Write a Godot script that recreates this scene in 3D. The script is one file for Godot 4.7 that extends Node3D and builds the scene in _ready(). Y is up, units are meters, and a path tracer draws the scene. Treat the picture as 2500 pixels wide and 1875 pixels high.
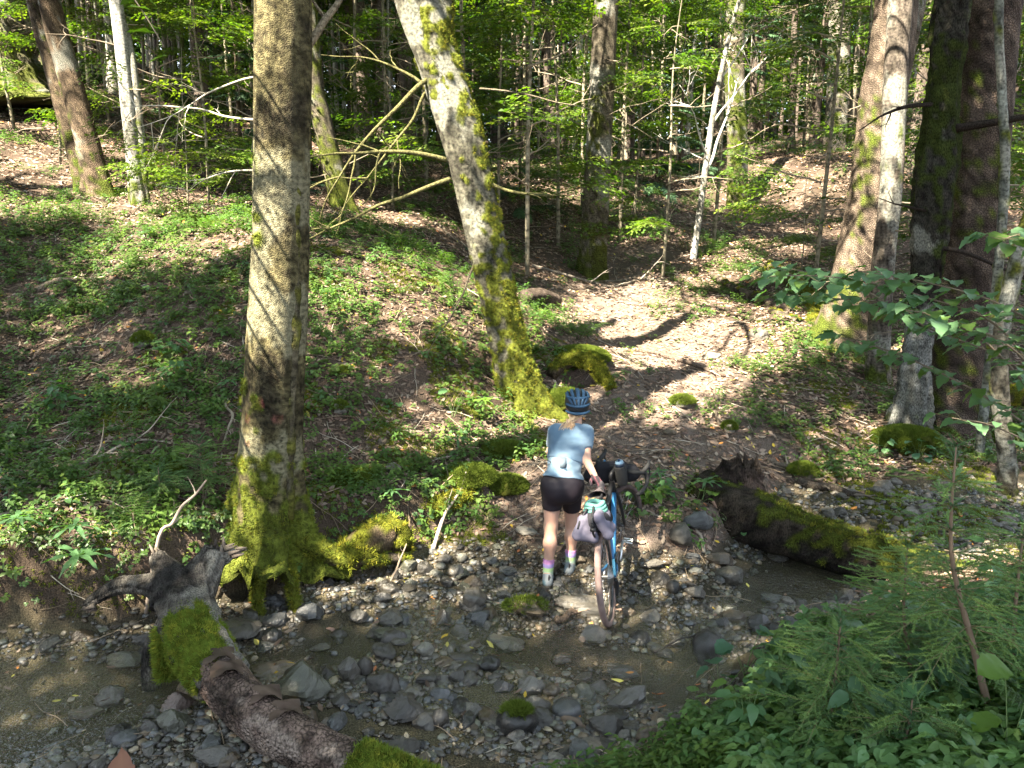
extends Node3D
# A forest stream crossing: a cyclist pushes a loaded bicycle over a stony brook between mossy trees.
# x is to the right, y up, depth d runs away from the camera (z = -d). Units are metres.

const SUN_TO := Vector3(-0.40, 0.80, 0.45)   # towards the sun
var rng := RandomNumberGenerator.new()
var nz := FastNoiseLite.new()
var used_names := {}
var M := {}

class Buf:
	var v := PackedVector3Array()
	var c := PackedColorArray()
	var uv := PackedVector2Array()
	var ix := PackedInt32Array()
	func add(p: Vector3, col := Color.WHITE, t := Vector2.ZERO) -> int:
		v.append(p); c.append(col); uv.append(t)
		return v.size() - 1
	func tri(a: int, b: int, d: int) -> void:
		ix.append(a); ix.append(b); ix.append(d)
	func quad(a: int, b: int, d: int, e: int) -> void:
		ix.append(a); ix.append(b); ix.append(d); ix.append(a); ix.append(d); ix.append(e)

class Inst:
	var buf := PackedFloat32Array()
	var n := 0
	func add(b: Basis, o: Vector3, c := Color.WHITE) -> void:
		buf.append_array(PackedFloat32Array([b.x.x, b.y.x, b.z.x, o.x, b.x.y, b.y.y, b.z.y, o.y, b.x.z, b.y.z, b.z.z, o.z, c.r, c.g, c.b, c.a]))
		n += 1

func P(x: float, y: float, d: float) -> Vector3:
	return Vector3(x, y, -d)

func pts_of(a: Array) -> PackedVector3Array:
	var r := PackedVector3Array()
	for q in a:
		r.append(Vector3(q[0], q[1], -q[2]))
	return r

func R(a: float, b: float) -> float:
	return rng.randf_range(a, b)

func jit(s: float) -> Vector3:
	return Vector3(R(-s, s), R(-s, s), R(-s, s))

func sstep(a: float, b: float, x: float) -> float:
	var t := clampf((x - a) / (b - a), 0.0, 1.0)
	return t * t * (3.0 - 2.0 * t)

func numbered(called: String) -> String:
	if not used_names.has(called):
		used_names[called] = 0
		return called
	used_names[called] += 1
	return "%s_%03d" % [called, used_names[called]]

func thing(called: String, label: String, category: String, at := Vector3.ZERO, group := "") -> Node3D:
	var o := Node3D.new()
	o.name = numbered(called)
	add_child(o)
	o.position = at
	tag(o, label, category, group)
	return o

func tag(o: Node, label: String, category: String, group := "") -> void:
	o.set_meta("label", label)
	o.set_meta("category", category)
	if group:
		o.set_meta("group", group)

func mesh_of(b: Buf, flat := false, off := Vector3.ZERO) -> ArrayMesh:
	var a := []
	a.resize(Mesh.ARRAY_MAX)
	if off != Vector3.ZERO:
		for i in b.v.size():
			b.v[i] -= off
	a[Mesh.ARRAY_VERTEX] = b.v
	a[Mesh.ARRAY_COLOR] = b.c
	a[Mesh.ARRAY_TEX_UV] = b.uv
	a[Mesh.ARRAY_INDEX] = b.ix
	var st := SurfaceTool.new()
	st.create_from_arrays(a)
	if flat:
		st.deindex()
	st.generate_normals()
	return st.commit()

func flat_mesh(b: Buf) -> ArrayMesh:
	# every triangle keeps its own normal
	var st := SurfaceTool.new()
	st.begin(Mesh.PRIMITIVE_TRIANGLES)
	for i in b.ix:
		st.set_smooth_group(-1)
		st.set_color(b.c[i])
		st.set_uv(b.uv[i])
		st.add_vertex(b.v[i])
	st.generate_normals()
	return st.commit()

func put(m: Mesh, called: String, mat: Material, parent: Node, at := Vector3.ZERO) -> MeshInstance3D:
	var o := MeshInstance3D.new()
	o.mesh = m
	o.material_override = mat
	o.name = called if parent != self else numbered(called)
	parent.add_child(o, true)
	o.position = at
	return o

func copies(inst: Inst, m: Mesh, called: String, mat: Material, parent: Node, stuff := true) -> MultiMeshInstance3D:
	var mm := MultiMesh.new()
	mm.transform_format = MultiMesh.TRANSFORM_3D
	mm.use_colors = true
	mm.mesh = m
	mm.instance_count = inst.n
	mm.buffer = inst.buf
	var o := MultiMeshInstance3D.new()
	o.multimesh = mm
	o.material_override = mat
	o.name = called if parent != self else numbered(called)
	parent.add_child(o, true)
	if stuff:
		o.set_meta("kind", "stuff")
	return o

# ---------------------------------------------------------------- materials
func noise_tex(freq: float, oct: int, ramp: Array, kind := FastNoiseLite.TYPE_SIMPLEX_SMOOTH, size := 512, sd := 1) -> NoiseTexture2D:
	var n := FastNoiseLite.new()
	n.noise_type = kind
	n.frequency = freq
	n.fractal_octaves = oct
	n.seed = sd
	if kind == FastNoiseLite.TYPE_CELLULAR:
		n.cellular_return_type = FastNoiseLite.RETURN_DISTANCE2_SUB
	var t := NoiseTexture2D.new()
	t.width = size
	t.height = size
	t.seamless = true
	t.noise = n
	if ramp:
		var g := Gradient.new()
		g.offsets = PackedFloat32Array()
		g.colors = PackedColorArray()
		var of := PackedFloat32Array()
		var co := PackedColorArray()
		for q in ramp:
			of.append(q[0])
			co.append(q[1])
		g.offsets = of
		g.colors = co
		t.color_ramp = g
	return t

func normal_tex(freq: float, oct: int, strength: float, kind := FastNoiseLite.TYPE_SIMPLEX_SMOOTH, size := 512, sd := 3) -> NoiseTexture2D:
	var t := noise_tex(freq, oct, [], kind, size, sd)
	t.as_normal_map = true
	t.bump_strength = strength
	return t

func grey(v: float) -> Color:
	return Color(v, v, v)

func mat(rough := 0.9, spec := 0.3) -> StandardMaterial3D:
	var m := StandardMaterial3D.new()
	m.vertex_color_use_as_albedo = true
	m.roughness = rough
	m.metallic_specular = spec
	m.cull_mode = BaseMaterial3D.CULL_DISABLED
	return m

func plain(c: Color, rough := 0.7, metal := 0.0, spec := 0.4) -> StandardMaterial3D:
	var m := StandardMaterial3D.new()
	m.albedo_color = c.linear_to_srgb()
	m.roughness = rough
	m.metallic = metal
	m.metallic_specular = spec
	return m

func tri_mat(m: StandardMaterial3D, scale: float, world := false) -> StandardMaterial3D:
	m.uv1_triplanar = true
	m.uv1_world_triplanar = world
	m.uv1_scale = Vector3.ONE * scale
	return m

func make_materials() -> void:
	var grain := noise_tex(0.02, 5, [[0.0, grey(0.35)], [0.4, grey(0.8)], [0.65, grey(1.0)], [1.0, grey(1.0)]])
	var grain_n := normal_tex(0.03, 5, 9.0)
	var speck := noise_tex(0.12, 3, [[0.0, grey(0.45)], [0.35, grey(0.9)], [1.0, grey(1.0)]], FastNoiseLite.TYPE_CELLULAR)
	# soil and stream bed share one sheet, coloured per vertex
	var g := mat(0.95, 0.25)
	g.albedo_texture = noise_tex(0.06, 5, [[0.0, grey(0.35)], [0.45, grey(0.75)], [0.7, grey(1.0)], [1.0, grey(1.0)]], FastNoiseLite.TYPE_SIMPLEX_SMOOTH, 1024)
	g.normal_enabled = true
	g.normal_texture = normal_tex(0.05, 5, 14.0, FastNoiseLite.TYPE_SIMPLEX_SMOOTH, 1024)
	M.soil = tri_mat(g, 1.1, true)
	# smooth bark with fine warts and lichen
	var b := mat(0.9, 0.25)
	b.albedo_texture = grain
	b.normal_enabled = true
	b.normal_texture = normal_tex(0.07, 4, 26.0)
	M.bark = tri_mat(b, 2.2)
	# spruce bark: plates
	var s := mat(0.92, 0.25)
	s.albedo_texture = noise_tex(0.05, 2, [[0.0, grey(0.3)], [0.1, grey(0.5)], [0.3, grey(0.9)], [1.0, grey(1.0)]], FastNoiseLite.TYPE_CELLULAR, 512, 5)
	s.normal_enabled = true
	s.normal_texture = normal_tex(0.05, 2, 22.0, FastNoiseLite.TYPE_CELLULAR, 512, 5)
	M.plate_bark = tri_mat(s, 1.5)
	# far bark, no relief
	var fb := mat(0.95, 0.2)
	fb.albedo_texture = grain
	M.far_bark = tri_mat(fb, 0.8)
	# moss
	var mo := mat(1.0, 0.1)
	mo.albedo_texture = noise_tex(0.1, 3, [[0.0, grey(0.4)], [0.6, grey(0.95)], [1.0, grey(1.0)]])
	mo.normal_enabled = true
	mo.normal_texture = normal_tex(0.12, 3, 16.0)
	M.moss = tri_mat(mo, 4.0)
	var mt := mat(1.0, 0.1)
	mt.backlight_enabled = true
	mt.backlight = Color(0.35, 0.4, 0.1)
	M.moss_tuft = mt
	# stones
	var st := mat(0.55, 0.5)
	st.albedo_texture = noise_tex(0.045, 5, [[0.0, grey(0.3)], [0.4, grey(0.7)], [0.7, grey(1.0)], [1.0, grey(1.0)]], FastNoiseLite.TYPE_SIMPLEX_SMOOTH, 512, 9)
	st.normal_enabled = true
	st.normal_texture = normal_tex(0.05, 5, 16.0, FastNoiseLite.TYPE_SIMPLEX_SMOOTH, 512, 9)
	M.stone = tri_mat(st, 3.0)
	var wet := mat(0.28, 0.55)
	wet.albedo_texture = st.albedo_texture
	wet.normal_enabled = true
	wet.normal_texture = st.normal_texture
	M.wet_stone = tri_mat(wet, 3.0)
	var pb := mat(0.45, 0.5)
	M.pebble = pb
	# rotten wood
	var w := mat(0.95, 0.2)
	w.albedo_texture = noise_tex(0.03, 5, [[0.0, grey(0.25)], [0.5, grey(0.75)], [1.0, grey(1.0)]], FastNoiseLite.TYPE_SIMPLEX, 512, 11)
	w.normal_enabled = true
	w.normal_texture = normal_tex(0.05, 5, 24.0, FastNoiseLite.TYPE_SIMPLEX, 512, 11)
	M.wood = tri_mat(w, 3.0)
	w.uv1_scale = Vector3(4.0, 1.6, 4.0)
	M.twig = mat(0.9, 0.2)
	# leaves
	var lf := mat(0.42, 0.5)
	lf.backlight_enabled = true
	lf.backlight = Color(0.9, 1.0, 0.45)
	M.leaf = lf
	var nd := mat(0.6, 0.3)
	nd.backlight_enabled = true
	nd.backlight = Color(0.3, 0.4, 0.2)
	M.needle = nd
	var dl := mat(0.75, 0.3)
	dl.backlight_enabled = true
	dl.backlight = Color(0.3, 0.22, 0.14)
	M.dead_leaf = dl
	# water: a clear rippled sheet over a silty bed
	var wa := StandardMaterial3D.new()
	wa.albedo_color = Color(0.5, 0.5, 0.4, 0.02)
	wa.transparency = BaseMaterial3D.TRANSPARENCY_ALPHA
	wa.roughness = 0.03
	wa.metallic_specular = 0.5
	wa.normal_enabled = true
	wa.normal_texture = normal_tex(0.03, 4, 7.0, FastNoiseLite.TYPE_SIMPLEX_SMOOTH, 512, 21)
	M.water = tri_mat(wa, 1.6, true)

# ---------------------------------------------------------------- terrain
const CONTROL := [[-3.66, 5.20, 0.66], [-3.96, 6.30, 0.84], [-4.91, 8.00, 1.34], [-6.00, 10.00, 2.20], [-7.73, 12.50, 3.22], [-6.46, 13.50, 3.15], [-7.94, 15.00, 3.53], [-10.38, 17.00, 4.45], [-13.25, 22.00, 6.52], [-8.55, 21.00, 5.20], [-10.49, 28.00, 7.32], [-3.30, 15.00, 3.28], [-3.83, 11.50, 2.86], [-1.99, 11.00, 2.60], [-1.29, 10.50, 2.30], [-0.67, 10.50, 1.92], [-1.94, 16.00, 2.99], [-1.06, 17.00, 2.81], [-0.47, 14.00, 2.06], [-3.66, 8.60, 1.76], [-3.05, 7.00, 1.08], [-2.63, 5.90, 0.65], [-2.75, 5.35, 0.49], [-2.07, 8.40, 1.53], [-1.76, 7.00, 0.86], [0.13, 8.80, 0.76], [-0.56, 8.60, 1.24], [-1.22, 7.70, 0.91], [-1.08, 6.70, 0.50], [-1.58, 6.15, 0.36], [-0.45, 6.70, 0.32], [1.50, 8.20, 0.53], [2.29, 12.00, 1.01], [2.19, 15.00, 1.57], [1.76, 17.00, 1.92], [4.44, 19.00, 2.15], [2.72, 24.00, 3.80], [1.52, 28.00, 5.39], [-0.10, 29.00, 5.65], [4.63, 27.00, 4.39], [6.70, 23.00, 2.83], [9.05, 26.00, 3.59], [11.65, 27.00, 5.15], [11.18, 30.00, 5.75], [4.48, 12.50, 1.31], [5.36, 12.20, 0.94], [4.72, 16.00, 1.68], [6.16, 16.00, 1.68], [3.30, 9.00, 0.60], [4.76, 9.00, 0.49], [5.56, 9.40, 0.27], [7.68, 11.50, 0.73], [11.74, 18.00, 1.76], [16.03, 25.00, 3.56], [2.59, 7.60, 0.30], [3.81, 8.20, 0.27], [0.84, 9.60, 1.06], [-1.22, 3.56, 0.02], [-0.27, 3.81, 0.00], [0.50, 3.81, 0.00], [1.13, 4.30, -0.04], [-0.33, 4.80, -0.01], [-1.28, 4.81, -0.02], [-0.74, 5.56, 0.02], [-0.02, 6.24, 0.03], [1.15, 6.10, 0.05], [1.33, 5.17, 0.03], [2.18, 6.24, -0.14], [2.53, 5.80, -0.14], [-2.62, 4.35, -0.13], [-3.18, 4.55, -0.13], [-1.97, 3.61, 0.03], [-3.49, 4.81, -0.02], [-2.48, 4.86, -0.05], [3.72, 6.56, 0.20], [4.63, 7.04, 0.25], [0.90, 6.34, 0.33], [1.58, 6.30, 0.30], [0.00, 0.00, 1.15], [1.30, 3.40, 0.35], [1.90, 2.60, 0.70], [2.60, 4.40, 0.35], [3.40, 5.00, 0.40], [3.40, 3.00, 0.90], [0.20, 2.20, 0.45], [-2.00, 2.40, 0.25], [-3.50, 2.60, 0.20], [4.00, 0.00, 1.20], [-4.00, 0.00, 1.10], [0.00, -6.00, 1.20], [-9.00, -3.00, 2.20], [9.00, -3.00, 2.00], [-7.50, 5.50, 1.00], [-8.00, 4.00, -0.05], [-13.00, 9.00, 3.20], [-16.00, 16.00, 5.50], [-22.00, 26.00, 9.50], [-14.00, 32.00, 8.60], [-25.00, 40.00, 13.00], [-4.00, 34.00, 6.20], [4.00, 36.00, 5.80], [14.00, 36.00, 6.60], [22.00, 34.00, 8.00], [0.00, 55.00, 8.00], [-30.00, 60.00, 15.00], [30.00, 60.00, 12.00], [0.00, 80.00, 10.00], [-40.00, 85.00, 18.00], [40.00, 85.00, 16.00], [24.00, 22.00, 6.50], [15.00, 14.00, 2.20], [12.00, 8.00, 0.90], [8.00, 6.60, 0.30], [20.00, 10.00, 5.00], [45.00, 40.00, 14.00], [-45.00, 40.00, 17.00]]
var near_h := PackedFloat32Array()
var far_h := PackedFloat32Array()
const NX0 := -10.0
const ND0 := -2.0
const NS := 0.2
const NW := 101
const NH := 91
const FX0 := -80.0
const FD0 := -16.0
const FS := 1.25
const FW := 129
const FH := 97

func solve_terrain() -> void:
	# a thin plate through the surveyed heights
	var n := CONTROL.size()
	var m := n + 3
	var a := []
	for i in m:
		var row := PackedFloat64Array()
		row.resize(m + 1)
		a.append(row)
	for i in n:
		for j in n:
			var dx: float = CONTROL[i][0] - CONTROL[j][0]
			var dd: float = CONTROL[i][1] - CONTROL[j][1]
			var r2 := dx * dx + dd * dd
			a[i][j] = (r2 * log(r2) if r2 > 1e-9 else 0.15)
		a[i][n] = 1.0
		a[i][n + 1] = CONTROL[i][0]
		a[i][n + 2] = CONTROL[i][1]
		a[n][i] = 1.0
		a[n + 1][i] = CONTROL[i][0]
		a[n + 2][i] = CONTROL[i][1]
		a[i][m] = CONTROL[i][2]
	for k in m:
		var best := k
		for i in range(k + 1, m):
			if absf(a[i][k]) > absf(a[best][k]):
				best = i
		var t = a[k]
		a[k] = a[best]
		a[best] = t
		var rk: PackedFloat64Array = a[k]
		for i in range(k + 1, m):
			var ri: PackedFloat64Array = a[i]
			var q := ri[k] / rk[k]
			if q == 0.0:
				continue
			for j in range(k, m + 1):
				ri[j] -= q * rk[j]
			a[i] = ri
	var w := PackedFloat64Array()
	w.resize(m)
	for k in range(m - 1, -1, -1):
		var s: float = a[k][m]
		for j in range(k + 1, m):
			s -= a[k][j] * w[j]
		w[k] = s / a[k][k]
	var cx := PackedFloat64Array()
	var cd := PackedFloat64Array()
	for q in CONTROL:
		cx.append(q[0])
		cd.append(q[1])
	for pass_ in 2:
		var x0 := NX0 if pass_ == 0 else FX0
		var d0 := ND0 if pass_ == 0 else FD0
		var s := NS if pass_ == 0 else FS
		var wn := NW if pass_ == 0 else FW
		var hn := NH if pass_ == 0 else FH
		var out := PackedFloat32Array()
		out.resize(wn * hn)
		for j in hn:
			var d := d0 + s * j
			for i in wn:
				var x := x0 + s * i
				var h := w[n] + w[n + 1] * x + w[n + 2] * d
				for k in n:
					var dx := x - cx[k]
					var dd := d - cd[k]
					var r2 := dx * dx + dd * dd + 1e-9
					h += w[k] * r2 * log(r2)
				out[j * wn + i] = h
		if pass_ == 0:
			near_h = out
		else:
			far_h = out

func grid_at(g: PackedFloat32Array, u: float, v: float, wn: int, hn: int) -> float:
	u = clampf(u, 0.0, wn - 1.001)
	v = clampf(v, 0.0, hn - 1.001)
	var i := int(u)
	var j := int(v)
	var fu := u - i
	var fv := v - j
	var k := j * wn + i
	return lerpf(lerpf(g[k], g[k + 1], fu), lerpf(g[k + wn], g[k + wn + 1], fu), fv)

func base_h(x: float, d: float) -> float:
	var e := minf(minf(x - NX0, NX0 + NS * (NW - 1) - x), minf(d - ND0, ND0 + NS * (NH - 1) - d))
	var far := 0.0
	if e < 1.5:
		far = grid_at(far_h, (x - FX0) / FS, (d - FD0) / FS, FW, FH)
		if e <= 0.0:
			return far
	var nearh := grid_at(near_h, (x - NX0) / NS, (d - ND0) / NS, NW, NH)
	return nearh if e >= 1.5 else lerpf(far, nearh, e / 1.5)

const THREAD := [Vector2(-3.4, 4.4), Vector2(-2.2, 4.5), Vector2(-1.3, 4.75), Vector2(-0.7, 5.15), Vector2(-0.35, 4.75), Vector2(0.4, 4.7), Vector2(1.1, 4.55), Vector2(1.45, 4.9), Vector2(1.9, 5.6), Vector2(2.3, 6.0)]

func ground(x: float, d: float) -> float:
	var h := base_h(x, d)
	if d < 9.0 and d > 2.5:
		# the stream has cut a steep earth bank on its far side
		if x < 0.0 and h > 0.0 and h < 0.62:
			var t := h / 0.62
			var steep := 0.62 * sstep(0.26, 0.56, t)
			h = lerpf(h, steep, sstep(0.0, -0.9, x) * 0.92)
		if x > 1.2 and x < 2.6 and d > 5.8 and h > 0.0 and h < 0.34:
			h = lerpf(h, 0.34 * sstep(0.25, 0.7, h / 0.34), 0.8)
		# hollow washed out under the roots of the big trunk
		var ux := (x + 1.98) / 0.66
		var ud := (d - 5.3) / 0.36
		var r := ux * ux + ud * ud
		if r < 1.0:
			h = minf(h, lerpf(-0.04, h, sstep(0.55, 1.0, r)))
		var glint := Vector2((x - 1.12) / 0.34, (d - 4.4) / 0.7).length()
		if h < 0.2 and glint < 1.0:
			h -= 0.10 * (1.0 - glint * glint)
		var pool := Vector2((x + 2.75) / 1.1, (d - 4.3) / 0.5).length()
		if h < 0.12 and pool < 1.0:
			h -= 0.09 * (1.0 - pool)
		if h < 0.12 and x > -2.6:
			# the brook's thread of deeper water winds across the gravel
			var c := 1.0
			for i in THREAD.size() - 1:
				var q := Geometry2D.get_closest_point_to_segment(Vector2(x, d), THREAD[i], THREAD[i + 1])
				c = minf(c, q.distance_to(Vector2(x, d)))
			c += 0.16 * nz.get_noise_2d(x * 150.0 + 60.0, d * 150.0)
			h += 0.026 - 0.07 * (1.0 - sstep(0.08, 0.34, c))
	if d > 8.8 and d < 10.2 and x > 0.3 and x < 1.4:
		# a dark hole under an old root arch
		var hr := Vector2((x - 0.84) / 0.27, (d - 9.5) / 0.25).length()
		h -= 0.42 * (1.0 - sstep(0.5, 1.0, hr))
	var rough := 0.05 if h > 0.3 else 0.022
	h += rough * nz.get_noise_2d(x * 130.0, d * 130.0) + 0.35 * rough * nz.get_noise_2d(x * 520.0 + 77.0, d * 520.0)
	if d > 9.0:
		h += 0.12 * sstep(9.0, 16.0, d) * nz.get_noise_2d(x * 40.0, d * 40.0 + 300.0)
	return h

func G(x: float, d: float, up := 0.0) -> Vector3:
	return Vector3(x, ground(x, d) + up, -d)

func ground_normal(x: float, d: float) -> Vector3:
	var e := 0.12
	return Vector3(ground(x - e, d) - ground(x + e, d), 2.0 * e, ground(x, d + e) - ground(x, d - e)).normalized()

# where the stream bed lies bare of earth: 1 in the stream, 0 on the banks
func bed(x: float, d: float, h: float) -> float:
	if d > 9.0 or d < 1.5:
		return 0.0
	if x > 2.6:
		# upstream gravel beyond the mossy log
		var c := 6.4 + 0.22 * (x - 2.6)
		return 1.0 - sstep(0.7, 1.25, absf(d - c))
	if x < -5.5:
		return 1.0 if h < 0.12 else 0.0
	return 1.0 - sstep(0.06, 0.17, h)

# the trodden path that climbs from the ford
func path_at(x: float, d: float) -> float:
	var best := 9.0
	var line := [Vector2(1.0, 6.3), Vector2(1.5, 7.6), Vector2(2.0, 9.6), Vector2(2.3, 11.6), Vector2(1.9, 13.6), Vector2(2.3, 16.0), Vector2(2.9, 19.0)]
	var q := Vector2(x, d)
	for i in line.size() - 1:
		var c := Geometry2D.get_closest_point_to_segment(q, line[i], line[i + 1])
		best = minf(best, c.distance_to(q))
	return 1.0 - sstep(0.4, 1.9, best + 0.35 * nz.get_noise_2d(x * 90.0, d * 90.0))

func steps(marks: Array) -> PackedFloat32Array:
	# [[from, to, spacing], ...] joined into one rising row of grid lines
	var r := PackedFloat32Array()
	for q in marks:
		var k := int(round((q[1] - q[0]) / q[2]))
		for i in k:
			r.append(q[0] + (q[1] - q[0]) * i / k)
	r.append(marks[-1][1])
	return r

func build_ground() -> void:
	var xs := steps([[-80.0, -30.0, 2.5], [-30.0, -12.0, 0.6], [-12.0, -6.0, 0.2], [-6.0, 6.0, 0.07], [6.0, 12.0, 0.2], [12.0, 30.0, 0.6], [30.0, 80.0, 2.5]])
	var ds := steps([[-14.0, 2.0, 0.8], [2.0, 9.0, 0.07], [9.0, 16.0, 0.14], [16.0, 40.0, 0.4], [40.0, 104.0, 2.0]])
	var b := Buf.new()
	var wn := xs.size()
	for j in ds.size():
		for i in wn:
			var x := xs[i]
			var d := ds[j]
			var h := ground(x, d)
			var w := bed(x, d, h)
			var soil := Color(0.075, 0.055, 0.04)
			var n := nz.get_noise_2d(x * 60.0, d * 60.0)
			soil = soil.lerp(Color(0.13, 0.095, 0.072), clampf(0.4 + n, 0, 1))
			if d < 20.0:
				soil = soil.lerp(Color(0.24, 0.19, 0.16), 0.7 * path_at(x, d))  # paler path earth; its sun patch is partly put into this colour
			var silt := Color(0.115, 0.10, 0.062).lerp(Color(0.06, 0.052, 0.036), clampf(0.5 + 1.4 * n, 0, 1))
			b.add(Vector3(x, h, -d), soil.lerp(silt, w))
	for j in ds.size() - 1:
		for i in wn - 1:
			var k := j * wn + i
			b.quad(k, k + wn, k + wn + 1, k + 1)
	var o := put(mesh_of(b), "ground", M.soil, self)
	o.set_meta("kind", "structure")
	tag(o, "dark forest floor that falls in steep banks to a gravelly stream bed", "ground")
	o.remove_meta("category")
	# the water surface
	var wb := Buf.new()
	var n := 60
	for j in n + 1:
		for i in n + 1:
			wb.add(Vector3(-9.0 + 14.0 * i / n, 0.012, -(2.2 + 5.6 * j / n)))
	for j in n:
		for i in n:
			var k := j * (n + 1) + i
			wb.quad(k, k + n + 1, k + n + 2, k + 1)
	var wo := put(mesh_of(wb), "stream_water", M.water, self)
	wo.set_meta("kind", "structure")
	wo.set_meta("label", "shallow clear stream water over brown silt and stones")

# ---------------------------------------------------------------- shapes
func smooth_line(p: PackedVector3Array, per: int) -> PackedVector3Array:
	var out := PackedVector3Array()
	for i in p.size() - 1:
		var a := p[maxi(i - 1, 0)]
		var b := p[i]
		var c := p[i + 1]
		var e := p[mini(i + 2, p.size() - 1)]
		for k in per:
			out.append(b.cubic_interpolate(c, a, e, float(k) / per))
	out.append(p[-1])
	return out

func lerp_list(r: Array, t: float) -> float:
	var u := clampf(t, 0.0, 1.0) * (r.size() - 1)
	var i := mini(int(u), r.size() - 2) if r.size() > 1 else 0
	return lerpf(r[i], r[mini(i + 1, r.size() - 1)], u - i)

# a plain swept tube with tapering radius and capped ends
func tube(b: Buf, p: PackedVector3Array, r: Array, sides := 6, col := Color.WHITE, col2 = null) -> void:
	var n := p.size()
	var total := 0.0
	var at := PackedFloat32Array([0.0])
	for i in range(1, n):
		total += p[i].distance_to(p[i - 1])
		at.append(total)
	var side := Vector3.ZERO
	var start := b.v.size()
	for i in n:
		var t := (p[mini(i + 1, n - 1)] - p[maxi(i - 1, 0)]).normalized()
		if side == Vector3.ZERO:
			side = t.cross(Vector3(0.31, 0.2, 0.93)).normalized()
			if side.length() < 0.5:
				side = t.cross(Vector3.RIGHT).normalized()
		side = (side - t * side.dot(t)).normalized()
		var up := t.cross(side)
		var f := at[i] / maxf(total, 1e-6)
		var rad := lerp_list(r, f)
		var cc: Color = col if col2 == null else col.lerp(col2, f)
		for k in sides:
			var a := TAU * k / sides
			b.add(p[i] + (side * cos(a) + up * sin(a)) * rad, cc, Vector2(float(k) / sides, at[i]))
	for i in n - 1:
		for k in sides:
			var a := start + i * sides + k
			var c := start + i * sides + (k + 1) % sides
			b.quad(a, c, c + sides, a + sides)
	var e0 := b.add(p[0], col)
	var e1 := b.add(p[n - 1], col if col2 == null else col2)
	for k in sides:
		b.tri(e0, start + (k + 1) % sides, start + k)
		b.tri(e1, start + (n - 1) * sides + k, start + (n - 1) * sides + (k + 1) % sides)

func sh(v: Vector3, f: float, o := 0.0) -> float:
	return nz.get_noise_3d(v.x * f * 100.0 + o, v.y * f * 100.0, v.z * f * 100.0 + o)

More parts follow.
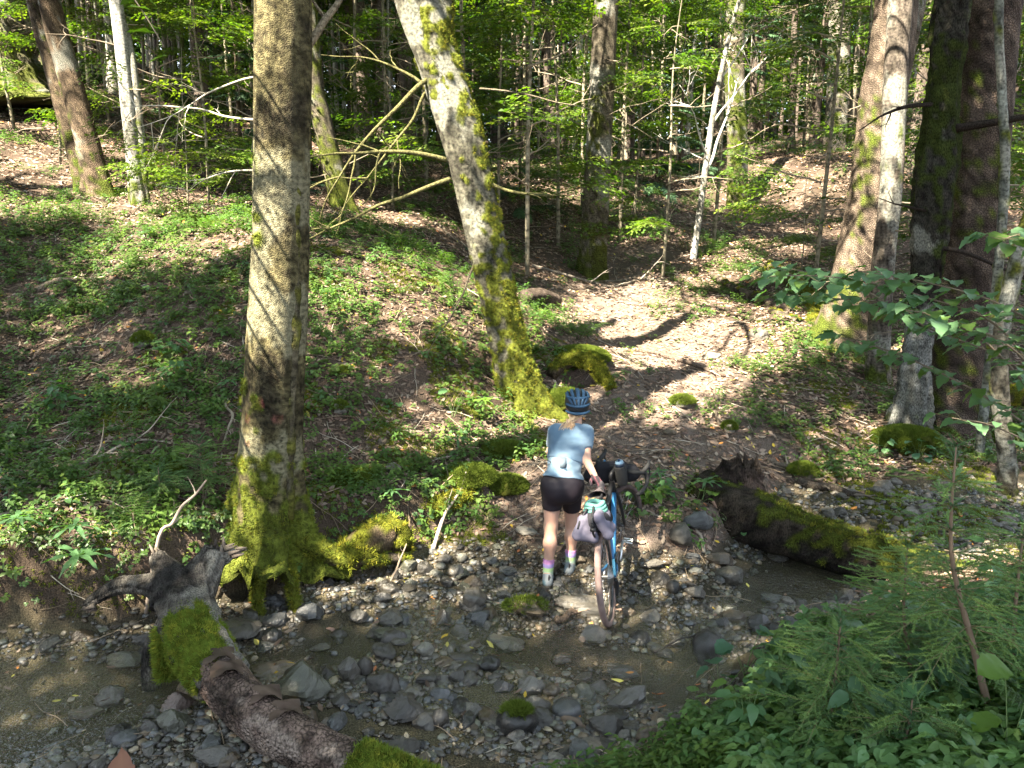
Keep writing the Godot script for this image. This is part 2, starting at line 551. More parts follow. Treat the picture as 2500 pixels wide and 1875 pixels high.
# a trunk or log: swept, fluted, warty, coloured by bark, lichen and moss patches
# o: sides, step, flare (extra radius share at the base), flare_h, flutes, flute_amp, bump, bark, bark2, lichen, lichen_w, moss, moss_base, moss_h, moss_w, moss_side, scar
func trunk(p: PackedVector3Array, r: Array, o: Dictionary, tufts = null) -> Buf:
	var b := Buf.new()
	var line := smooth_line(p, 12)
	var total := 0.0
	for i in range(1, line.size()):
		total += line[i].distance_to(line[i - 1])
	var step: float = o.get("step", 0.06)
	var n := maxi(4, int(total / step))
	var sides: int = o.get("sides", 28)
	# even samples along the line
	var q := PackedVector3Array()
	var acc := 0.0
	var want := 0.0
	var gap := total / n
	for i in range(1, line.size()):
		var l := line[i].distance_to(line[i - 1])
		while want <= acc + l + 1e-6 and q.size() <= n:
			q.append(line[i - 1].lerp(line[i], clampf((want - acc) / maxf(l, 1e-6), 0, 1)))
			want += gap
		acc += l
	n = q.size()
	var side := Vector3.RIGHT
	var flare: float = o.get("flare", 0.0)
	var flare_h: float = o.get("flare_h", 0.4)
	var flutes: int = o.get("flutes", 5)
	var famp: float = o.get("flute_amp", 0.03)
	var bump: float = o.get("bump", 0.02)
	var ph: float = o.get("phase", 0.0)
	var bark: Color = o.get("bark", Color(0.2, 0.17, 0.13))
	var bark2: Color = o.get("bark2", Color(0.11, 0.09, 0.07))
	var lichen: Color = o.get("lichen", Color(0.34, 0.34, 0.29))
	var moss: Color = o.get("moss", Color(0.12, 0.14, 0.025))
	var moss_side: Vector3 = o.get("moss_side", Vector3.ZERO)
	var ext: float = o.get("stretch", 1.0)
	for i in n:
		var t := (q[mini(i + 1, n - 1)] - q[maxi(i - 1, 0)]).normalized()
		side = (side - t * side.dot(t)).normalized()
		var up := side.cross(t)
		var f := float(i) / (n - 1)
		var s := f * total
		var rad := lerp_list(r, f)
		var fl := flare * exp(-s / flare_h)
		for k in sides + 1:
			var a := TAU * (k % sides) / sides
			var dir := side * cos(a) + up * sin(a)
			var w := sin(a * flutes + ph + 0.5 * sin(s * 1.3)) * 0.6 + sin(a * (flutes - 2) + ph * 2.1 + s * 0.25) * 0.4
			var rr := rad * (1.0 + famp * w + fl * (1.0 + 0.75 * w))
			var at := q[i] + dir * rr
			var nn := sh(at, 0.5) * 0.6 + sh(at, 1.6, 40.0) * 0.4 + sh(at, 7.0, 60.0) * 0.25
			rr *= 1.0 + bump * 2.0 * nn
			at = q[i] + dir * rr
			if o.has("ragged") and s < 0.3:
				at.y -= o.ragged * (1.0 - s / 0.3) * (0.4 + 1.6 * absf(nz.get_noise_2d(a * 120.0, 5.0)) + 0.8 * nz.get_noise_2d(a * 420.0, 9.0))
			# colours
			var n2 := sh(Vector3(at.x, at.y * ext, at.z), 2.2, 11.0)
			var n3 := sh(at, 6.5, 91.0)
			var c := bark.lerp(bark2, clampf(0.45 + 1.1 * n2 + 0.6 * n3, 0, 1))
			var n4 := sh(at, 15.0, 23.0)
			c = c * (1.0 - 0.6 * sstep(0.3, 0.55, n4)) * (0.85 + 0.5 * sh(at, 9.0, 130.0))
			var lw: float = o.get("lichen_w", 0.0)
			if lw > 0.0:
				c = c.lerp(lichen, sstep(0.02, 0.22, sh(at, 1.1, 500.0) + 0.35 * n3 + lw - 0.5) * 0.85)
			if o.has("scar"):
				for z in o.scar:
					if at.distance_to(z[0]) < z[1] * (0.7 + 1.4 * n3):
						c = c.lerp(z[2], 0.16)
			var mw: float = o.get("moss_w", -1.0) + o.get("moss_base", 0.0) * exp(-s / o.get("moss_h", 0.5)) + moss_side.dot(dir)
			var mm := sstep(-0.08, 0.3, mw + 0.9 * sh(Vector3(at.x, at.y * 0.4, at.z), 0.9, 800.0) + 0.45 * n2 + 0.75 * n3)
			c = c.lerp(moss * (0.8 + 0.5 * n3), mm)
			if mm > 0.5:
				at += dir * 0.012 * (0.5 + n3)
				if tufts != null and k < sides and rng.randf() < tufts[1]:
					var sc: float = R(0.7, 1.4) * tufts[2]
					var bs := Basis(Quaternion(Vector3.UP, (dir + Vector3(0, 0.15, 0) + jit(0.5)).normalized())) * Basis(Vector3.UP, R(0, TAU))
					var tint := R(0.7, 1.5)
					tufts[0].add(bs.scaled(Vector3.ONE * sc), at, Color(moss.r * tint * R(0.85, 1.25), moss.g * tint, moss.b * tint))
			b.add(at, c, Vector2(float(k) / sides, s))
	for i in n - 1:
		for k in sides:
			var a := i * (sides + 1) + k
			b.quad(a, a + 1, a + sides + 2, a + sides + 1)
	# end caps
	for e in 2:
		var ring := 0 if e == 0 else (n - 1) * (sides + 1)
		var mid := b.add(q[0] if e == 0 else q[n - 1], o.get("cap", bark2))
		for k in sides:
			if e == 0:
				b.tri(mid, ring + k + 1, ring + k)
			else:
				b.tri(mid, ring + k, ring + k + 1)
	return b

# one leaf blade: folded along its midrib, drooping, pointed
func leaf(b: Buf, at: Vector3, dir: Vector3, nrm: Vector3, len: float, wid: float, col: Color, fold := 0.15, droop := 0.2) -> void:
	var side := dir.cross(nrm).normalized()
	var m1 := at + dir * len * 0.45 - nrm * droop * len * 0.12
	var tip := at + dir * len - nrm * droop * len * 0.5
	var i0 := b.add(at, col)
	var i1 := b.add(m1 + side * wid * 0.5 + nrm * fold * wid, col * 1.08)
	var i2 := b.add(m1 - side * wid * 0.5 + nrm * fold * wid, col * 0.94)
	var i3 := b.add(tip, col)
	var i4 := b.add(m1, col)
	b.tri(i0, i4, i1)
	b.tri(i0, i2, i4)
	b.tri(i4, i3, i1)
	b.tri(i4, i2, i3)

# a broad leaf with an outline of several points (rows), for leaves seen large
func broad_leaf(b: Buf, at: Vector3, dir: Vector3, nrm: Vector3, len: float, wid: float, col: Color, rows := 6, shape := 0.55, droop := 0.3, teeth := 0.0) -> void:
	var side := dir.cross(nrm).normalized()
	var start := b.v.size()
	for i in rows + 1:
		var t := float(i) / rows
		var w := pow(sin(PI * pow(t, shape)), 0.8 if shape < 0.8 else 0.5) * wid * 0.5 if i > 0 and i < rows else 0.002
		w *= 1.0 + (teeth if i % 2 == 0 else -teeth)
		var c := at + dir * len * t - nrm * droop * len * t * t * 0.5
		b.add(c, col * 1.12)
		b.add(c + side * w + nrm * (w * 0.22 + 0.04 * len * sin(i * 2.1)), col)
		b.add(c - side * w + nrm * (w * 0.22 - 0.04 * len * sin(i * 2.1)), col * 0.95)
	for i in rows:
		var k := start + i * 3
		b.quad(k, k + 3, k + 4, k + 1)
		b.quad(k, k + 2, k + 5, k + 3)

# a rounded boulder; facets > 0 cuts flat faces
func stone_mesh(sd: int, facets: int, rough: float, detail := 10, sharp := 0.75, crisp := false) -> ArrayMesh:
	var r := RandomNumberGenerator.new()
	r.seed = sd
	var planes := []
	for i in facets:
		planes.append([Vector3(r.randf_range(-1, 1), r.randf_range(-0.8, 1), r.randf_range(-1, 1)).normalized(), r.randf_range(0.55, 0.85) * sharp / 0.75])
	var b := Buf.new()
	var rings := detail
	var segs := detail * 2
	for j in rings + 1:
		var th := PI * j / rings
		for i in segs + 1:
			var a := TAU * (i % segs) / segs
			var v := Vector3(sin(th) * cos(a), cos(th), sin(th) * sin(a))
			var rad := 1.0
			for q in planes:
				var dp: float = v.dot(q[0])
				if dp > 0.01:
					rad = minf(rad, q[1] / dp)
			rad *= 1.0 + rough * nz.get_noise_3d(v.x * 90 + sd * 37, v.y * 90, v.z * 90) + rough * 0.5 * nz.get_noise_3d(v.x * 260 + sd * 7, v.y * 260, v.z * 260)
			var tone := 0.85 + 0.35 * nz.get_noise_3d(v.x * 150, v.y * 150 + sd * 19, v.z * 150)
			b.add(v * rad * 0.5, grey(tone))
	# stretch to a unit box so that sizes hold
	var lo := Vector3.ONE * 9.0
	var hi := -lo
	for q in b.v:
		lo = lo.min(q)
		hi = hi.max(q)
	for i in b.v.size():
		b.v[i] = (b.v[i] - (lo + hi) * 0.5) / (hi - lo)
	for j in rings:
		for i in segs:
			var k := j * (segs + 1) + i
			b.quad(k, k + 1, k + segs + 2, k + segs + 1)
	return flat_mesh(b) if crisp else mesh_of(b)

# ---------------------------------------------------------------- leaf sprays and plants shared by many copies
var spray := []        # beech sprays: flat fans of leaves on a twig
var clump := []        # looser leaf clumps for far and high foliage
var spruce_fan: ArrayMesh
var spruce_twig: ArrayMesh
var herb := []
var tuft_mesh: ArrayMesh
var litter := []
var fern_frond: ArrayMesh

func make_spray(sd: int, count: int, length: float, leaf_len: float) -> ArrayMesh:
	rng.seed = sd
	var b := Buf.new()
	var p := PackedVector3Array()
	for i in 5:
		var t := i / 4.0
		p.append(Vector3(0.05 * sin(t * 4.0 + sd), -0.16 * t * t * length, -length * t))
	tube(b, p, [0.005, 0.0015], 3, Color(0.5, 0.5, 0.45))
	for i in count:
		var t := 0.12 + 0.88 * (i + R(0, 0.7)) / count
		var c := Vector3(0.05 * sin(t * 4.0 + sd), -0.16 * t * t * length, -length * t)
		var s := 1.0 if i % 2 == 0 else -1.0
		var reach := R(0.0, 0.28) * length * (1.1 - t * 0.8)
		var dir := Vector3(s * R(0.6, 1.1), R(-0.25, 0.1), -R(0.4, 1.0)).normalized()
		c += dir * reach
		var nrm := (Vector3.UP + jit(0.45)).normalized()
		nrm = (nrm - dir * nrm.dot(dir)).normalized()
		var v := R(0.75, 1.2)
		leaf(b, c, dir, nrm, leaf_len * R(0.7, 1.2), leaf_len * R(0.5, 0.7), Color(v, v * R(0.95, 1.03), v * R(0.8, 1.0)), 0.12, R(0, 0.5))
	return mesh_of(b)

func make_clump(sd: int, count: int, size: float, leaf_len: float) -> ArrayMesh:
	rng.seed = sd
	var b := Buf.new()
	for i in count:
		var c := Vector3(R(-1, 1), R(-0.35, 0.35), R(-1, 1)) * size * 0.5
		var dir := Vector3(R(-1, 1), R(-0.5, 0.15), R(-1, 1)).normalized()
		var nrm := (Vector3.UP + jit(0.7)).normalized()
		nrm = (nrm - dir * nrm.dot(dir)).normalized()
		var v := R(0.7, 1.25)
		leaf(b, c, dir, nrm, leaf_len * R(0.7, 1.3), leaf_len * R(0.5, 0.75), Color(v, v, v * R(0.75, 1.0)), 0.1, R(0, 0.5))
	return mesh_of(b)

func make_flora() -> void:
	for k in 3:
		spray.append(make_spray(100 + k, 26, 0.75, 0.085))
	for k in 2:
		clump.append(make_clump(200 + k, 34, 1.0, 0.14))
	clump.append(make_clump(210, 40, 0.9, 0.075))   # fine leaved
	# spruce: a drooping fan of flat side twigs, for trees some way off
	rng.seed = 300
	var b := Buf.new()
	tube(b, PackedVector3Array([Vector3.ZERO, Vector3(0, -0.05, -0.5), Vector3(0, -0.16, -1.0)]), [0.012, 0.003], 3, Color(0.6, 0.5, 0.4))
	for i in 40:
		var t := 0.1 + 0.9 * i / 40.0
		var s := 1.0 if i % 2 == 0 else -1.0
		var dir := Vector3(s * R(0.7, 1.0), R(-0.5, -0.05), -R(0.5, 0.8)).normalized()
		var nrm := (Vector3.UP + jit(0.3)).normalized()
		leaf(b, Vector3(0, -0.16 * t * t, -t), dir, nrm, (0.34 - 0.2 * t) * R(0.7, 1.1), 0.045, grey(R(0.7, 1.2)), 0.2, 0.5)
	spruce_fan = mesh_of(b)
	# spruce twig with single needles, for the saplings close by
	rng.seed = 301
	b = Buf.new()
	tube(b, PackedVector3Array([Vector3.ZERO, Vector3(0, 0.004, -0.1), Vector3(0, -0.008, -0.2)]), [0.0022, 0.0011], 3, Color(0.85, 0.7, 0.4))
	for i in 150:
		var t := 0.03 + 0.97 * i / 150.0
		var a := R(-2.3, 2.3)
		var dir := Vector3(sin(a), cos(a) * 0.7, -R(0.5, 0.9)).normalized()
		var c := Vector3(0, 0.004 - 0.012 * t * t, -0.2 * t)
		var s := dir.cross(Vector3(R(-1, 1), R(-1, 1), 0.3)).normalized() * 0.0017
		var l := R(0.013, 0.02)
		var v := grey(R(0.7, 1.3))
		b.tri(b.add(c - s, v), b.add(c + s, v), b.add(c + dir * l, v))
	spruce_twig = mesh_of(b)
	# ground herbs: small rosettes and short stems
	for k in 5:
		rng.seed = 400 + k
		b = Buf.new()
		if k < 2:          # three-leaved, low
			for i in 5 + k * 3:
				var a := R(0, TAU)
				var foot := Vector3(R(-0.05, 0.05), 0, R(-0.05, 0.05))
				var top := foot + Vector3(R(-0.02, 0.02), R(0.03, 0.09), R(-0.02, 0.02))
				var vv := R(0.75, 1.2)
				for j in 3:
					var aa := a + TAU * j / 3.0 + R(-0.2, 0.2)
					leaf(b, top, Vector3(cos(aa), R(-0.15, 0.1), sin(aa)).normalized(), Vector3.UP, R(0.025, 0.04), R(0.022, 0.034), Color(vv, vv, vv * 0.9), 0.1, 0.4)
		elif k < 4:        # upright stem with leaf pairs
			var h := R(0.16, 0.24)
			for st in 3:
				var lean := Vector3(R(-0.4, 0.4), 1, R(-0.4, 0.4)).normalized()
				var foot := Vector3(R(-0.06, 0.06), 0, R(-0.06, 0.06))
				tube(b, PackedVector3Array([foot, foot + lean * h]), [0.002, 0.001], 3, Color(0.6, 0.8, 0.5))
				for j in 4:
					for s in 2:
						var aa := j * PI / 2.0 + s * PI + R(-0.3, 0.3)
						var vv := R(0.75, 1.2)
						leaf(b, foot + lean * h * (0.35 + 0.2 * j), Vector3(cos(aa), R(-0.2, 0.2), sin(aa)).normalized(), (Vector3.UP + jit(0.25)).normalized(), R(0.05, 0.085), R(0.025, 0.045), Color(vv, vv, vv * 0.9), 0.15, 0.5)
		else:              # heart leaves on thin stalks
			for i in 7:
				var a := R(0, TAU)
				var top := Vector3(cos(a) * R(0.02, 0.12), R(0.05, 0.14), sin(a) * R(0.02, 0.12))
				tube(b, PackedVector3Array([Vector3.ZERO, top]), [0.0015, 0.001], 3, Color(0.6, 0.8, 0.5))
				var vv := R(0.8, 1.15)
				broad_leaf(b, top, Vector3(cos(a), -0.15, sin(a)).normalized(), (Vector3.UP + jit(0.3)).normalized(), R(0.05, 0.08), R(0.05, 0.075), Color(vv, vv, vv * 0.9), 4, 0.5, 0.3)
		herb.append(mesh_of(b))
	# a moss tuft: a burst of short blades
	rng.seed = 500
	b = Buf.new()
	for i in 14:
		var dir := Vector3(R(-1, 1), R(0.5, 1.4), R(-1, 1)).normalized()
		var s := dir.cross(jit(1.0)).normalized() * 0.0028
		var c := Vector3(R(-0.012, 0.012), 0, R(-0.012, 0.012))
		var lo := grey(0.75)
		var hi := grey(R(0.9, 1.3))
		var i0 := b.add(c - s, lo)
		var i1 := b.add(c + s, lo)
		var i2 := b.add(c + dir * R(0.016, 0.03), hi)
		b.tri(i0, i1, i2)
	tuft_mesh = mesh_of(b)
	# fallen leaves: curled blades
	for k in 3:
		rng.seed = 600 + k
		b = Buf.new()
		var curl := [0.25, 0.6, -0.35][k] as float
		for i in 4:
			var t := i / 3.0
			var w := [0.10, 0.48, 0.42, 0.04][i] as float
			var y := curl * (t - 0.5) * (t - 0.5)
			b.add(Vector3(-w * 0.55, y + curl * 0.35 * w, t - 0.5), grey(0.92))
			b.add(Vector3(0, y, t - 0.5), grey(1.1))
			b.add(Vector3(w * 0.55, y + curl * 0.35 * w + 0.06 * sin(i * 3.0 + k), t - 0.5), grey(0.98))
		for i in 3:
			var q := i * 3
			b.quad(q, q + 3, q + 4, q + 1)
			b.quad(q + 1, q + 4, q + 5, q + 2)
		litter.append(mesh_of(b))
	# fern frond
	rng.seed = 700
	b = Buf.new()
	var rows := 13
	tube(b, PackedVector3Array([Vector3.ZERO, Vector3(0, 0.14, -0.25), Vector3(0, 0.12, -0.5)]), [0.003, 0.001], 3, Color(0.7, 0.8, 0.5))
	for i in rows:
		var t := 0.12 + 0.86 * i / rows
		var c := Vector3(0, 0.0, -0.5 * t) + Vector3(0, 0.56 * t * (1.0 - t) + 0.12 * t * t, 0)
		var reach := 0.15 * sin(PI * pow(t, 0.6)) + 0.012
		for s in [-1.0, 1.0]:
			var dir := Vector3(s, -0.12, -0.35).normalized()
			# one pinna: a slim blade with a toothed look from paired leaflets
			var steps_ := 5
			for m in steps_:
				var cc := c + dir * reach * m / steps_
				var l := reach * (0.20 - 0.03 * m) * 0.8
				leaf(b, cc, (dir + Vector3(0, 0, -1.1)).normalized(), Vector3.UP, l, l * 0.42, grey(R(0.85, 1.1)), 0.05, 0.2)
				leaf(b, cc, (dir + Vector3(0, 0, 1.1)).normalized(), Vector3.UP, l, l * 0.42, grey(R(0.85, 1.1)), 0.05, 0.2)
			leaf(b, c, dir, Vector3.UP, reach, reach * 0.06, grey(1.0), 0.05, 0.2)
	fern_frond = mesh_of(b)

func basis_to(dir: Vector3, roll: float, sc: float) -> Basis:
	# local -z runs along dir
	var up := Vector3.UP if absf(dir.y) < 0.95 else Vector3.RIGHT
	return (Basis.looking_at(dir, up) * Basis(Vector3.FORWARD, roll)).scaled(Vector3.ONE * sc)

const BEECH := [Color(0.085, 0.15, 0.025), Color(0.115, 0.18, 0.03), Color(0.065, 0.125, 0.026), Color(0.15, 0.195, 0.035)]
const SPRUCE := [Color(0.035, 0.075, 0.032), Color(0.045, 0.09, 0.036), Color(0.028, 0.06, 0.03)]

# ---------------------------------------------------------------- the canopy overhead
# Gaps in the crowns let the sun through to these spots: x, y, d, radius
const SUNNY := [
	[-0.99, 1.97, 10.0, 0.75], [-0.55, 1.75, 10.2, 0.5], [2.22, 0.99, 11.62, 1.0], [2.9, 0.95, 11.2, 0.7], [1.6, 1.25, 12.6, 0.6],
	[2.09, 4.27, 24.9, 1.9], [3.2, 3.9, 25.0, 1.2], [-0.22, 0.75, 7.86, 0.42], [0.0, 0.5, 7.5, 0.3], [-0.4, 0.4, 6.9, 0.3],
	[0.98, 0.02, 5.6, 0.25], [0.9, 0.0, 5.35, 0.2], [-0.4, 0.02, 5.86, 0.15], [0.3, 0.0, 5.05, 0.16], [0.55, 0.05, 5.35, 0.12],
	[-2.15, 3.09, 16.2, 0.8], [4.11, 1.31, 12.5, 1.0], [3.4, 1.1, 11.6, 0.6], [4.71, 1.93, 17.8, 1.2], [3.6, 1.9, 17.4, 0.7], [-0.67, 0.43, 6.8, 0.25], [-1.26, 0.3, 6.06, 0.25],
	[-6.5, 3.2, 13.4, 0.9], [-4.8, 2.95, 12.0, 0.8], [-7.6, 3.2, 12.6, 0.8], [-9.15, 3.9, 15.6, 1.0], [-10.5, 4.6, 17.6, 1.0], [-3.6, 2.8, 11.4, 0.5],
	[7.6, 3.0, 24.0, 0.4], [9.6, 3.9, 27.0, 0.4], [0.8, 4.6, 25.5, 1.2], [3.6, 2.7, 21.5, 1.0], [2.4, 1.6, 14.6, 0.8], [1.2, 1.1, 11.8, 0.5], [9.05, 3.6, 26.0, 0.3], [10.4, 4.4, 27.0, 0.4], [1.48, 1.4, 13.3, 0.6], [2.52, 0.95, 10.5, 0.45], [2.0, 0.7, 9.0, 0.3],
	# the big trunk, foot to top of frame
	[-1.95, 0.8, 5.6, 0.2], [-1.92, 1.15, 5.6, 0.2], [-1.88, 1.5, 5.6, 0.2], [-1.83, 1.85, 5.6, 0.2], [-1.78, 2.2, 5.6, 0.2], [-1.74, 2.55, 5.6, 0.2], [-1.7, 2.9, 5.6, 0.2], [-1.68, 3.3, 5.6, 0.2], [-1.65, 3.7, 5.6, 0.2], [-1.63, 4.1, 5.6, 0.26], [-1.6, 4.5, 5.6, 0.26],
	# the leaning trunk
	[0.12, 1.0, 8.7, 0.22], [0.02, 1.35, 8.7, 0.2], [-0.35, 2.9, 8.7, 0.25], [-0.5, 3.5, 8.7, 0.28], [-0.66, 4.0, 8.7, 0.25], [-0.85, 4.6, 8.7, 0.3], [-0.2, 2.3, 8.7, 0.14],
	# the cyclist: lower back, arm, calves
	[0.42, 0.92, 5.75, 0.02], [0.6, 1.02, 5.85, 0.02], [0.5, 0.34, 5.85, 0.04], [0.66, 0.55, 5.2, 0.1],
	# right hand trunks
	[5.25, 2.3, 12.0, 0.35], [5.3, 3.2, 12.0, 0.3], [5.15, 3.7, 10.9, 0.25], [5.15, 4.6, 10.9, 0.4], [5.3, 5.4, 11.6, 0.6], [4.6, 3.6, 18.9, 0.5], [4.75, 5.4, 18.9, 0.6], [5.0, 6.8, 18.9, 0.7],
	[-6.4, 4.3, 13.4, 0.35], [-6.4, 5.4, 13.4, 0.4], [-6.4, 3.6, 13.4, 0.3], [-8.1, 5.4, 14.8, 0.35], [-12.2, 7.0, 19.8, 0.6],
]
const CANOPY_TREES := [[-7.5, -1.5], [-3.2, -4.5], [2.6, -4.0], [-11.0, 3.5], [-6.2, 3.0], [6.5, 0.5], [-13.5, 9.5], [9.5, 5.0], [-1.0, -9.0], [-9.5, -7.0], [11.5, 12.0], [-16.0, 16.0]]

func canopy(tops: Array) -> Array:
	# twigs hang 8 to 15 m up wherever the ground below, along the sun, lies in shade
	rng.seed = 900
	var sun := SUN_TO.normalized()
	var crowns := []
	for t in tops:
		crowns.append(Inst.new())
	var spots := []
	for q in SUNNY:
		spots.append([P(q[0], q[1], q[2]), q[3]])
	for k in 70:
		var fx := R(-7.0, 5.0)
		var fd := R(4.5, 13.0)
		if fx > -0.6 and fx < 3.0 and fd < 8.5:
			continue
		spots.append([P(fx, base_h(fx, fd), fd), R(0.06, 0.22)])
	var made := 0
	for i in 34000:
		var x := R(-15, 13)
		var d := R(2.0, 34.0)
		if absf(x) > 4.0 + d * 0.75:
			continue
		if i >= 30000:
			# crowns that stand over the slopes beyond, seen mirrored in the water
			x = R(-10, 10)
			d = R(8.0, 17.0)
		var g := P(x, base_h(x, d), d)
		var y := R(8.0, 14.0)
		var at := g + sun * (y / sun.y) if i < 30000 else g + Vector3(0, R(8.5, 18.0), 0)
		# patchiness of the leaf cover itself
		var cover := nz.get_noise_2d(x * 28.0 + 900.0, d * 28.0)
		if cover > 0.75 - 0.68 * sstep(9.0, 17.0, d):
			continue
		var skip := false
		for s in spots:
			var rel: Vector3 = at - s[0]
			var off := rel - sun * rel.dot(sun)
			var rr: float = s[1] + (0.58 if s[1] > 0.35 else 0.3) + 0.25 * nz.get_noise_2d(at.x * 60.0, at.z * 60.0)
			if off.length_squared() < rr * rr:
				skip = true
				break
		# the crowns part above the camera's bank, which sees the sky
		if at.x > -0.8 and at.x < 3.0 and -at.z < 3.0:
			continue
		# an opening above the clearing, mirrored in the water
		var gap := at - P(1.05, 0.0, 4.6)
		var gd := Vector3(0.2, 0.52, -0.83).normalized()
		if gap.dot(gd) > 0.0 and (gap - gd * gap.dot(gd)).length() < 0.19 * gap.dot(gd):
			continue
		if skip:
			continue
		var best := 0
		var bd := 1e9
		for k in tops.size():
			var e := Vector2(at.x - tops[k].x, at.z - tops[k].z).length_squared()
			if e < bd:
				bd = e
				best = k
		var c: Color = BEECH[rng.randi() % 4]
		var bs := Basis(Vector3.UP, R(0, TAU)) * Basis(Vector3.RIGHT, R(-0.5, 0.5))
		crowns[best].add(bs.scaled(Vector3.ONE * R(0.8, 1.25)), at - tops[best], c * R(0.8, 1.2))
		made += 1
	print("canopy twigs ", made)
	return crowns

# ---------------------------------------------------------------- trees
var tops := []          # where the high crowns sit
var top_nodes := []

func limb(b: Buf, from: Vector3, dir: Vector3, length: float, r0: float, sd: int, col: Color, sag := 0.15, sub := 4, depth := 0) -> PackedVector3Array:
	var r := RandomNumberGenerator.new()
	r.seed = sd
	var p := PackedVector3Array([from])
	var d := dir.normalized()
	var n := 7
	var ends := PackedVector3Array()
	for i in n:
		d = (d + Vector3(r.randf_range(-0.22, 0.22), r.randf_range(-0.16, 0.16) - sag * 0.15, r.randf_range(-0.22, 0.22))).normalized()
		p.append(p[-1] + d * length / n)
	tube(b, smooth_line(p, 3), [r0, r0 * 0.75, r0 * 0.45, r0 * 0.16], 5 if depth == 0 else 4, col)
	ends.append(p[-1])
	if depth < 2:
		for k in sub:
			var i := 2 + int(r.randf() * (n - 2))
			var out := (d.cross(Vector3(r.randf_range(-1, 1), r.randf_range(-1, 1), r.randf_range(-1, 1))).normalized() + d * 0.8).normalized()
			ends.append_array(limb(b, p[i], out, length * r.randf_range(0.25, 0.5), r0 * 0.42, sd * 7 + k + 1, col, sag, maxi(1, sub - 2), depth + 1))
	return ends

func simple_tree(called: String, label: String, at: Vector3, line: Array, radii: Array, o: Dictionary, bark: Material, group := "") -> Node3D:
	var t := thing(called, label, "tree", at, group)
	var p := pts_of(line)
	for i in p.size():
		p[i] -= at
	var tb := trunk(p, radii, o)
	put(mesh_of(tb), "trunk", bark, t)
	return t

func with_crown(t: Node3D, y: float) -> void:
	# the leafy top is hung on later, from the canopy
	tops.append(t.position + Vector3(0, y, 0))
	top_nodes.append([t, y])

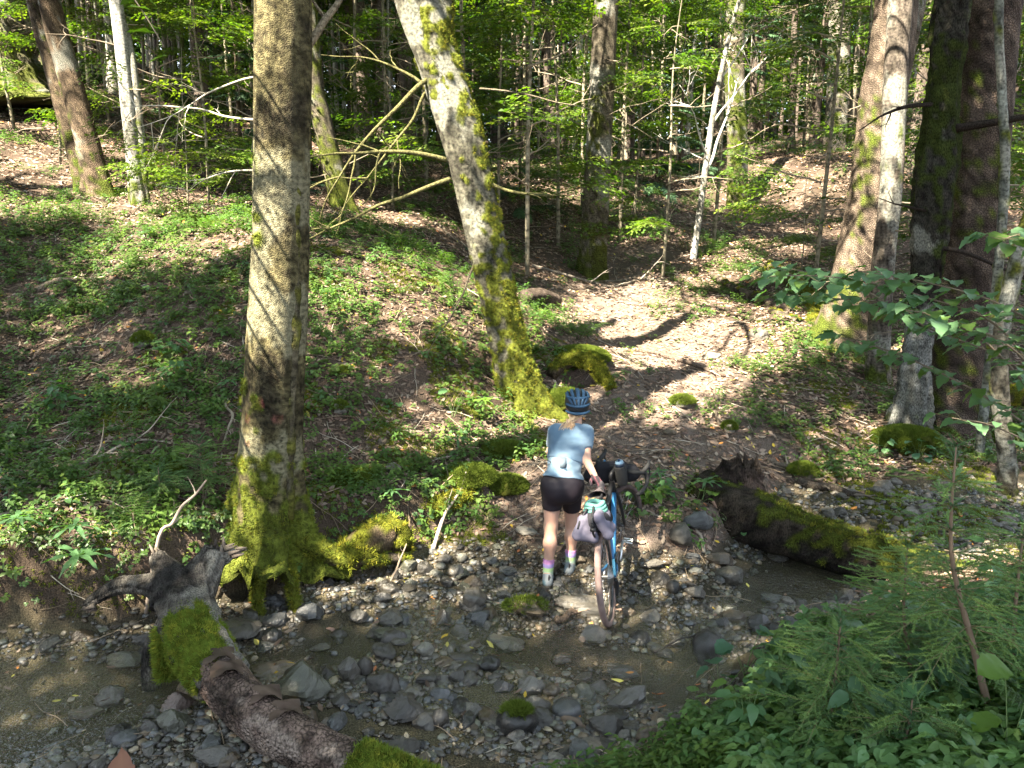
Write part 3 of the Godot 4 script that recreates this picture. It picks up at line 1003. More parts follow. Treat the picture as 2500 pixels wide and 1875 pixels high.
func main_trees() -> void:
	# --- the big lichen covered trunk on the bank
	rng.seed = 1000
	var at := P(-1.95, 0.30, 5.78)
	var t := thing("mossy_beech_tree", "big grey tree with lichen, faded red paint and green moss foot on the stream bank", "tree", at)
	var tufts := Inst.new()
	# worn strokes of red forester's paint
	var red := Color(0.42, 0.12, 0.11)
	var scars := []
	for q in [[-2.07, 1.52, -1.99, 1.50], [-1.86, 1.53, -1.76, 1.50], [-2.08, 1.38, -1.98, 1.40], [-1.88, 1.40, -1.76, 1.41], [-2.06, 1.22, -1.95, 1.20], [-2.04, 1.08, -1.96, 1.06]]:
		for k in 5:
			scars.append([P(lerpf(q[0], q[2], k / 4.0), lerpf(q[1], q[3], k / 4.0), 5.57) - at, 0.04, red])
	var line := pts_of([[-1.93, 0.17, 5.70], [-1.93, 0.36, 5.75], [-1.87, 1.01, 5.75], [-1.80, 1.74, 5.76], [-1.73, 2.43, 5.78], [-1.66, 3.42, 5.8], [-1.60, 4.34, 5.8], [-1.52, 6.0, 5.9], [-1.4, 9.0, 6.1]])
	for i in line.size():
		line[i] -= at
	var tb := trunk(line, [0.225, 0.215, 0.205, 0.196, 0.19, 0.183, 0.175, 0.13], {
		"ragged": 0.11, "sides": 110, "step": 0.022, "flare": 1.15, "flare_h": 0.33, "flutes": 6, "flute_amp": 0.035, "phase": 1.2, "bump": 0.025,
		"bark": Color(0.155, 0.135, 0.068), "bark2": Color(0.07, 0.06, 0.036), "lichen": Color(0.25, 0.235, 0.15), "lichen_w": 0.42,
		"moss": Color(0.12, 0.145, 0.022), "moss_base": 1.7, "moss_h": 0.38, "moss_w": -0.5, "moss_side": Vector3(-0.14, 0, -0.1),
		"scar": scars}, [tufts, 0.3, 0.8])
	var tr := put(mesh_of(tb), "trunk", M.bark, t)
	copies(tufts, tuft_mesh, "moss", M.moss_tuft, t)
	# a dark bark seam, proud of the stem, runs down its right flank
	var seam := trunk(pts_of([[-1.74, 0.6, 5.64], [-1.695, 1.4, 5.67], [-1.63, 2.0, 5.68], [-1.585, 2.8, 5.70], [-1.55, 3.5, 5.72], [-1.505, 4.6, 5.74]]), [0.05, 0.055, 0.05, 0.042, 0.03], {"sides": 14, "step": 0.05, "bump": 0.05, "bark": Color(0.16, 0.14, 0.09), "bark2": Color(0.08, 0.07, 0.05), "moss_w": -0.35, "moss": Color(0.13, 0.13, 0.03)})
	put(mesh_of(seam, false, at), "bark_seam", M.bark, t)
	# roots grip the bank over the washed out hollow
	var roots := [[[-1.8, 0.42, 5.6], [-1.66, 0.16, 5.4], [-1.62, -0.02, 5.3], [-1.6, -0.12, 5.28]], [[-1.7, 0.4, 5.75], [-1.4, 0.26, 5.7], [-1.1, 0.2, 5.82], [-0.85, 0.12, 5.95]], [[-2.2, 0.45, 5.75], [-2.45, 0.42, 5.72], [-2.7, 0.4, 5.7], [-2.9, 0.4, 5.7]], [[-1.9, 0.38, 5.55], [-1.9, 0.1, 5.33], [-1.86, -0.05, 5.25], [-1.85, -0.12, 5.22]]]
	for i in roots.size():
		var tf := Inst.new()
		var rb := trunk(pts_of(roots[i]), [0.10 if i in [1, 2] else 0.055, 0.08 if i in [1, 2] else 0.042, 0.06 if i in [1, 2] else 0.035, 0.03], {"sides": 20, "step": 0.03, "bump": 0.09, "bark": Color(0.19, 0.15, 0.11), "bark2": Color(0.09, 0.07, 0.05), "moss": Color(0.13, 0.15, 0.02), "moss_w": [-0.35, 0.35, 0.45, -0.35][i], "moss_base": 0.4, "moss_side": Vector3(0, 0.4, 0)}, [tf, 0.6, 0.9])
		var ro := put(mesh_of(rb, false, at), "root", M.bark, t)
		for k in range(0, tf.buf.size(), 16):
			tf.buf[k + 3] -= at.x
			tf.buf[k + 7] -= at.y
			tf.buf[k + 11] -= at.z
		copies(tf, tuft_mesh, "moss", M.moss_tuft, ro)
	with_crown(t, 10.5)
	# bare side branches seen against the wood behind
	var lb := Buf.new()
	limb(lb, P(-1.52, 4.0, 5.85) - at, Vector3(0.6, 0.75, -0.6), 1.4, 0.035, 71, Color(0.30, 0.25, 0.17), -0.3, 3)
	put(mesh_of(lb), "branch", M.bark, t)
	for q in [[[-1.78, 3.55, 5.75], Vector3(-1, 0.1, -0.25), 1.3, 0.010, 72], [[-1.74, 3.85, 5.75], Vector3(-1, 0.02, 0.1), 1.0, 0.008, 73], [[-1.8, 3.2, 5.78], Vector3(-1, -0.02, -0.4), 0.9, 0.008, 74]]:
		lb = Buf.new()
		var ends := limb(lb, P(q[0][0], q[0][1], q[0][2]) - at, q[1], q[2], q[3], q[4], Color(0.4, 0.37, 0.3), 0.15, 4)
		put(mesh_of(lb), "branch", M.twig, t)
		var lv := Inst.new()
		for e in ends:
			for k in 2:
				lv.add(basis_to(Vector3(R(-1, 0.3), R(-0.4, 0.1), R(-1, 1)).normalized(), R(-0.4, 0.4), R(0.25, 0.45)), e + jit(0.05), BEECH[3] * R(0.9, 1.3))
		copies(lv, spray[0], "leaves", M.leaf, t)

	# --- the leaning forked tree
	rng.seed = 1100
	at = P(0.13, 0.72, 8.8)
	t = thing("leaning_forked_tree", "leaning mossy tree that forks near the top, behind the cyclist", "tree", at)
	line = pts_of([[0.22, 0.50, 8.78], [0.12, 0.85, 8.8], [-0.01, 1.36, 8.8], [-0.16, 2.0, 8.8], [-0.32, 2.78, 8.82], [-0.51, 3.63, 8.85], [-0.73, 4.35, 8.9], [-0.86, 4.85, 8.9], [-0.84, 5.4, 8.95], [-0.80, 6.5, 9.0], [-0.7, 9.0, 9.2]])
	for i in line.size():
		line[i] -= at
	var look := {"sides": 90, "step": 0.028, "flare": 0.75, "flare_h": 0.32, "flutes": 5, "flute_amp": 0.05, "phase": 0.4, "bump": 0.03,
		"bark": Color(0.165, 0.158, 0.12), "bark2": Color(0.075, 0.072, 0.054), "lichen": Color(0.26, 0.26, 0.215), "lichen_w": 0.42,
		"moss": Color(0.13, 0.15, 0.022), "moss_base": 1.0, "moss_h": 0.35, "moss_w": 0.06, "moss_side": Vector3(0.5, 0.2, 0.0)}
	tufts = Inst.new()
	tb = trunk(line, [0.22, 0.21, 0.2, 0.215, 0.235, 0.225, 0.19, 0.15, 0.14, 0.12, 0.08], look, [tufts, 0.35, 0.9])
	put(mesh_of(tb), "trunk", M.bark, t)
	line = pts_of([[-0.62, 4.0, 8.86], [-0.84, 4.55, 8.84], [-1.0, 4.9, 8.84], [-1.14, 5.3, 8.84], [-1.5, 6.6, 8.9], [-1.9, 8.6, 9.0]])
	look.flare = 0.1
	look.moss_base = 0.3
	tb = trunk(line, [0.17, 0.15, 0.135, 0.12, 0.1, 0.06], look)
	put(mesh_of(tb, false, at), "fork", M.bark, t)
	copies(tufts, tuft_mesh, "moss", M.moss_tuft, t)
	with_crown(t, 10.0)
	var mossy := Color(0.16, 0.15, 0.065)
	for q in [[[-0.72, 3.55, 8.75], Vector3(-1, 0.1, 0.3), 1.7, 0.04, 81, 2], [[-0.68, 3.35, 8.75], Vector3(-1, -0.35, 0.5), 2.0, 0.035, 82, 3], [[-0.7, 4.2, 8.8], Vector3(-1, 0.45, 0.1), 1.5, 0.03, 83, 3], [[-0.75, 4.5, 8.8], Vector3(-1, -0.75, 0.2), 2.3, 0.04, 84, 4], [[-0.78, 4.45, 8.8], Vector3(-0.9, -0.95, -0.2), 2.0, 0.03, 87, 4], [[-0.4, 2.45, 8.7], Vector3(-0.5, -1, 0.3), 1.3, 0.02, 85, 3], [[-0.25, 3.3, 8.75], Vector3(1, -0.45, 0.1), 1.0, 0.03, 86, 2], [[-0.35, 4.3, 8.8], Vector3(1, -0.3, 0.1), 2.0, 0.014, 88, 4]]:
		var lb2 := Buf.new()
		limb(lb2, P(q[0][0], q[0][1], q[0][2]) - at, q[1], q[2], q[3] * 0.75, q[4], mossy if q[3] > 0.02 else Color(0.2, 0.17, 0.12), 0.1, q[5])
		put(mesh_of(lb2), "branch", M.bark, t)

	# --- other trunks: name, label, line, radii, look, bark
	var green_side := Vector3(-0.35, 0, 0)
	var bare := {"sides": 30, "step": 0.08, "flare": 0.5, "flare_h": 0.3, "bump": 0.02, "bark": Color(0.22, 0.19, 0.14), "bark2": Color(0.11, 0.095, 0.07), "lichen_w": 0.42, "moss": Color(0.10, 0.13, 0.02), "moss_base": 1.0, "moss_h": 0.4, "moss_w": -0.5}
	var list := [
		["straight_beech_tree", "straight mossy trunk standing at the back of the clearing, left of the white dead tree", [[1.76, 1.7, 17.0], [1.77, 2.4, 17.0], [1.82, 3.78, 17.0], [1.88, 5.66, 17.0], [1.94, 7.46, 17.0], [2.1, 11.0, 17.0]], [0.30, 0.28, 0.265, 0.25, 0.22, 0.15], {"moss_w": -0.2, "moss": Color(0.10, 0.115, 0.025), "flare": 0.45, "lichen_w": 0.4}, M.bark, 11.0],
		["broad_spruce_tree", "broad trunk with flaring mossy foot beside the mossy fallen log, right of the path", [[5.30, 0.72, 12.2], [5.33, 1.2, 12.2], [5.41, 2.08, 12.2], [5.54, 3.49, 12.2], [5.58, 4.84, 12.2], [5.66, 6.13, 12.2], [5.7, 12.0, 12.4]], [0.37, 0.33, 0.31, 0.29, 0.27, 0.25, 0.15], {"flare": 0.75, "flare_h": 0.45, "flutes": 6, "flute_amp": 0.05, "bark": Color(0.27, 0.21, 0.16), "bark2": Color(0.13, 0.10, 0.075), "lichen_w": 0.0, "moss_w": -0.55, "moss_side": Vector3(-0.35, 0, 0), "moss_base": 0.7}, M.plate_bark, 12.0],
		["slim_grey_tree", "slim grey trunk right in front of the broad trunk on the right", [[5.33, 0.30, 11.0], [5.31, 0.6, 11.0], [5.24, 2.15, 11.0], [5.25, 3.42, 11.0], [5.18, 4.63, 11.0], [5.16, 5.8, 11.0], [5.1, 10.0, 11.0]], [0.16, 0.15, 0.145, 0.15, 0.16, 0.15, 0.1], {"bark": Color(0.26, 0.22, 0.18), "bark2": Color(0.13, 0.11, 0.09), "lichen_w": 0.4, "moss_w": -0.6}, M.bark, 0.0],
		["plated_spruce_tree", "thick dark spruce trunk with scaly plated bark at the right edge", [[5.55, 0.1, 9.4], [5.53, 0.5, 9.4], [5.50, 1.38, 9.4], [5.51, 2.78, 9.4], [5.49, 4.1, 9.4], [5.45, 5.36, 9.4], [5.4, 12.0, 9.4]], [0.33, 0.31, 0.30, 0.295, 0.28, 0.27, 0.16], {"flare": 0.45, "flare_h": 0.35, "flutes": 5, "bark": Color(0.20, 0.155, 0.125), "bark2": Color(0.10, 0.075, 0.06), "lichen_w": 0.0, "moss_w": -0.75, "moss_base": 0.7, "moss_side": Vector3(-0.4, 0, 0)}, M.plate_bark, 12.0],
		["double_stemmed_oak_tree", "leaning brown rough trunk with a second stem on the left slope", [[-8.0, 3.3, 15.0], [-8.03, 3.7, 15.0], [-8.23, 4.83, 15.0], [-8.42, 5.96, 15.0], [-8.58, 6.91, 15.0], [-9.0, 11.0, 15.0]], [0.2, 0.2, 0.19, 0.18, 0.17, 0.1], {"bark": Color(0.22, 0.165, 0.11), "bark2": Color(0.10, 0.075, 0.05), "lichen_w": 0.15, "moss_w": -0.45}, M.plate_bark, 9.0],
		["twin_beech_tree", "pair of pale sunlit stems growing from one foot on the left crest", [[-6.36, 2.95, 13.5], [-6.38, 3.3, 13.5], [-6.40, 4.32, 13.5], [-6.42, 5.43, 13.5], [-6.45, 6.49, 13.5], [-6.6, 10.0, 13.5]], [0.12, 0.11, 0.105, 0.1, 0.095, 0.06], {"bark": Color(0.40, 0.39, 0.34), "bark2": Color(0.24, 0.23, 0.19), "lichen_w": 0.5, "lichen": Color(0.5, 0.5, 0.46), "moss_w": -0.7}, M.bark, 8.5],
		["gnarled_mossy_tree", "gnarled old mossy trunk with spreading roots at the upper left edge", [[-12.15, 5.9, 20.0], [-12.2, 6.4, 20.0], [-12.3, 7.03, 20.0], [-12.16, 7.67, 20.0], [-12.0, 8.3, 20.0], [-11.6, 13.0, 20.0]], [0.55, 0.5, 0.42, 0.45, 0.42, 0.2], {"flare": 0.9, "flare_h": 0.5, "bump": 0.12, "flutes": 7, "flute_amp": 0.1, "bark": Color(0.20, 0.18, 0.12), "moss_w": 0.05, "moss": Color(0.12, 0.14, 0.03), "lichen_w": 0.3}, M.bark, 10.0],
		["mossy_tree", "dark mossy trunk just right of the big lichen trunk, further up the slope", [[-3.2, 3.0, 15.0], [-3.23, 3.3, 15.0], [-3.37, 4.0, 15.0], [-3.55, 4.91, 15.0], [-3.66, 5.72, 15.0], [-3.8, 9.5, 15.0]], [0.2, 0.18, 0.17, 0.16, 0.15, 0.09], {"moss_w": 0.1, "moss": Color(0.10, 0.12, 0.02), "bark": Color(0.16, 0.14, 0.10)}, M.bark, 9.0],
		["grey_spruce_tree", "grey straight trunk with spreading roots on the brown slope at the right", [[12.1, 4.8, 30.0], [12.1, 5.3, 30.0], [12.04, 7.89, 30.0], [11.9, 11.07, 30.0], [11.8, 16.0, 30.0]], [0.42, 0.4, 0.38, 0.35, 0.2], {"bark": Color(0.30, 0.27, 0.22), "bark2": Color(0.16, 0.14, 0.11), "lichen_w": 0.3, "moss_w": -0.45, "flare": 0.8}, M.bark, 14.0],
		["shaded_beech_tree", "greenish trunk in the dip behind the white dead tree", [[7.4, 3.1, 26.0], [7.4, 3.7, 26.0], [7.28, 5.78, 26.0], [7.05, 8.6, 26.0], [7.0, 14.0, 26.0]], [0.34, 0.32, 0.3, 0.28, 0.15], {"moss_w": -0.05, "bark": Color(0.2, 0.17, 0.12), "flare": 0.6}, M.bark, 13.0],
		["lit_spruce_tree", "sunlit upright trunk behind the slim grey trunk near the top right", [[6.0, 1.2, 14.0], [6.05, 1.6, 14.0], [6.35, 3.5, 14.0], [6.55, 5.5, 14.0], [6.75, 7.2, 14.0], [7.0, 12.0, 14.0]], [0.3, 0.29, 0.28, 0.27, 0.26, 0.15], {"bark": Color(0.36, 0.30, 0.23), "bark2": Color(0.17, 0.14, 0.1), "lichen_w": 0.3, "moss_w": -0.7}, M.plate_bark, 12.0],
	]
	for q in list:
		rng.seed = hash(q[0])
		var o: Dictionary = bare.duplicate()
		o.merge(q[4], true)
		o.phase = R(0, 6)
		var foot := P(q[2][0][0], q[2][0][1], q[2][0][2])
		var tree := simple_tree(q[0], q[1], foot, q[2], q[3], o, q[5])
		if q[6] > 0.0:
			with_crown(tree, q[6])
		# a few dead twigs on the stem
		for k in 5:
			var f := R(0.25, 0.7)
			var li := pts_of(q[2])
			var u := f * (li.size() - 1)
			var c := li[int(u)].lerp(li[int(u) + 1], u - int(u)) - foot
			var tw := Buf.new()
			var a := R(0, TAU)
			limb(tw, c, Vector3(cos(a), R(-0.2, 0.4), sin(a)), R(0.6, 1.6), 0.014, 3000 + k + hash(q[0]) % 1000, Color(0.19, 0.16, 0.12), 0.1, 3)
			put(mesh_of(tw), "twig", M.twig, tree)
	# second stems
	var oak := get_node("double_stemmed_oak_tree") as Node3D
	var o2: Dictionary = bare.duplicate()
	o2.merge({"bark": Color(0.23, 0.17, 0.115), "bark2": Color(0.10, 0.075, 0.05), "lichen_w": 0.2, "moss_w": -0.5}, true)
	put(mesh_of(trunk(pts_of([[-7.66, 3.35, 14.7], [-7.68, 3.7, 14.7], [-7.78, 4.46, 14.7], [-8.0, 5.66, 14.7], [-8.2, 6.83, 14.7], [-8.5, 10.0, 14.7]]), [0.22, 0.2, 0.19, 0.18, 0.16, 0.1], o2), false, oak.position), "stem", M.plate_bark, oak)
	var twin := get_node("twin_beech_tree") as Node3D
	o2.merge({"bark": Color(0.38, 0.37, 0.31), "bark2": Color(0.22, 0.21, 0.17), "lichen_w": 0.45, "moss_w": -0.6}, true)
	put(mesh_of(trunk(pts_of([[-6.28, 2.98, 13.55], [-6.29, 3.3, 13.55], [-6.27, 4.34, 13.55], [-6.29, 5.45, 13.55], [-6.4, 6.09, 13.6], [-6.55, 6.6, 13.6], [-7.0, 8.0, 13.6]]), [0.08, 0.075, 0.07, 0.065, 0.06, 0.04], o2), false, twin.position), "stem", M.bark, twin)

	# --- the rotten snag with pale bare wood
	rng.seed = 1300
	at = P(4.78, 0.3, 9.0)
	t = thing("rotten_snag", "pale rotten snag with black crusted bark on a mossy mound at the right", "dead tree", at)
	var sn := {"sides": 40, "step": 0.04, "flare": 0.5, "flare_h": 0.35, "flutes": 7, "flute_amp": 0.16, "bump": 0.2, "bark": Color(0.40, 0.41, 0.38), "bark2": Color(0.22, 0.22, 0.19), "lichen_w": 0.3, "moss": Color(0.10, 0.12, 0.03), "moss_w": -0.45, "moss_base": 1.1, "moss_h": 0.3, "stretch": 0.3}
	put(mesh_of(trunk(pts_of([[4.74, 0.2, 9.0], [4.75, 0.6, 9.0], [4.77, 1.2, 9.0], [4.79, 1.75, 9.0]]), [0.22, 0.19, 0.16, 0.15], sn), false, at), "trunk", M.wood, t)
	sn.merge({"bark": Color(0.085, 0.08, 0.065), "bark2": Color(0.035, 0.03, 0.025), "moss_w": -0.05, "moss_base": 0.0, "flare": 0.0, "bump": 0.2, "moss": Color(0.06, 0.08, 0.02)}, true)
	put(mesh_of(trunk(pts_of([[4.79, 1.7, 9.0], [4.78, 2.4, 9.0], [4.78, 3.04, 9.0], [4.80, 3.8, 9.0], [4.78, 4.53, 9.0], [4.78, 5.25, 9.0], [4.8, 7.0, 9.0]]), [0.165, 0.16, 0.19, 0.175, 0.16, 0.17, 0.14], sn), false, at), "crusted_stem", M.wood, t)
	for q in [[[4.75, 4.15, 8.95], Vector3(-1, 0.15, 0.1), 1.1, 0.03, 91], [[4.9, 3.9, 8.9], Vector3(1, 0.25, 0.25), 1.5, 0.05, 92], [[4.85, 2.6, 8.9], Vector3(1, -0.15, 0.3), 1.2, 0.03, 93], [[4.7, 3.0, 8.9], Vector3(-1, 0.1, 0.3), 0.7, 0.02, 94]]:
		var lb3 := Buf.new()
		limb(lb3, P(q[0][0], q[0][1], q[0][2]) - at, q[1], q[2], q[3], q[4], Color(0.06, 0.05, 0.04), 0.0, 2)
		put(mesh_of(lb3), "branch", M.wood, t)

	# --- the thin dark tree close by at the right edge
	rng.seed = 1400
	at = P(4.8, 0.25, 7.2)
	t = thing("thin_bent_tree", "thin dark bent stem at the right edge in front of the plated spruce", "tree", at)
	put(mesh_of(trunk(pts_of([[4.86, 0.1, 7.2], [4.80, 0.62, 7.2], [4.66, 1.26, 7.2], [4.60, 1.92, 7.2], [4.65, 2.35, 7.2], [4.74, 2.9, 7.2], [5.1, 4.2, 7.2], [5.5, 6.5, 7.2]]), [0.085, 0.075, 0.07, 0.065, 0.06, 0.055, 0.04], {"sides": 20, "step": 0.04, "bump": 0.06, "bark": Color(0.17, 0.16, 0.13), "bark2": Color(0.06, 0.055, 0.04), "lichen_w": 0.3, "moss_w": -0.3, "moss_base": 0.7, "moss": Color(0.09, 0.10, 0.02)}), false, at), "trunk", M.bark, t)
	with_crown(t, 10.0)
	at = P(5.25, 0.6, 8.4)
	t = thing("pale_pole_tree", "slender pale greenish pole stem in front of the plated spruce", "tree", at)
	put(mesh_of(trunk(pts_of([[5.28, 0.3, 8.4], [5.27, 1.5, 8.4], [5.24, 3.27, 8.45], [5.1, 4.2, 8.45], [4.96, 5.11, 8.45], [4.8, 7.5, 8.5]]), [0.05, 0.048, 0.045, 0.04, 0.03], {"sides": 14, "step": 0.06, "bark": Color(0.30, 0.32, 0.28), "bark2": Color(0.16, 0.17, 0.14), "moss_w": -0.25, "lichen_w": 0.4}), false, at), "trunk", M.bark, t)

	# --- the white dead tree in the clearing
	rng.seed = 1500
	at = P(4.41, 2.0, 19.0)
	t = thing("white_dead_tree", "bleached white dead sapling with bare forked branches in the clearing", "dead tree", at)
	put(mesh_of(trunk(pts_of([[4.40, 1.9, 19.0], [4.43, 2.4, 19.0], [4.55, 3.58, 19.0], [4.73, 5.49, 19.0], [4.97, 7.02, 19.0], [5.24, 8.2, 19.0], [5.4, 9.2, 19.0]]), [0.085, 0.08, 0.075, 0.065, 0.055, 0.045, 0.03], {"sides": 16, "step": 0.08, "bump": 0.03, "bark": Color(0.52, 0.51, 0.46), "bark2": Color(0.36, 0.35, 0.30), "moss_w": -0.8, "lichen_w": 0.4, "lichen": Color(0.6, 0.6, 0.56)}), false, at), "trunk", M.bark, t)
	for q in [[[4.62, 4.2, 19.0], Vector3(0.75, 1, 0.1), 2.6, 0.04, 101], [[4.64, 4.6, 19.0], Vector3(-0.8, 0.9, 0.2), 1.9, 0.025, 102], [[4.72, 5.3, 19.0], Vector3(0.85, 0.9, 0.3), 2.4, 0.03, 103], [[4.6, 4.1, 19.0], Vector3(-0.9, -0.1, 0.4), 0.9, 0.014, 104], [[4.85, 6.3, 19.0], Vector3(0.9, 0.8, -0.2), 2.0, 0.025, 105], [[4.6, 4.5, 19.0], Vector3(-1, 0.2, 0.1), 1.6, 0.014, 106]]:
		var lb4 := Buf.new()
		limb(lb4, P(q[0][0], q[0][1], q[0][2]) - at, q[1], q[2], q[3], q[4], Color(0.52, 0.51, 0.47), -0.2, 4)
		put(mesh_of(lb4), "branch", M.twig, t)

	# trees outside the frame whose crowns shade the ford
	var shade_label := "tall beech standing outside the picture that shades the ford"
	for i in CANOPY_TREES.size():
		var q: Array = CANOPY_TREES[i]
		rng.seed = 1600 + i
		var y := base_h(q[0], q[1])
		var foot := P(q[0], y - 0.15, q[1])
		var tree := simple_tree("shade_beech_tree", shade_label, foot, [[q[0], y - 0.15, q[1]], [q[0] + R(-0.2, 0.2), y + 4.0, q[1]], [q[0] + R(-0.5, 0.5), y + 12.0, q[1] + R(-0.5, 0.5)]], [0.26, 0.22, 0.1], bare, M.far_bark, "shade trees around the ford")
		with_crown(tree, 11.0)

func hang_canopy() -> void:
	var crowns := canopy(tops)
	for i in tops.size():
		var t: Node3D = top_nodes[i][0]
		if crowns[i].n > 0:
			var c := copies(crowns[i], clump[0], "crown", M.leaf, t)
			c.position = Vector3(0, top_nodes[i][1], 0)
		# limbs that carry it
		rng.seed = 1700 + i
		for k in 4:
			var b := Buf.new()
			var a := R(0, TAU)
			limb(b, Vector3(0, top_nodes[i][1] - 2.5 + 0.4 * k, 0), Vector3(cos(a), 0.5, sin(a)), 4.0, 0.06, 1800 + i * 5 + k, Color(0.16, 0.14, 0.11), 0.0, 3)
			put(mesh_of(b), "limb", M.far_bark, t)

# a low leafy bough of a tree outside the frame; the sun draws it as slanting stripes on the big trunk
func build_bough() -> void:
	rng.seed = 1950
	var sun := SUN_TO.normalized()
	var holder := top_nodes[0][0] as Node3D
	for q in top_nodes:
		if q[0].name == "shade_beech_tree_004":
			holder = q[0]
	var leaves := Inst.new()
	for y in [0.95, 1.62, 1.85, 2.12, 2.42, 2.75, 3.2, 3.6]:
		var hit := P(-1.95 + 0.085 * y, y, 5.58)
		var c := hit + sun * R(2.5, 3.1)
		var across := (Vector3(1, 0, 0.6).normalized() - sun * sun.dot(Vector3(1, 0, 0.6).normalized())).normalized()
		var down := across.cross(sun).normalized()
		if down.y > 0.0:
			down = -down
		var dir := (across + down * R(0.75, 1.25)).normalized()
		var b := Buf.new()
		var p := PackedVector3Array([holder.position + Vector3(0, 5.5, 0), c - dir * 0.9 + Vector3(-0.4, 0.2, 0.2), c - dir * 0.25 + jit(0.03), c + dir * 0.35 + jit(0.03)])
		for i in p.size():
			p[i] -= holder.position
		tube(b, smooth_line(p, 6), [0.045, 0.03, 0.022, 0.008], 6, Color(0.16, 0.14, 0.11))
		put(mesh_of(b), "bough", M.far_bark, holder)
		for k in 8:
			var at := c + dir * R(-0.26, 0.3) + jit(0.03) - holder.position
			leaves.add(basis_to((dir + jit(0.35)).normalized(), R(-1, 1), R(0.24, 0.4)), at, BEECH[rng.randi() % 4])
	copies(leaves, spray[1], "leaves", M.leaf, holder)
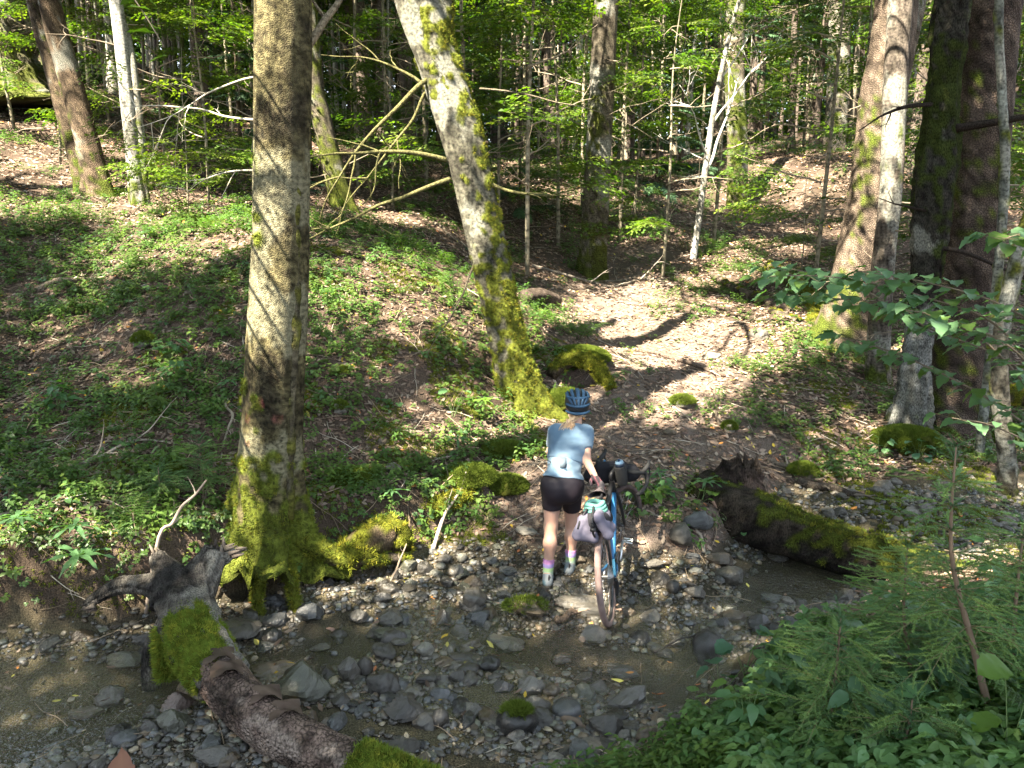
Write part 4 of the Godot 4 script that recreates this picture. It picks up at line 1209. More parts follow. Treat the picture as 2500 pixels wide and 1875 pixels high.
const STONES := [
	[0.10, 5.39, 0.345, 0.098, 0.226, "f", "brown", "flat stone with a green moss edge in the middle of the ford"],
	[0.51, 5.46, 0.406, 0.083, 0.203, "f", "pale", "broad pale sunlit slab between the mossy stone and the rear wheel"],
	[-0.28, 5.35, 0.147, 0.136, 0.152, "r", "grey", "rounded grey stone left of the flat mossy stone"],
	[-0.50, 5.21, 0.090, 0.105, 0.099, "a", "dark", "small pointed dark stone standing alone left of the rounded grey one"],
	[-0.91, 5.17, 0.163, 0.090, 0.179, "f", "grey", "flat grey stone half in water at the left of the ford"],
	[-0.83, 4.89, 0.224, 0.074, 0.172, "f", "green", "long greenish grey slab with leaves caught at its right end"],
	[-0.05, 4.94, 0.206, 0.064, 0.148, "f", "pale", "oblong pale speckled stone below the mossy stone"],
	[-0.29, 4.87, 0.134, 0.084, 0.094, "r", "brown", "brown rounded stone left of the oblong speckled stone"],
	[0.58, 4.96, 0.183, 0.112, 0.125, "a", "pale", "angular pale stone lying below the rear wheel"],
	[-0.58, 4.69, 0.095, 0.078, 0.087, "a", "white", "small whitish stone standing out of the water"],
	[-0.31, 4.65, 0.180, 0.046, 0.106, "f", "dark", "long dark stone with a step in its top, mid stream"],
	[-0.43, 4.59, 0.112, 0.046, 0.105, "f", "brown", "brownish flat stone right of the whitish one"],
	[-0.28, 4.50, 0.124, 0.055, 0.081, "o", "dark", "narrow wet stone leaning under the long dark stone"],
	[-0.14, 4.53, 0.116, 0.091, 0.102, "r", "black", "wet black stone right under the long dark stone"],
	[-0.01, 4.58, 0.104, 0.033, 0.077, "f", "dark", "low dark stone washed over by water right of the black stone"],
	[0.34, 4.80, 0.103, 0.069, 0.077, "r", "brown", "rounded brown stone under water below the pale angular stone"],
	[-0.79, 4.30, 0.184, 0.127, 0.142, "r", "dark", "large round dark boulder with a dry olive top on the left of the ford"],
	[0.06, 4.50, 0.097, 0.033, 0.075, "f", "grey", "small grey stone just above the half sunlit stone"],
	[-0.34, 4.40, 0.095, 0.063, 0.070, "a", "dark", "dark angular stone under the leaning wet stone"],
	[0.12, 4.31, 0.136, 0.092, 0.103, "a", "pale", "half sunlit grey stone with a dark shaded side"],
	[0.14, 4.09, 0.151, 0.087, 0.098, "a", "grey", "slanting grey slab behind the mossy dark boulder"],
	[0.32, 4.06, 0.133, 0.089, 0.131, "o", "blue", "smooth oval blue grey stone right of the slanting slab"],
	[0.03, 3.88, 0.189, 0.133, 0.149, "r", "black", "big dark boulder with a mossy cap in the foreground gravel"],
	[-0.41, 3.93, 0.080, 0.086, 0.088, "o", "dark", "upright dark stone in the foreground gravel"],
	[-0.62, 3.96, 0.181, 0.117, 0.131, "a", "dark", "wedge shaped dark boulder lying near the end of the log"],
	[0.24, 4.26, 0.092, 0.066, 0.074, "r", "brown", "round brownish stone right of the half sunlit stone"],
	[-0.51, 4.38, 0.144, 0.028, 0.072, "f", "dark", "thin flat dark stone in mid stream"],
	[0.36, 5.73, 0.123, 0.058, 0.086, "o", "blue", "blue grey stone beside the left shoe"],
	[-0.31, 5.67, 0.129, 0.088, 0.098, "a", "brown", "brown stone behind the rounded grey stone"],
	[-0.46, 5.83, 0.119, 0.104, 0.116, "r", "pale", "pale stone with a sunlit right side"],
	[-0.95, 5.58, 0.137, 0.073, 0.082, "r", "grey", "grey rounded stone below the row of pale cobbles"],
	[-0.98, 5.41, 0.116, 0.077, 0.086, "r", "grey", "smaller grey stone at the left water edge"],
	[-0.63, 5.84, 0.070, 0.042, 0.062, "o", "white", "tiny whitish cobble in the row left of the cyclist"],
	[-0.59, 5.96, 0.071, 0.043, 0.063, "o", "white", "second tiny whitish cobble, upper one of the row"],
	[-0.84, 5.91, 0.127, 0.091, 0.102, "r", "green", "pale greenish cobble near the mossy root"],
	[-0.79, 6.00, 0.122, 0.057, 0.064, "r", "pale", "flattened cobble behind the pale greenish one"],
	[-0.42, 6.08, 0.066, 0.056, 0.072, "o", "white", "small round pale cobble apart to the right of the row"],
	[-0.56, 6.04, 0.109, 0.065, 0.072, "r", "grey", "dull cobble at the upper gravel edge"],
	[-0.71, 5.87, 0.105, 0.091, 0.101, "r", "grey", "rounded dull cobble in the middle of the row"],
	[0.14, 6.41, 0.169, 0.044, 0.102, "f", "pale", "pale flat stone behind the left calf"],
	[1.42, 6.15, 0.154, 0.153, 0.169, "r", "grey", "round grey boulder right of the front wheel"],
	[1.33, 4.81, 0.154, 0.180, 0.170, "o", "black", "large smooth dark oval boulder in the water at the right"],
	[1.73, 6.05, 0.203, 0.101, 0.113, "a", "brown", "brownish ledge stone at the edge of the right pool"],
	[1.49, 5.84, 0.091, 0.042, 0.062, "o", "white", "whitish oval cobble on the right gravel bar"],
	[1.25, 5.57, 0.080, 0.088, 0.088, "o", "black", "black egg shaped cobble on the right gravel bar"],
	[1.75, 5.82, 0.188, 0.124, 0.139, "a", "grey", "angular grey boulder by the right pool"],
	[1.40, 5.50, 0.125, 0.072, 0.081, "a", "grey", "grey cobble in the middle of the right gravel bar"],
	[1.55, 5.34, 0.070, 0.064, 0.071, "a", "white", "pale angular cobble with yellowish face"],
	[1.50, 5.38, 0.058, 0.055, 0.064, "o", "dark", "small dark oval cobble beside the pale angular one"],
	[1.62, 5.23, 0.156, 0.093, 0.104, "a", "brown", "dark brown broken stone below the pale angular cobble"],
	[1.51, 5.12, 0.110, 0.061, 0.068, "a", "black", "pitted black stone at the lower edge of the gravel bar"],
	[1.76, 5.05, 0.145, 0.102, 0.114, "a", "black", "blue black blocky stone at the gravel bar tip"],
	[1.80, 4.87, 0.131, 0.045, 0.103, "f", "dark", "dark slab behind the small spruce in front"],
	[1.95, 5.36, 0.090, 0.054, 0.061, "r", "dark", "dark cobble above the blue black block"],
	[2.10, 5.44, 0.091, 0.065, 0.072, "r", "pale", "pale rounded cobble at the pool edge"],
	[2.09, 5.67, 0.176, 0.035, 0.088, "f", "blue", "flat bluish slab along the right pool"],
	[1.75, 5.32, 0.096, 0.031, 0.070, "f", "brown", "flat brown cobble left of the bluish slab"],
	[1.15, 4.91, 0.111, 0.076, 0.085, "r", "dark", "dark stone left of the smooth oval boulder"],
	[1.00, 4.83, 0.150, 0.041, 0.094, "f", "grey", "flat stone under water left of the oval boulder"],
	[0.74, 4.63, 0.177, 0.046, 0.106, "f", "dark", "dark flat stone right of the yellow leaves in mid stream"],
	[1.59, 6.24, 0.216, 0.126, 0.141, "r", "blue", "large smooth stone under the rotten stump"],
	[0.69, 4.20, 0.235, 0.104, 0.118, "a", "grey", "long angular layered stone in the right foreground"],
	[0.52, 3.84, 0.151, 0.104, 0.117, "a", "dark", "dark block in the right foreground gravel"],
	[0.72, 3.68, 0.097, 0.074, 0.083, "r", "brown", "round brown stone right of the dark foreground block"],
	[0.90, 3.75, 0.089, 0.098, 0.098, "r", "dark", "dark boulder at the water edge beside the fern bank"],
	[0.60, 3.74, 0.067, 0.053, 0.060, "a", "grey", "small grey stone between the foreground blocks"],
	[1.01, 4.08, 0.088, 0.063, 0.071, "a", "dark", "dark stone in the glittering water"],
	[-2.57, 4.48, 0.139, 0.133, 0.148, "r", "pale", "pale speckled stone standing in the left pool"],
	[-2.61, 4.71, 0.246, 0.075, 0.173, "f", "green", "flat greenish slab at the back of the left pool"],
	[-2.47, 4.77, 0.142, 0.085, 0.095, "r", "black", "dark stone touching the mossy log at the back"],
	[-1.89, 4.92, 0.193, 0.086, 0.198, "f", "grey", "slanted slab in the hollow right of the mossy log"],
	[-1.52, 4.55, 0.243, 0.066, 0.152, "f", "brown", "brown topped flat stone right of the mossy log"],
	[-1.63, 4.63, 0.194, 0.046, 0.106, "f", "blue", "bluish slab behind the brown topped flat stone"],
	[-1.67, 4.91, 0.123, 0.093, 0.104, "r", "black", "dark stone with a yellow leaf in the root hollow"],
	[-1.46, 5.11, 0.140, 0.103, 0.115, "a", "blue", "blue grey block right of the root hollow"],
	[-1.27, 4.25, 0.281, 0.200, 0.224, "a", "green", "large pale angular boulder with a moss spot beside the log"],
	[-1.99, 4.13, 0.148, 0.103, 0.115, "a", "red", "reddish rounded block under the log"],
	[-1.91, 3.90, 0.148, 0.106, 0.119, "a", "green", "greenish angular stone below the reddish block"],
	[-2.02, 4.36, 0.114, 0.139, 0.126, "a", "brown", "brown stone wedged under the log"],
	[-2.65, 4.33, 0.165, 0.040, 0.091, "f", "brown", "flat stone lying under the water of the left pool"],
	[-2.62, 3.92, 0.131, 0.027, 0.066, "f", "blue", "bluish flat stone at the bottom left"],
	[-2.14, 3.81, 0.104, 0.058, 0.086, "o", "blue", "purple grey cobble at the bottom left gravel"],
	[-1.57, 3.61, 0.181, 0.086, 0.096, "a", "grey", "rough grey stone at the bottom edge left of the log"],
	[-2.14, 4.14, 0.099, 0.069, 0.077, "a", "dark", "dark cobble left of the reddish block"],
	[-1.01, 4.10, 0.088, 0.068, 0.076, "a", "dark", "dark cobble right of the log end"],
	[-1.03, 4.44, 0.111, 0.142, 0.122, "a", "grey", "upright angular grey stone left of the round dark boulder"],
	[-0.94, 4.49, 0.080, 0.105, 0.088, "o", "dark", "narrow dark stone leaning on the upright angular one"],
	[-1.18, 4.48, 0.107, 0.069, 0.078, "a", "dark", "dark stone right of the large angular boulder"],
	[-1.32, 4.85, 0.116, 0.041, 0.094, "f", "grey", "low grey stone in the shade right of the root hollow"],
	[-1.22, 4.96, 0.101, 0.065, 0.073, "r", "dark", "dark rounded stone in shallow water"],
	[-1.19, 3.80, 0.100, 0.059, 0.066, "a", "dark", "dark stone pressed against the lower log"],
	[0.55, 5.98, 0.107, 0.057, 0.064, "r", "brown", "brown cobble behind the right shoe"],
	[1.15, 5.93, 0.156, 0.045, 0.105, "f", "grey", "flat grey cobble right of the front wheel"],
	[1.28, 6.02, 0.108, 0.065, 0.072, "r", "brown", "brown cobble in front of the round grey boulder"],
	[-0.18, 5.97, 0.107, 0.037, 0.084, "f", "brown", "brown flat cobble in the upper gravel"],
	[-0.05, 4.30, 0.103, 0.061, 0.069, "a", "dark", "dark cobble left of the half sunlit stone"],
	[-0.21, 4.06, 0.083, 0.063, 0.070, "a", "grey", "grey cobble in the centre foreground"],
	[0.46, 4.56, 0.109, 0.060, 0.067, "a", "dark", "dark cobble near the orange leaves"],
	[0.53, 4.34, 0.114, 0.067, 0.075, "a", "grey", "grey stone above the long layered stone"],
]

# ---------------------------------------------------------------- the stream bed
const TONES := {"grey": Color(0.165, 0.15, 0.122), "dark": Color(0.09, 0.08, 0.064), "black": Color(0.05, 0.047, 0.042), "pale": Color(0.28, 0.255, 0.21), "white": Color(0.36, 0.345, 0.28), "brown": Color(0.165, 0.125, 0.08), "green": Color(0.17, 0.172, 0.125), "blue": Color(0.125, 0.13, 0.13), "red": Color(0.24, 0.165, 0.13)}

func stone_mat(tone: String, wet: bool) -> StandardMaterial3D:
	var key := tone + ("_wet" if wet else "_dry")
	if not M.has(key):
		var m: StandardMaterial3D = (M.wet_stone if wet else M.stone).duplicate()
		m.albedo_color = (TONES[tone] * (0.75 if wet else 1.0)).linear_to_srgb()
		M[key] = m
	return M[key]

func moss_cap(inst: Inst, count: int, size: Vector3, upto: float) -> void:
	for i in count:
		var a := R(0, TAU)
		var up := R(upto, 1.0)
		var s := sqrt(1.0 - up * up)
		var n := Vector3(cos(a) * s, up, sin(a) * s)
		var at := Vector3(n.x * size.x, n.y * size.y, n.z * size.z) * 0.5
		var tint := R(0.7, 1.3)
		inst.add((Basis(Quaternion(Vector3.UP, (n + jit(0.4)).normalized())) * Basis(Vector3.UP, R(0, TAU))).scaled(Vector3.ONE * R(0.7, 1.3)), at, Color(0.095, 0.13, 0.02) * tint)

func build_stones() -> void:
	var meshes := {"r": [], "f": [], "a": [], "o": []}
	for k in 4:
		meshes.r.append(stone_mesh(11 + k, 7, 0.22, 14, 0.85))
		meshes.f.append(stone_mesh(31 + k, 11, 0.14, 12, 0.72, true))
		meshes.a.append(stone_mesh(51 + k, 13, 0.10, 12, 0.68, true))
		meshes.o.append(stone_mesh(71 + k, 0, 0.10, 10))
	rng.seed = 2000
	for i in STONES.size():
		var q: Array = STONES[i]
		var size := Vector3(q[2], maxf(q[3], 0.4 * q[2]), maxf(q[4], 0.55 * q[2])) * (1.3 if i > 1 and i != 27 else 1.0)
		var y := ground(q[0], q[1])
		var at := P(q[0], y + size.y * (0.33 if i != 1 else 0.15), q[1] - (0.1 if i < 2 else 0.0))
		var set_: Array = meshes[q[5]]
		var wet := y < 0.05
		var t := thing("stream_stone", q[7], "stone", at, "stones in the ford")
		var o := put(set_[i % 4], "rock", stone_mat(q[6], wet), t)
		o.basis = (Basis(Vector3.UP, R(-0.6, 0.6) + (PI if i % 2 else 0.0)) * Basis(Vector3.RIGHT, R(-0.15, 0.15))).scaled_local(size)
		var caps := {0: [160, 0.2], 22: [200, 0.75]}
		if caps.has(i):
			var inst := Inst.new()
			moss_cap(inst, caps[i][0], size, caps[i][1])
			copies(inst, tuft_mesh, "moss", M.moss_tuft, t)
	# smaller cobbles, alike but each its own stone
	var spots := 0
	var tones := ["grey", "dark", "dark", "black", "brown", "green", "blue", "pale"]
	while spots < 300:
		var d := R(3.3, 6.6)
		var x := R(-0.62 * d - 0.3, 2.6)
		var h := ground(x, d)
		if bed(x, d, h) < 0.7 or h < -0.08:
			continue
		var w := R(0.06, 0.11) if rng.randf() < 0.6 else R(0.11, 0.19)
		var size := Vector3(w, w * R(0.45, 0.75), w * R(0.65, 1.0))
		var tone: String = tones[rng.randi() % 8]
		var o := put(meshes[["r", "f", "f", "a", "a", "a"][rng.randi() % 6]][rng.randi() % 4], "cobble", stone_mat(tone, h < 0.04), self, P(x, h + size.y * 0.22, d))
		o.basis = (Basis(Vector3.UP, R(0, TAU)) * Basis(Vector3.RIGHT, R(-0.3, 0.3))).scaled_local(size)
		var part_of: String = ("at the left, below the bank" if x < -1.2 else ("in the middle of the ford" if x < 0.5 else "at the right, beside the bicycle")) + (", far side" if d > 5.0 else (", mid stream" if d > 4.2 else ", near side"))
		tag(o, "%s %s cobble in the stream gravel %s" % ["small" if w < 0.11 else "fist sized", {"green": "greenish", "blue": "bluish"}.get(tone, tone), part_of], "stone", "cobbles on the stream bed")
		spots += 1
	# upstream gravel behind the log, and the dry bar: larger cobbles again
	spots = 0
	while spots < 70:
		var x := R(2.2, 5.6)
		var d := R(5.6, 7.9)
		var h := ground(x, d)
		if bed(x, d, h) < 0.6 or h < -0.05:
			continue
		var w := R(0.07, 0.2)
		var size := Vector3(w, w * R(0.4, 0.7), w * R(0.65, 1.0))
		var o := put(meshes[["f", "a", "a", "r"][rng.randi() % 4]][rng.randi() % 4], "bar_stone", stone_mat(["grey", "pale", "grey", "dark", "brown"][rng.randi() % 5], false), self, P(x, h + size.y * 0.25, d))
		o.basis = (Basis(Vector3.UP, R(0, TAU)) * Basis(Vector3.RIGHT, R(-0.3, 0.3))).scaled_local(size)
		tag(o, "grey stone on the dry gravel behind the long mossy log at the right", "stone", "stones on the upstream gravel bar")
		spots += 1
	# gravel too small to count
	var fine := [Inst.new(), Inst.new(), Inst.new()]
	for k in 3:
		meshes["p%d" % k] = stone_mesh(90 + k, 5, 0.1, 4, 0.72)
	for i in 60000:
		var d := R(2.6, 7.6)
		var x := R(-0.72 * d - 0.5, 0.72 * d + 0.5)
		var h := ground(x, d)
		var bw := bed(x, d, h)
		if bw < 0.35 or (h < -0.06 and rng.randf() < 0.93) or nz.get_noise_2d(x * 150.0, d * 150.0) < -0.5:
			continue
		var w := R(0.012, 0.028) if rng.randf() < 0.72 else R(0.028, 0.07)
		var c: Color = TONES[["grey", "dark", "dark", "brown", "black", "green", "dark", "blue"][rng.randi() % 8]] * R(0.6, 1.0)
		if rng.randf() < 0.05:
			c = Color(0.30, 0.25, 0.17)
		fine[i % 3].add((Basis(Vector3.UP, R(0, TAU)) * Basis(Vector3.RIGHT, R(-0.4, 0.4))).scaled_local(Vector3(w, w * R(0.4, 0.8), w * R(0.6, 1.0))), P(x, h + w * 0.15, d), c)
	for k in 3:
		var o := copies(fine[k], meshes["p%d" % k], "gravel", M.pebble, self)
		tag(o, "fine mixed gravel strewn over the stream bed", "gravel", "gravel")

# ---------------------------------------------------------------- leaf litter, herbs, moss, twigs
func greenness(x: float, d: float) -> float:
	# how thickly herbs grow at a spot
	var n := nz.get_noise_2d(x * 55.0 + 40.0, d * 55.0)
	var g := 0.35
	if x < -0.4 and d < 12.6:
		g = 0.72 + 0.2 * sstep(9.5, 12.0, d)
	elif x < 1.0 and d < 12.0:
		g = 0.7
	elif d < 12.0 and x > 2.6:
		g = 0.55
	elif d > 12.6 and x < 1.2 and d < 24.0:
		g = 0.22
	elif x > 6.5 and d > 18.0:
		g = 0.06
	elif d >= 12.0:
		g = 0.5
	if d < 21.0:
		g *= 1.0 - 0.93 * path_at(x, d)
	return clampf(g + 0.55 * n, 0.0, 1.0)

const LITTER := [Color(0.18, 0.125, 0.09), Color(0.13, 0.088, 0.064), Color(0.22, 0.165, 0.125), Color(0.09, 0.062, 0.046), Color(0.20, 0.13, 0.10), Color(0.27, 0.215, 0.165)]
const BRIGHT := [Color(0.52, 0.36, 0.05), Color(0.50, 0.22, 0.06), Color(0.45, 0.40, 0.10), Color(0.40, 0.16, 0.07)]

func build_floor() -> void:
	rng.seed = 2100
	var leaves := [Inst.new(), Inst.new(), Inst.new()]
	var count := 0
	for i in 210000:
		# denser close by
		var u := rng.randf()
		var d := 4.0 + 34.0 * pow(u, 1.7)
		var x := R(-1, 1) * (0.70 * d + 2.0)
		var h := ground(x, d)
		var bw := bed(x, d, h)
		if bw > 0.3 and rng.randf() > 0.009:
			continue
		if h < 0.015 and bw <= 0.3:
			continue
		var n := ground_normal(x, d)
		if n.y < 0.55 or (d < 20.0 and rng.randf() < 0.3 * path_at(x, d)):
			continue
		var s := R(0.03, 0.07) * (1.0 + 0.03 * maxf(0.0, d - 6.0))
		var c: Color = LITTER[rng.randi() % 6] * R(0.75, 1.3)
		if rng.randf() < (0.02 if bw < 0.3 else 0.45):
			c = BRIGHT[rng.randi() % 4] * R(0.8, 1.2)
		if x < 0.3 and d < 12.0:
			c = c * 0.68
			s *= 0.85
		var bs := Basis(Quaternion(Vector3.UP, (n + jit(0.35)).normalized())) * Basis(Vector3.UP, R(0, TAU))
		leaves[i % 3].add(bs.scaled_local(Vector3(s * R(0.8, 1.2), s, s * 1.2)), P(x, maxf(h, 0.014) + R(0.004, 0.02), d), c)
		count += 1
	print("litter ", count)
	for k in 3:
		var o := copies(leaves[k], litter[k], "leaf_litter", M.dead_leaf, self)
		tag(o, "brown fallen leaves covering the forest floor", "fallen leaves", "leaf litter")
	# herbs
	var green := []
	for k in 5:
		green.append(Inst.new())
	count = 0
	for i in 90000:
		var u := rng.randf()
		var d := 3.0 + 30.0 * pow(u, 1.7)
		var x := R(-1, 1) * (0.70 * d + 1.5)
		var h := ground(x, d)
		if h < 0.16 or bed(x, d, h) > 0.15:
			continue
		if rng.randf() > 0.85 * pow(greenness(x, d), 1.5):
			continue
		var k := 0
		var r := rng.randf()
		if r < 0.42:
			k = 0
		elif r < 0.68:
			k = 1
		elif r < 0.80:
			k = 2
		elif r < 0.90:
			k = 3
		else:
			k = 4
		var s := R(0.42, 0.85) * (1.0 + 0.035 * maxf(0.0, d - 6.0))
		var c := Color(0.07, 0.15, 0.04) if k != 4 else Color(0.055, 0.125, 0.05)
		c = c.lerp(Color(0.13, 0.19, 0.03), rng.randf() * 0.7) * R(0.75, 1.25)
		var n := (ground_normal(x, d) + Vector3(0, 0.8, 0) + jit(0.25)).normalized()
		green[k].add((Basis(Quaternion(Vector3.UP, n)) * Basis(Vector3.UP, R(0, TAU))).scaled(Vector3.ONE * s), P(x, h, d), c)
		count += 1
	print("herbs ", count)
	var kinds := ["low three-leaved herbs", "dense clover-like herbs", "short leafy stems", "leafy woodland stems", "heart-leaved herbs"]
	for k in 5:
		var o := copies(green[k], herb[k], "ground_cover", M.leaf, self)
		tag(o, "%s growing over the forest floor" % kinds[k], "ground cover", "ground cover")
	# moss carpets on the bank
	var carpet := Inst.new()
	for i in 42000:
		var d := R(5.0, 10.5)
		var x := R(-3.9, 1.6) if rng.randf() < 0.8 else R(3.2, 5.6)
		var h := ground(x, d)
		if h < 0.1:
			continue
		var near_stream := exp(-maxf(0.0, h - 0.15) / 0.35)
		var patch := nz.get_noise_2d(x * 110.0 + 10.0, d * 110.0) + 0.45 * near_stream - 0.28
		if patch < 0.0 or path_at(x, d) > 0.5:
			continue
		var n := ground_normal(x, d)
		var c := Color(0.10, 0.13, 0.02).lerp(Color(0.17, 0.185, 0.03), rng.randf()) * R(0.7, 1.2)
		carpet.add((Basis(Quaternion(Vector3.UP, (n + jit(0.4)).normalized())) * Basis(Vector3.UP, R(0, TAU))).scaled(Vector3.ONE * R(0.8, 1.5)), P(x, h + 0.004, d), c)
	print("moss ", carpet.n)
	tag(copies(carpet, tuft_mesh, "moss_carpet", M.moss_tuft, self), "green moss growing in patches on the stream bank", "moss")
	# fine twigs and needles
	var tb := Buf.new()
	tube(tb, smooth_line(PackedVector3Array([Vector3(-0.5, 0, 0), Vector3(-0.15, 0.03, 0.02), Vector3(0.2, -0.01, -0.03), Vector3(0.5, 0.02, 0.01)]), 3), [0.012, 0.009, 0.004], 4)
	tube(tb, PackedVector3Array([Vector3(-0.1, 0.03, 0.01), Vector3(0.1, 0.06, 0.14)]), [0.006, 0.003], 4)
	var twig_mesh := mesh_of(tb)
	var tw := Inst.new()
	for i in 9000:
		var u := rng.randf()
		var d := 3.4 + 30.0 * u * u
		var x := R(-1, 1) * (0.70 * d + 1.0)
		var h := ground(x, d)
		if bed(x, d, h) > 0.3 and rng.randf() > 0.03:
			continue
		var n := ground_normal(x, d)
		var s := R(0.12, 0.45) * (1.0 + 0.03 * d)
		var c := Color(0.22, 0.17, 0.12) * R(0.5, 1.3)
		if rng.randf() < 0.2:
			c = Color(0.36, 0.32, 0.26)
		tw.add((Basis(Quaternion(Vector3.UP, (n + jit(0.15)).normalized())) * Basis(Vector3.UP, R(0, TAU))).scaled_local(Vector3(s, s * 0.8, s * 0.8)), P(x, h + 0.015, d), c)
	tag(copies(tw, twig_mesh, "fallen_twigs", M.twig, self), "thin dead twigs scattered over the forest floor", "twigs")

# ---------------------------------------------------------------- logs, stumps, branches
func shifted(tf: Inst, at: Vector3) -> Inst:
	for k in range(0, tf.buf.size(), 16):
		tf.buf[k + 3] -= at.x
		tf.buf[k + 7] -= at.y
		tf.buf[k + 11] -= at.z
	return tf

func build_logs() -> void:
	# --- the fallen stem with its root end, lower left
	rng.seed = 2200
	var at := P(-1.62, 0.1, 4.0)
	var t := thing("fallen_log", "fallen trunk with broken roots and a sleeve of moss, lower left in the stream", "log", at)
	var wood := {"sides": 44, "step": 0.025, "flutes": 5, "flute_amp": 0.05, "bump": 0.07, "bark": Color(0.25, 0.18, 0.145), "bark2": Color(0.10, 0.075, 0.06), "lichen": Color(0.36, 0.29, 0.24), "lichen_w": 0.42, "moss_w": -1.5, "stretch": 1.0}
	put(mesh_of(trunk(pts_of([[-1.72, 0.22, 4.12], [-1.55, 0.17, 3.95], [-1.29, 0.12, 3.75], [-0.87, 0.09, 3.50], [-0.46, 0.07, 3.29], [-0.1, 0.05, 3.1]]), [0.138, 0.134, 0.13, 0.125, 0.118, 0.11], wood), false, at), "stem", M.plate_bark, t)
	var old := wood.duplicate()
	old.merge({"bark": Color(0.22, 0.20, 0.17), "bark2": Color(0.06, 0.055, 0.05), "lichen": Color(0.38, 0.36, 0.31), "lichen_w": 0.42, "bump": 0.24, "flutes": 9, "flute_amp": 0.12, "stretch": 0.5}, true)
	put(mesh_of(trunk(pts_of([[-2.24, 0.42, 4.86], [-2.16, 0.35, 4.72], [-2.05, 0.29, 4.52], [-1.9, 0.24, 4.3], [-1.68, 0.20, 4.08]]), [0.15, 0.14, 0.14, 0.14, 0.135], old), false, at), "root_end", M.wood, t)
	for q in [[[[-2.22, 0.38, 4.80], [-2.42, 0.42, 4.86], [-2.66, 0.40, 4.90], [-2.84, 0.31, 4.88], [-2.9, 0.27, 4.86]], [0.12, 0.085, 0.06, 0.045, 0.03]], [[[-2.22, 0.36, 4.76], [-2.32, 0.45, 4.9], [-2.42, 0.52, 4.98], [-2.46, 0.57, 5.02]], [0.14, 0.12, 0.09, 0.05]], [[[-2.18, 0.36, 4.78], [-2.10, 0.47, 4.9], [-2.05, 0.57, 4.98], [-2.03, 0.62, 5.0]], [0.14, 0.13, 0.11, 0.08]], [[[-2.02, 0.54, 4.98], [-1.95, 0.58, 5.0], [-1.9, 0.6, 5.0]], [0.06, 0.05, 0.02]], [[[-2.14, 0.35, 4.6], [-2.26, 0.18, 4.52], [-2.3, 0.0, 4.48], [-2.3, -0.1, 4.46]], [0.09, 0.07, 0.06, 0.05]]]:
		put(mesh_of(trunk(pts_of(q[0]), q[1], old), false, at), "root", M.wood, t)
	# splinters on the torn ends
	for e in [[-2.9, 0.27, 4.86, -1, -0.3], [-2.46, 0.57, 5.02, -0.4, 1], [-2.03, 0.63, 5.0, 0.1, 1], [-1.9, 0.6, 5.0, 1, 0.3]]:
		for k in 12:
			var sb := Buf.new()
			var c := P(e[0], e[1], e[2]) - at + jit(0.045)
			tube(sb, PackedVector3Array([c - Vector3(e[3], e[4], 0) * 0.05, c + (Vector3(e[3], e[4], 0.0) + jit(0.6)).normalized() * R(0.01, 0.04)]), [0.02, 0.004], 5, Color(0.12, 0.10, 0.08) * R(0.4, 1.3))
			put(mesh_of(sb), "splinter", M.twig, t)
	# moss sleeve: cushions over the stem
	var mossy := {"sides": 44, "step": 0.022, "flutes": 4, "flute_amp": 0.06, "bump": 0.07, "bark": Color(0.10, 0.13, 0.02), "bark2": Color(0.07, 0.09, 0.015), "moss": Color(0.125, 0.165, 0.024), "moss_w": 1.5}
	var tf := Inst.new()
	var sleeve := trunk(pts_of([[-2.07, 0.32, 4.55], [-1.99, 0.29, 4.43], [-1.9, 0.26, 4.3], [-1.8, 0.23, 4.18], [-1.71, 0.2, 4.1]]), [0.13, 0.15, 0.157, 0.15, 0.135], mossy, [tf, 0.95, 0.8])
	var ms := put(mesh_of(sleeve, false, at), "moss_sleeve", M.moss, t)
	copies(shifted(tf, at), tuft_mesh, "moss", M.moss_tuft, ms)
	tf = Inst.new()
	sleeve = trunk(pts_of([[-2.15, 0.3, 4.45], [-2.17, 0.16, 4.42], [-2.17, 0.02, 4.4]]), [0.07, 0.06, 0.04], mossy, [tf, 0.9, 1.0])
	ms = put(mesh_of(sleeve, false, at), "moss_drape", M.moss, t)
	copies(shifted(tf, at), tuft_mesh, "moss", M.moss_tuft, ms)
	tf = Inst.new()
	sleeve = trunk(pts_of([[-0.78, 0.10, 3.46], [-0.6, 0.09, 3.36], [-0.4, 0.08, 3.25], [-0.2, 0.06, 3.15]]), [0.118, 0.132, 0.132, 0.12], mossy, [tf, 0.95, 0.8])
	ms = put(mesh_of(sleeve, false, at), "moss_sleeve", M.moss, t)
	copies(shifted(tf, at), tuft_mesh, "moss", M.moss_tuft, ms)
	# curled plates of loose bark
	for q in [[-1.70, 0.37, 4.08], [-1.62, 0.345, 3.98], [-1.36, 0.285, 3.83], [-1.22, 0.265, 3.72]]:
		var pb := Buf.new()
		for i in 5:
			for j in 4:
				var u := i / 4.0 - 0.5
				var v := j / 3.0 - 0.5
				pb.add(P(q[0], q[1], q[2]) - at + Vector3(u * 0.16 + v * 0.05, -0.9 * u * u * 0.16 + 0.02 * absf(v) + 0.012 * sin(i * 2.0 + j * 3.0), v * 0.12 - u * 0.07), Color(0.085, 0.062, 0.048) * R(0.5, 1.2))
		for i in 4:
			for j in 3:
				var k := i * 4 + j
				pb.quad(k, k + 4, k + 5, k + 1)
		put(mesh_of(pb), "bark_plate", M.twig, t)

	# --- long mossy log across the right pool
	rng.seed = 2210
	at = P(2.58, 0.1, 6.28)
	t = thing("mossy_log", "long dark log with a mossy top lying over the right pool", "log", at)
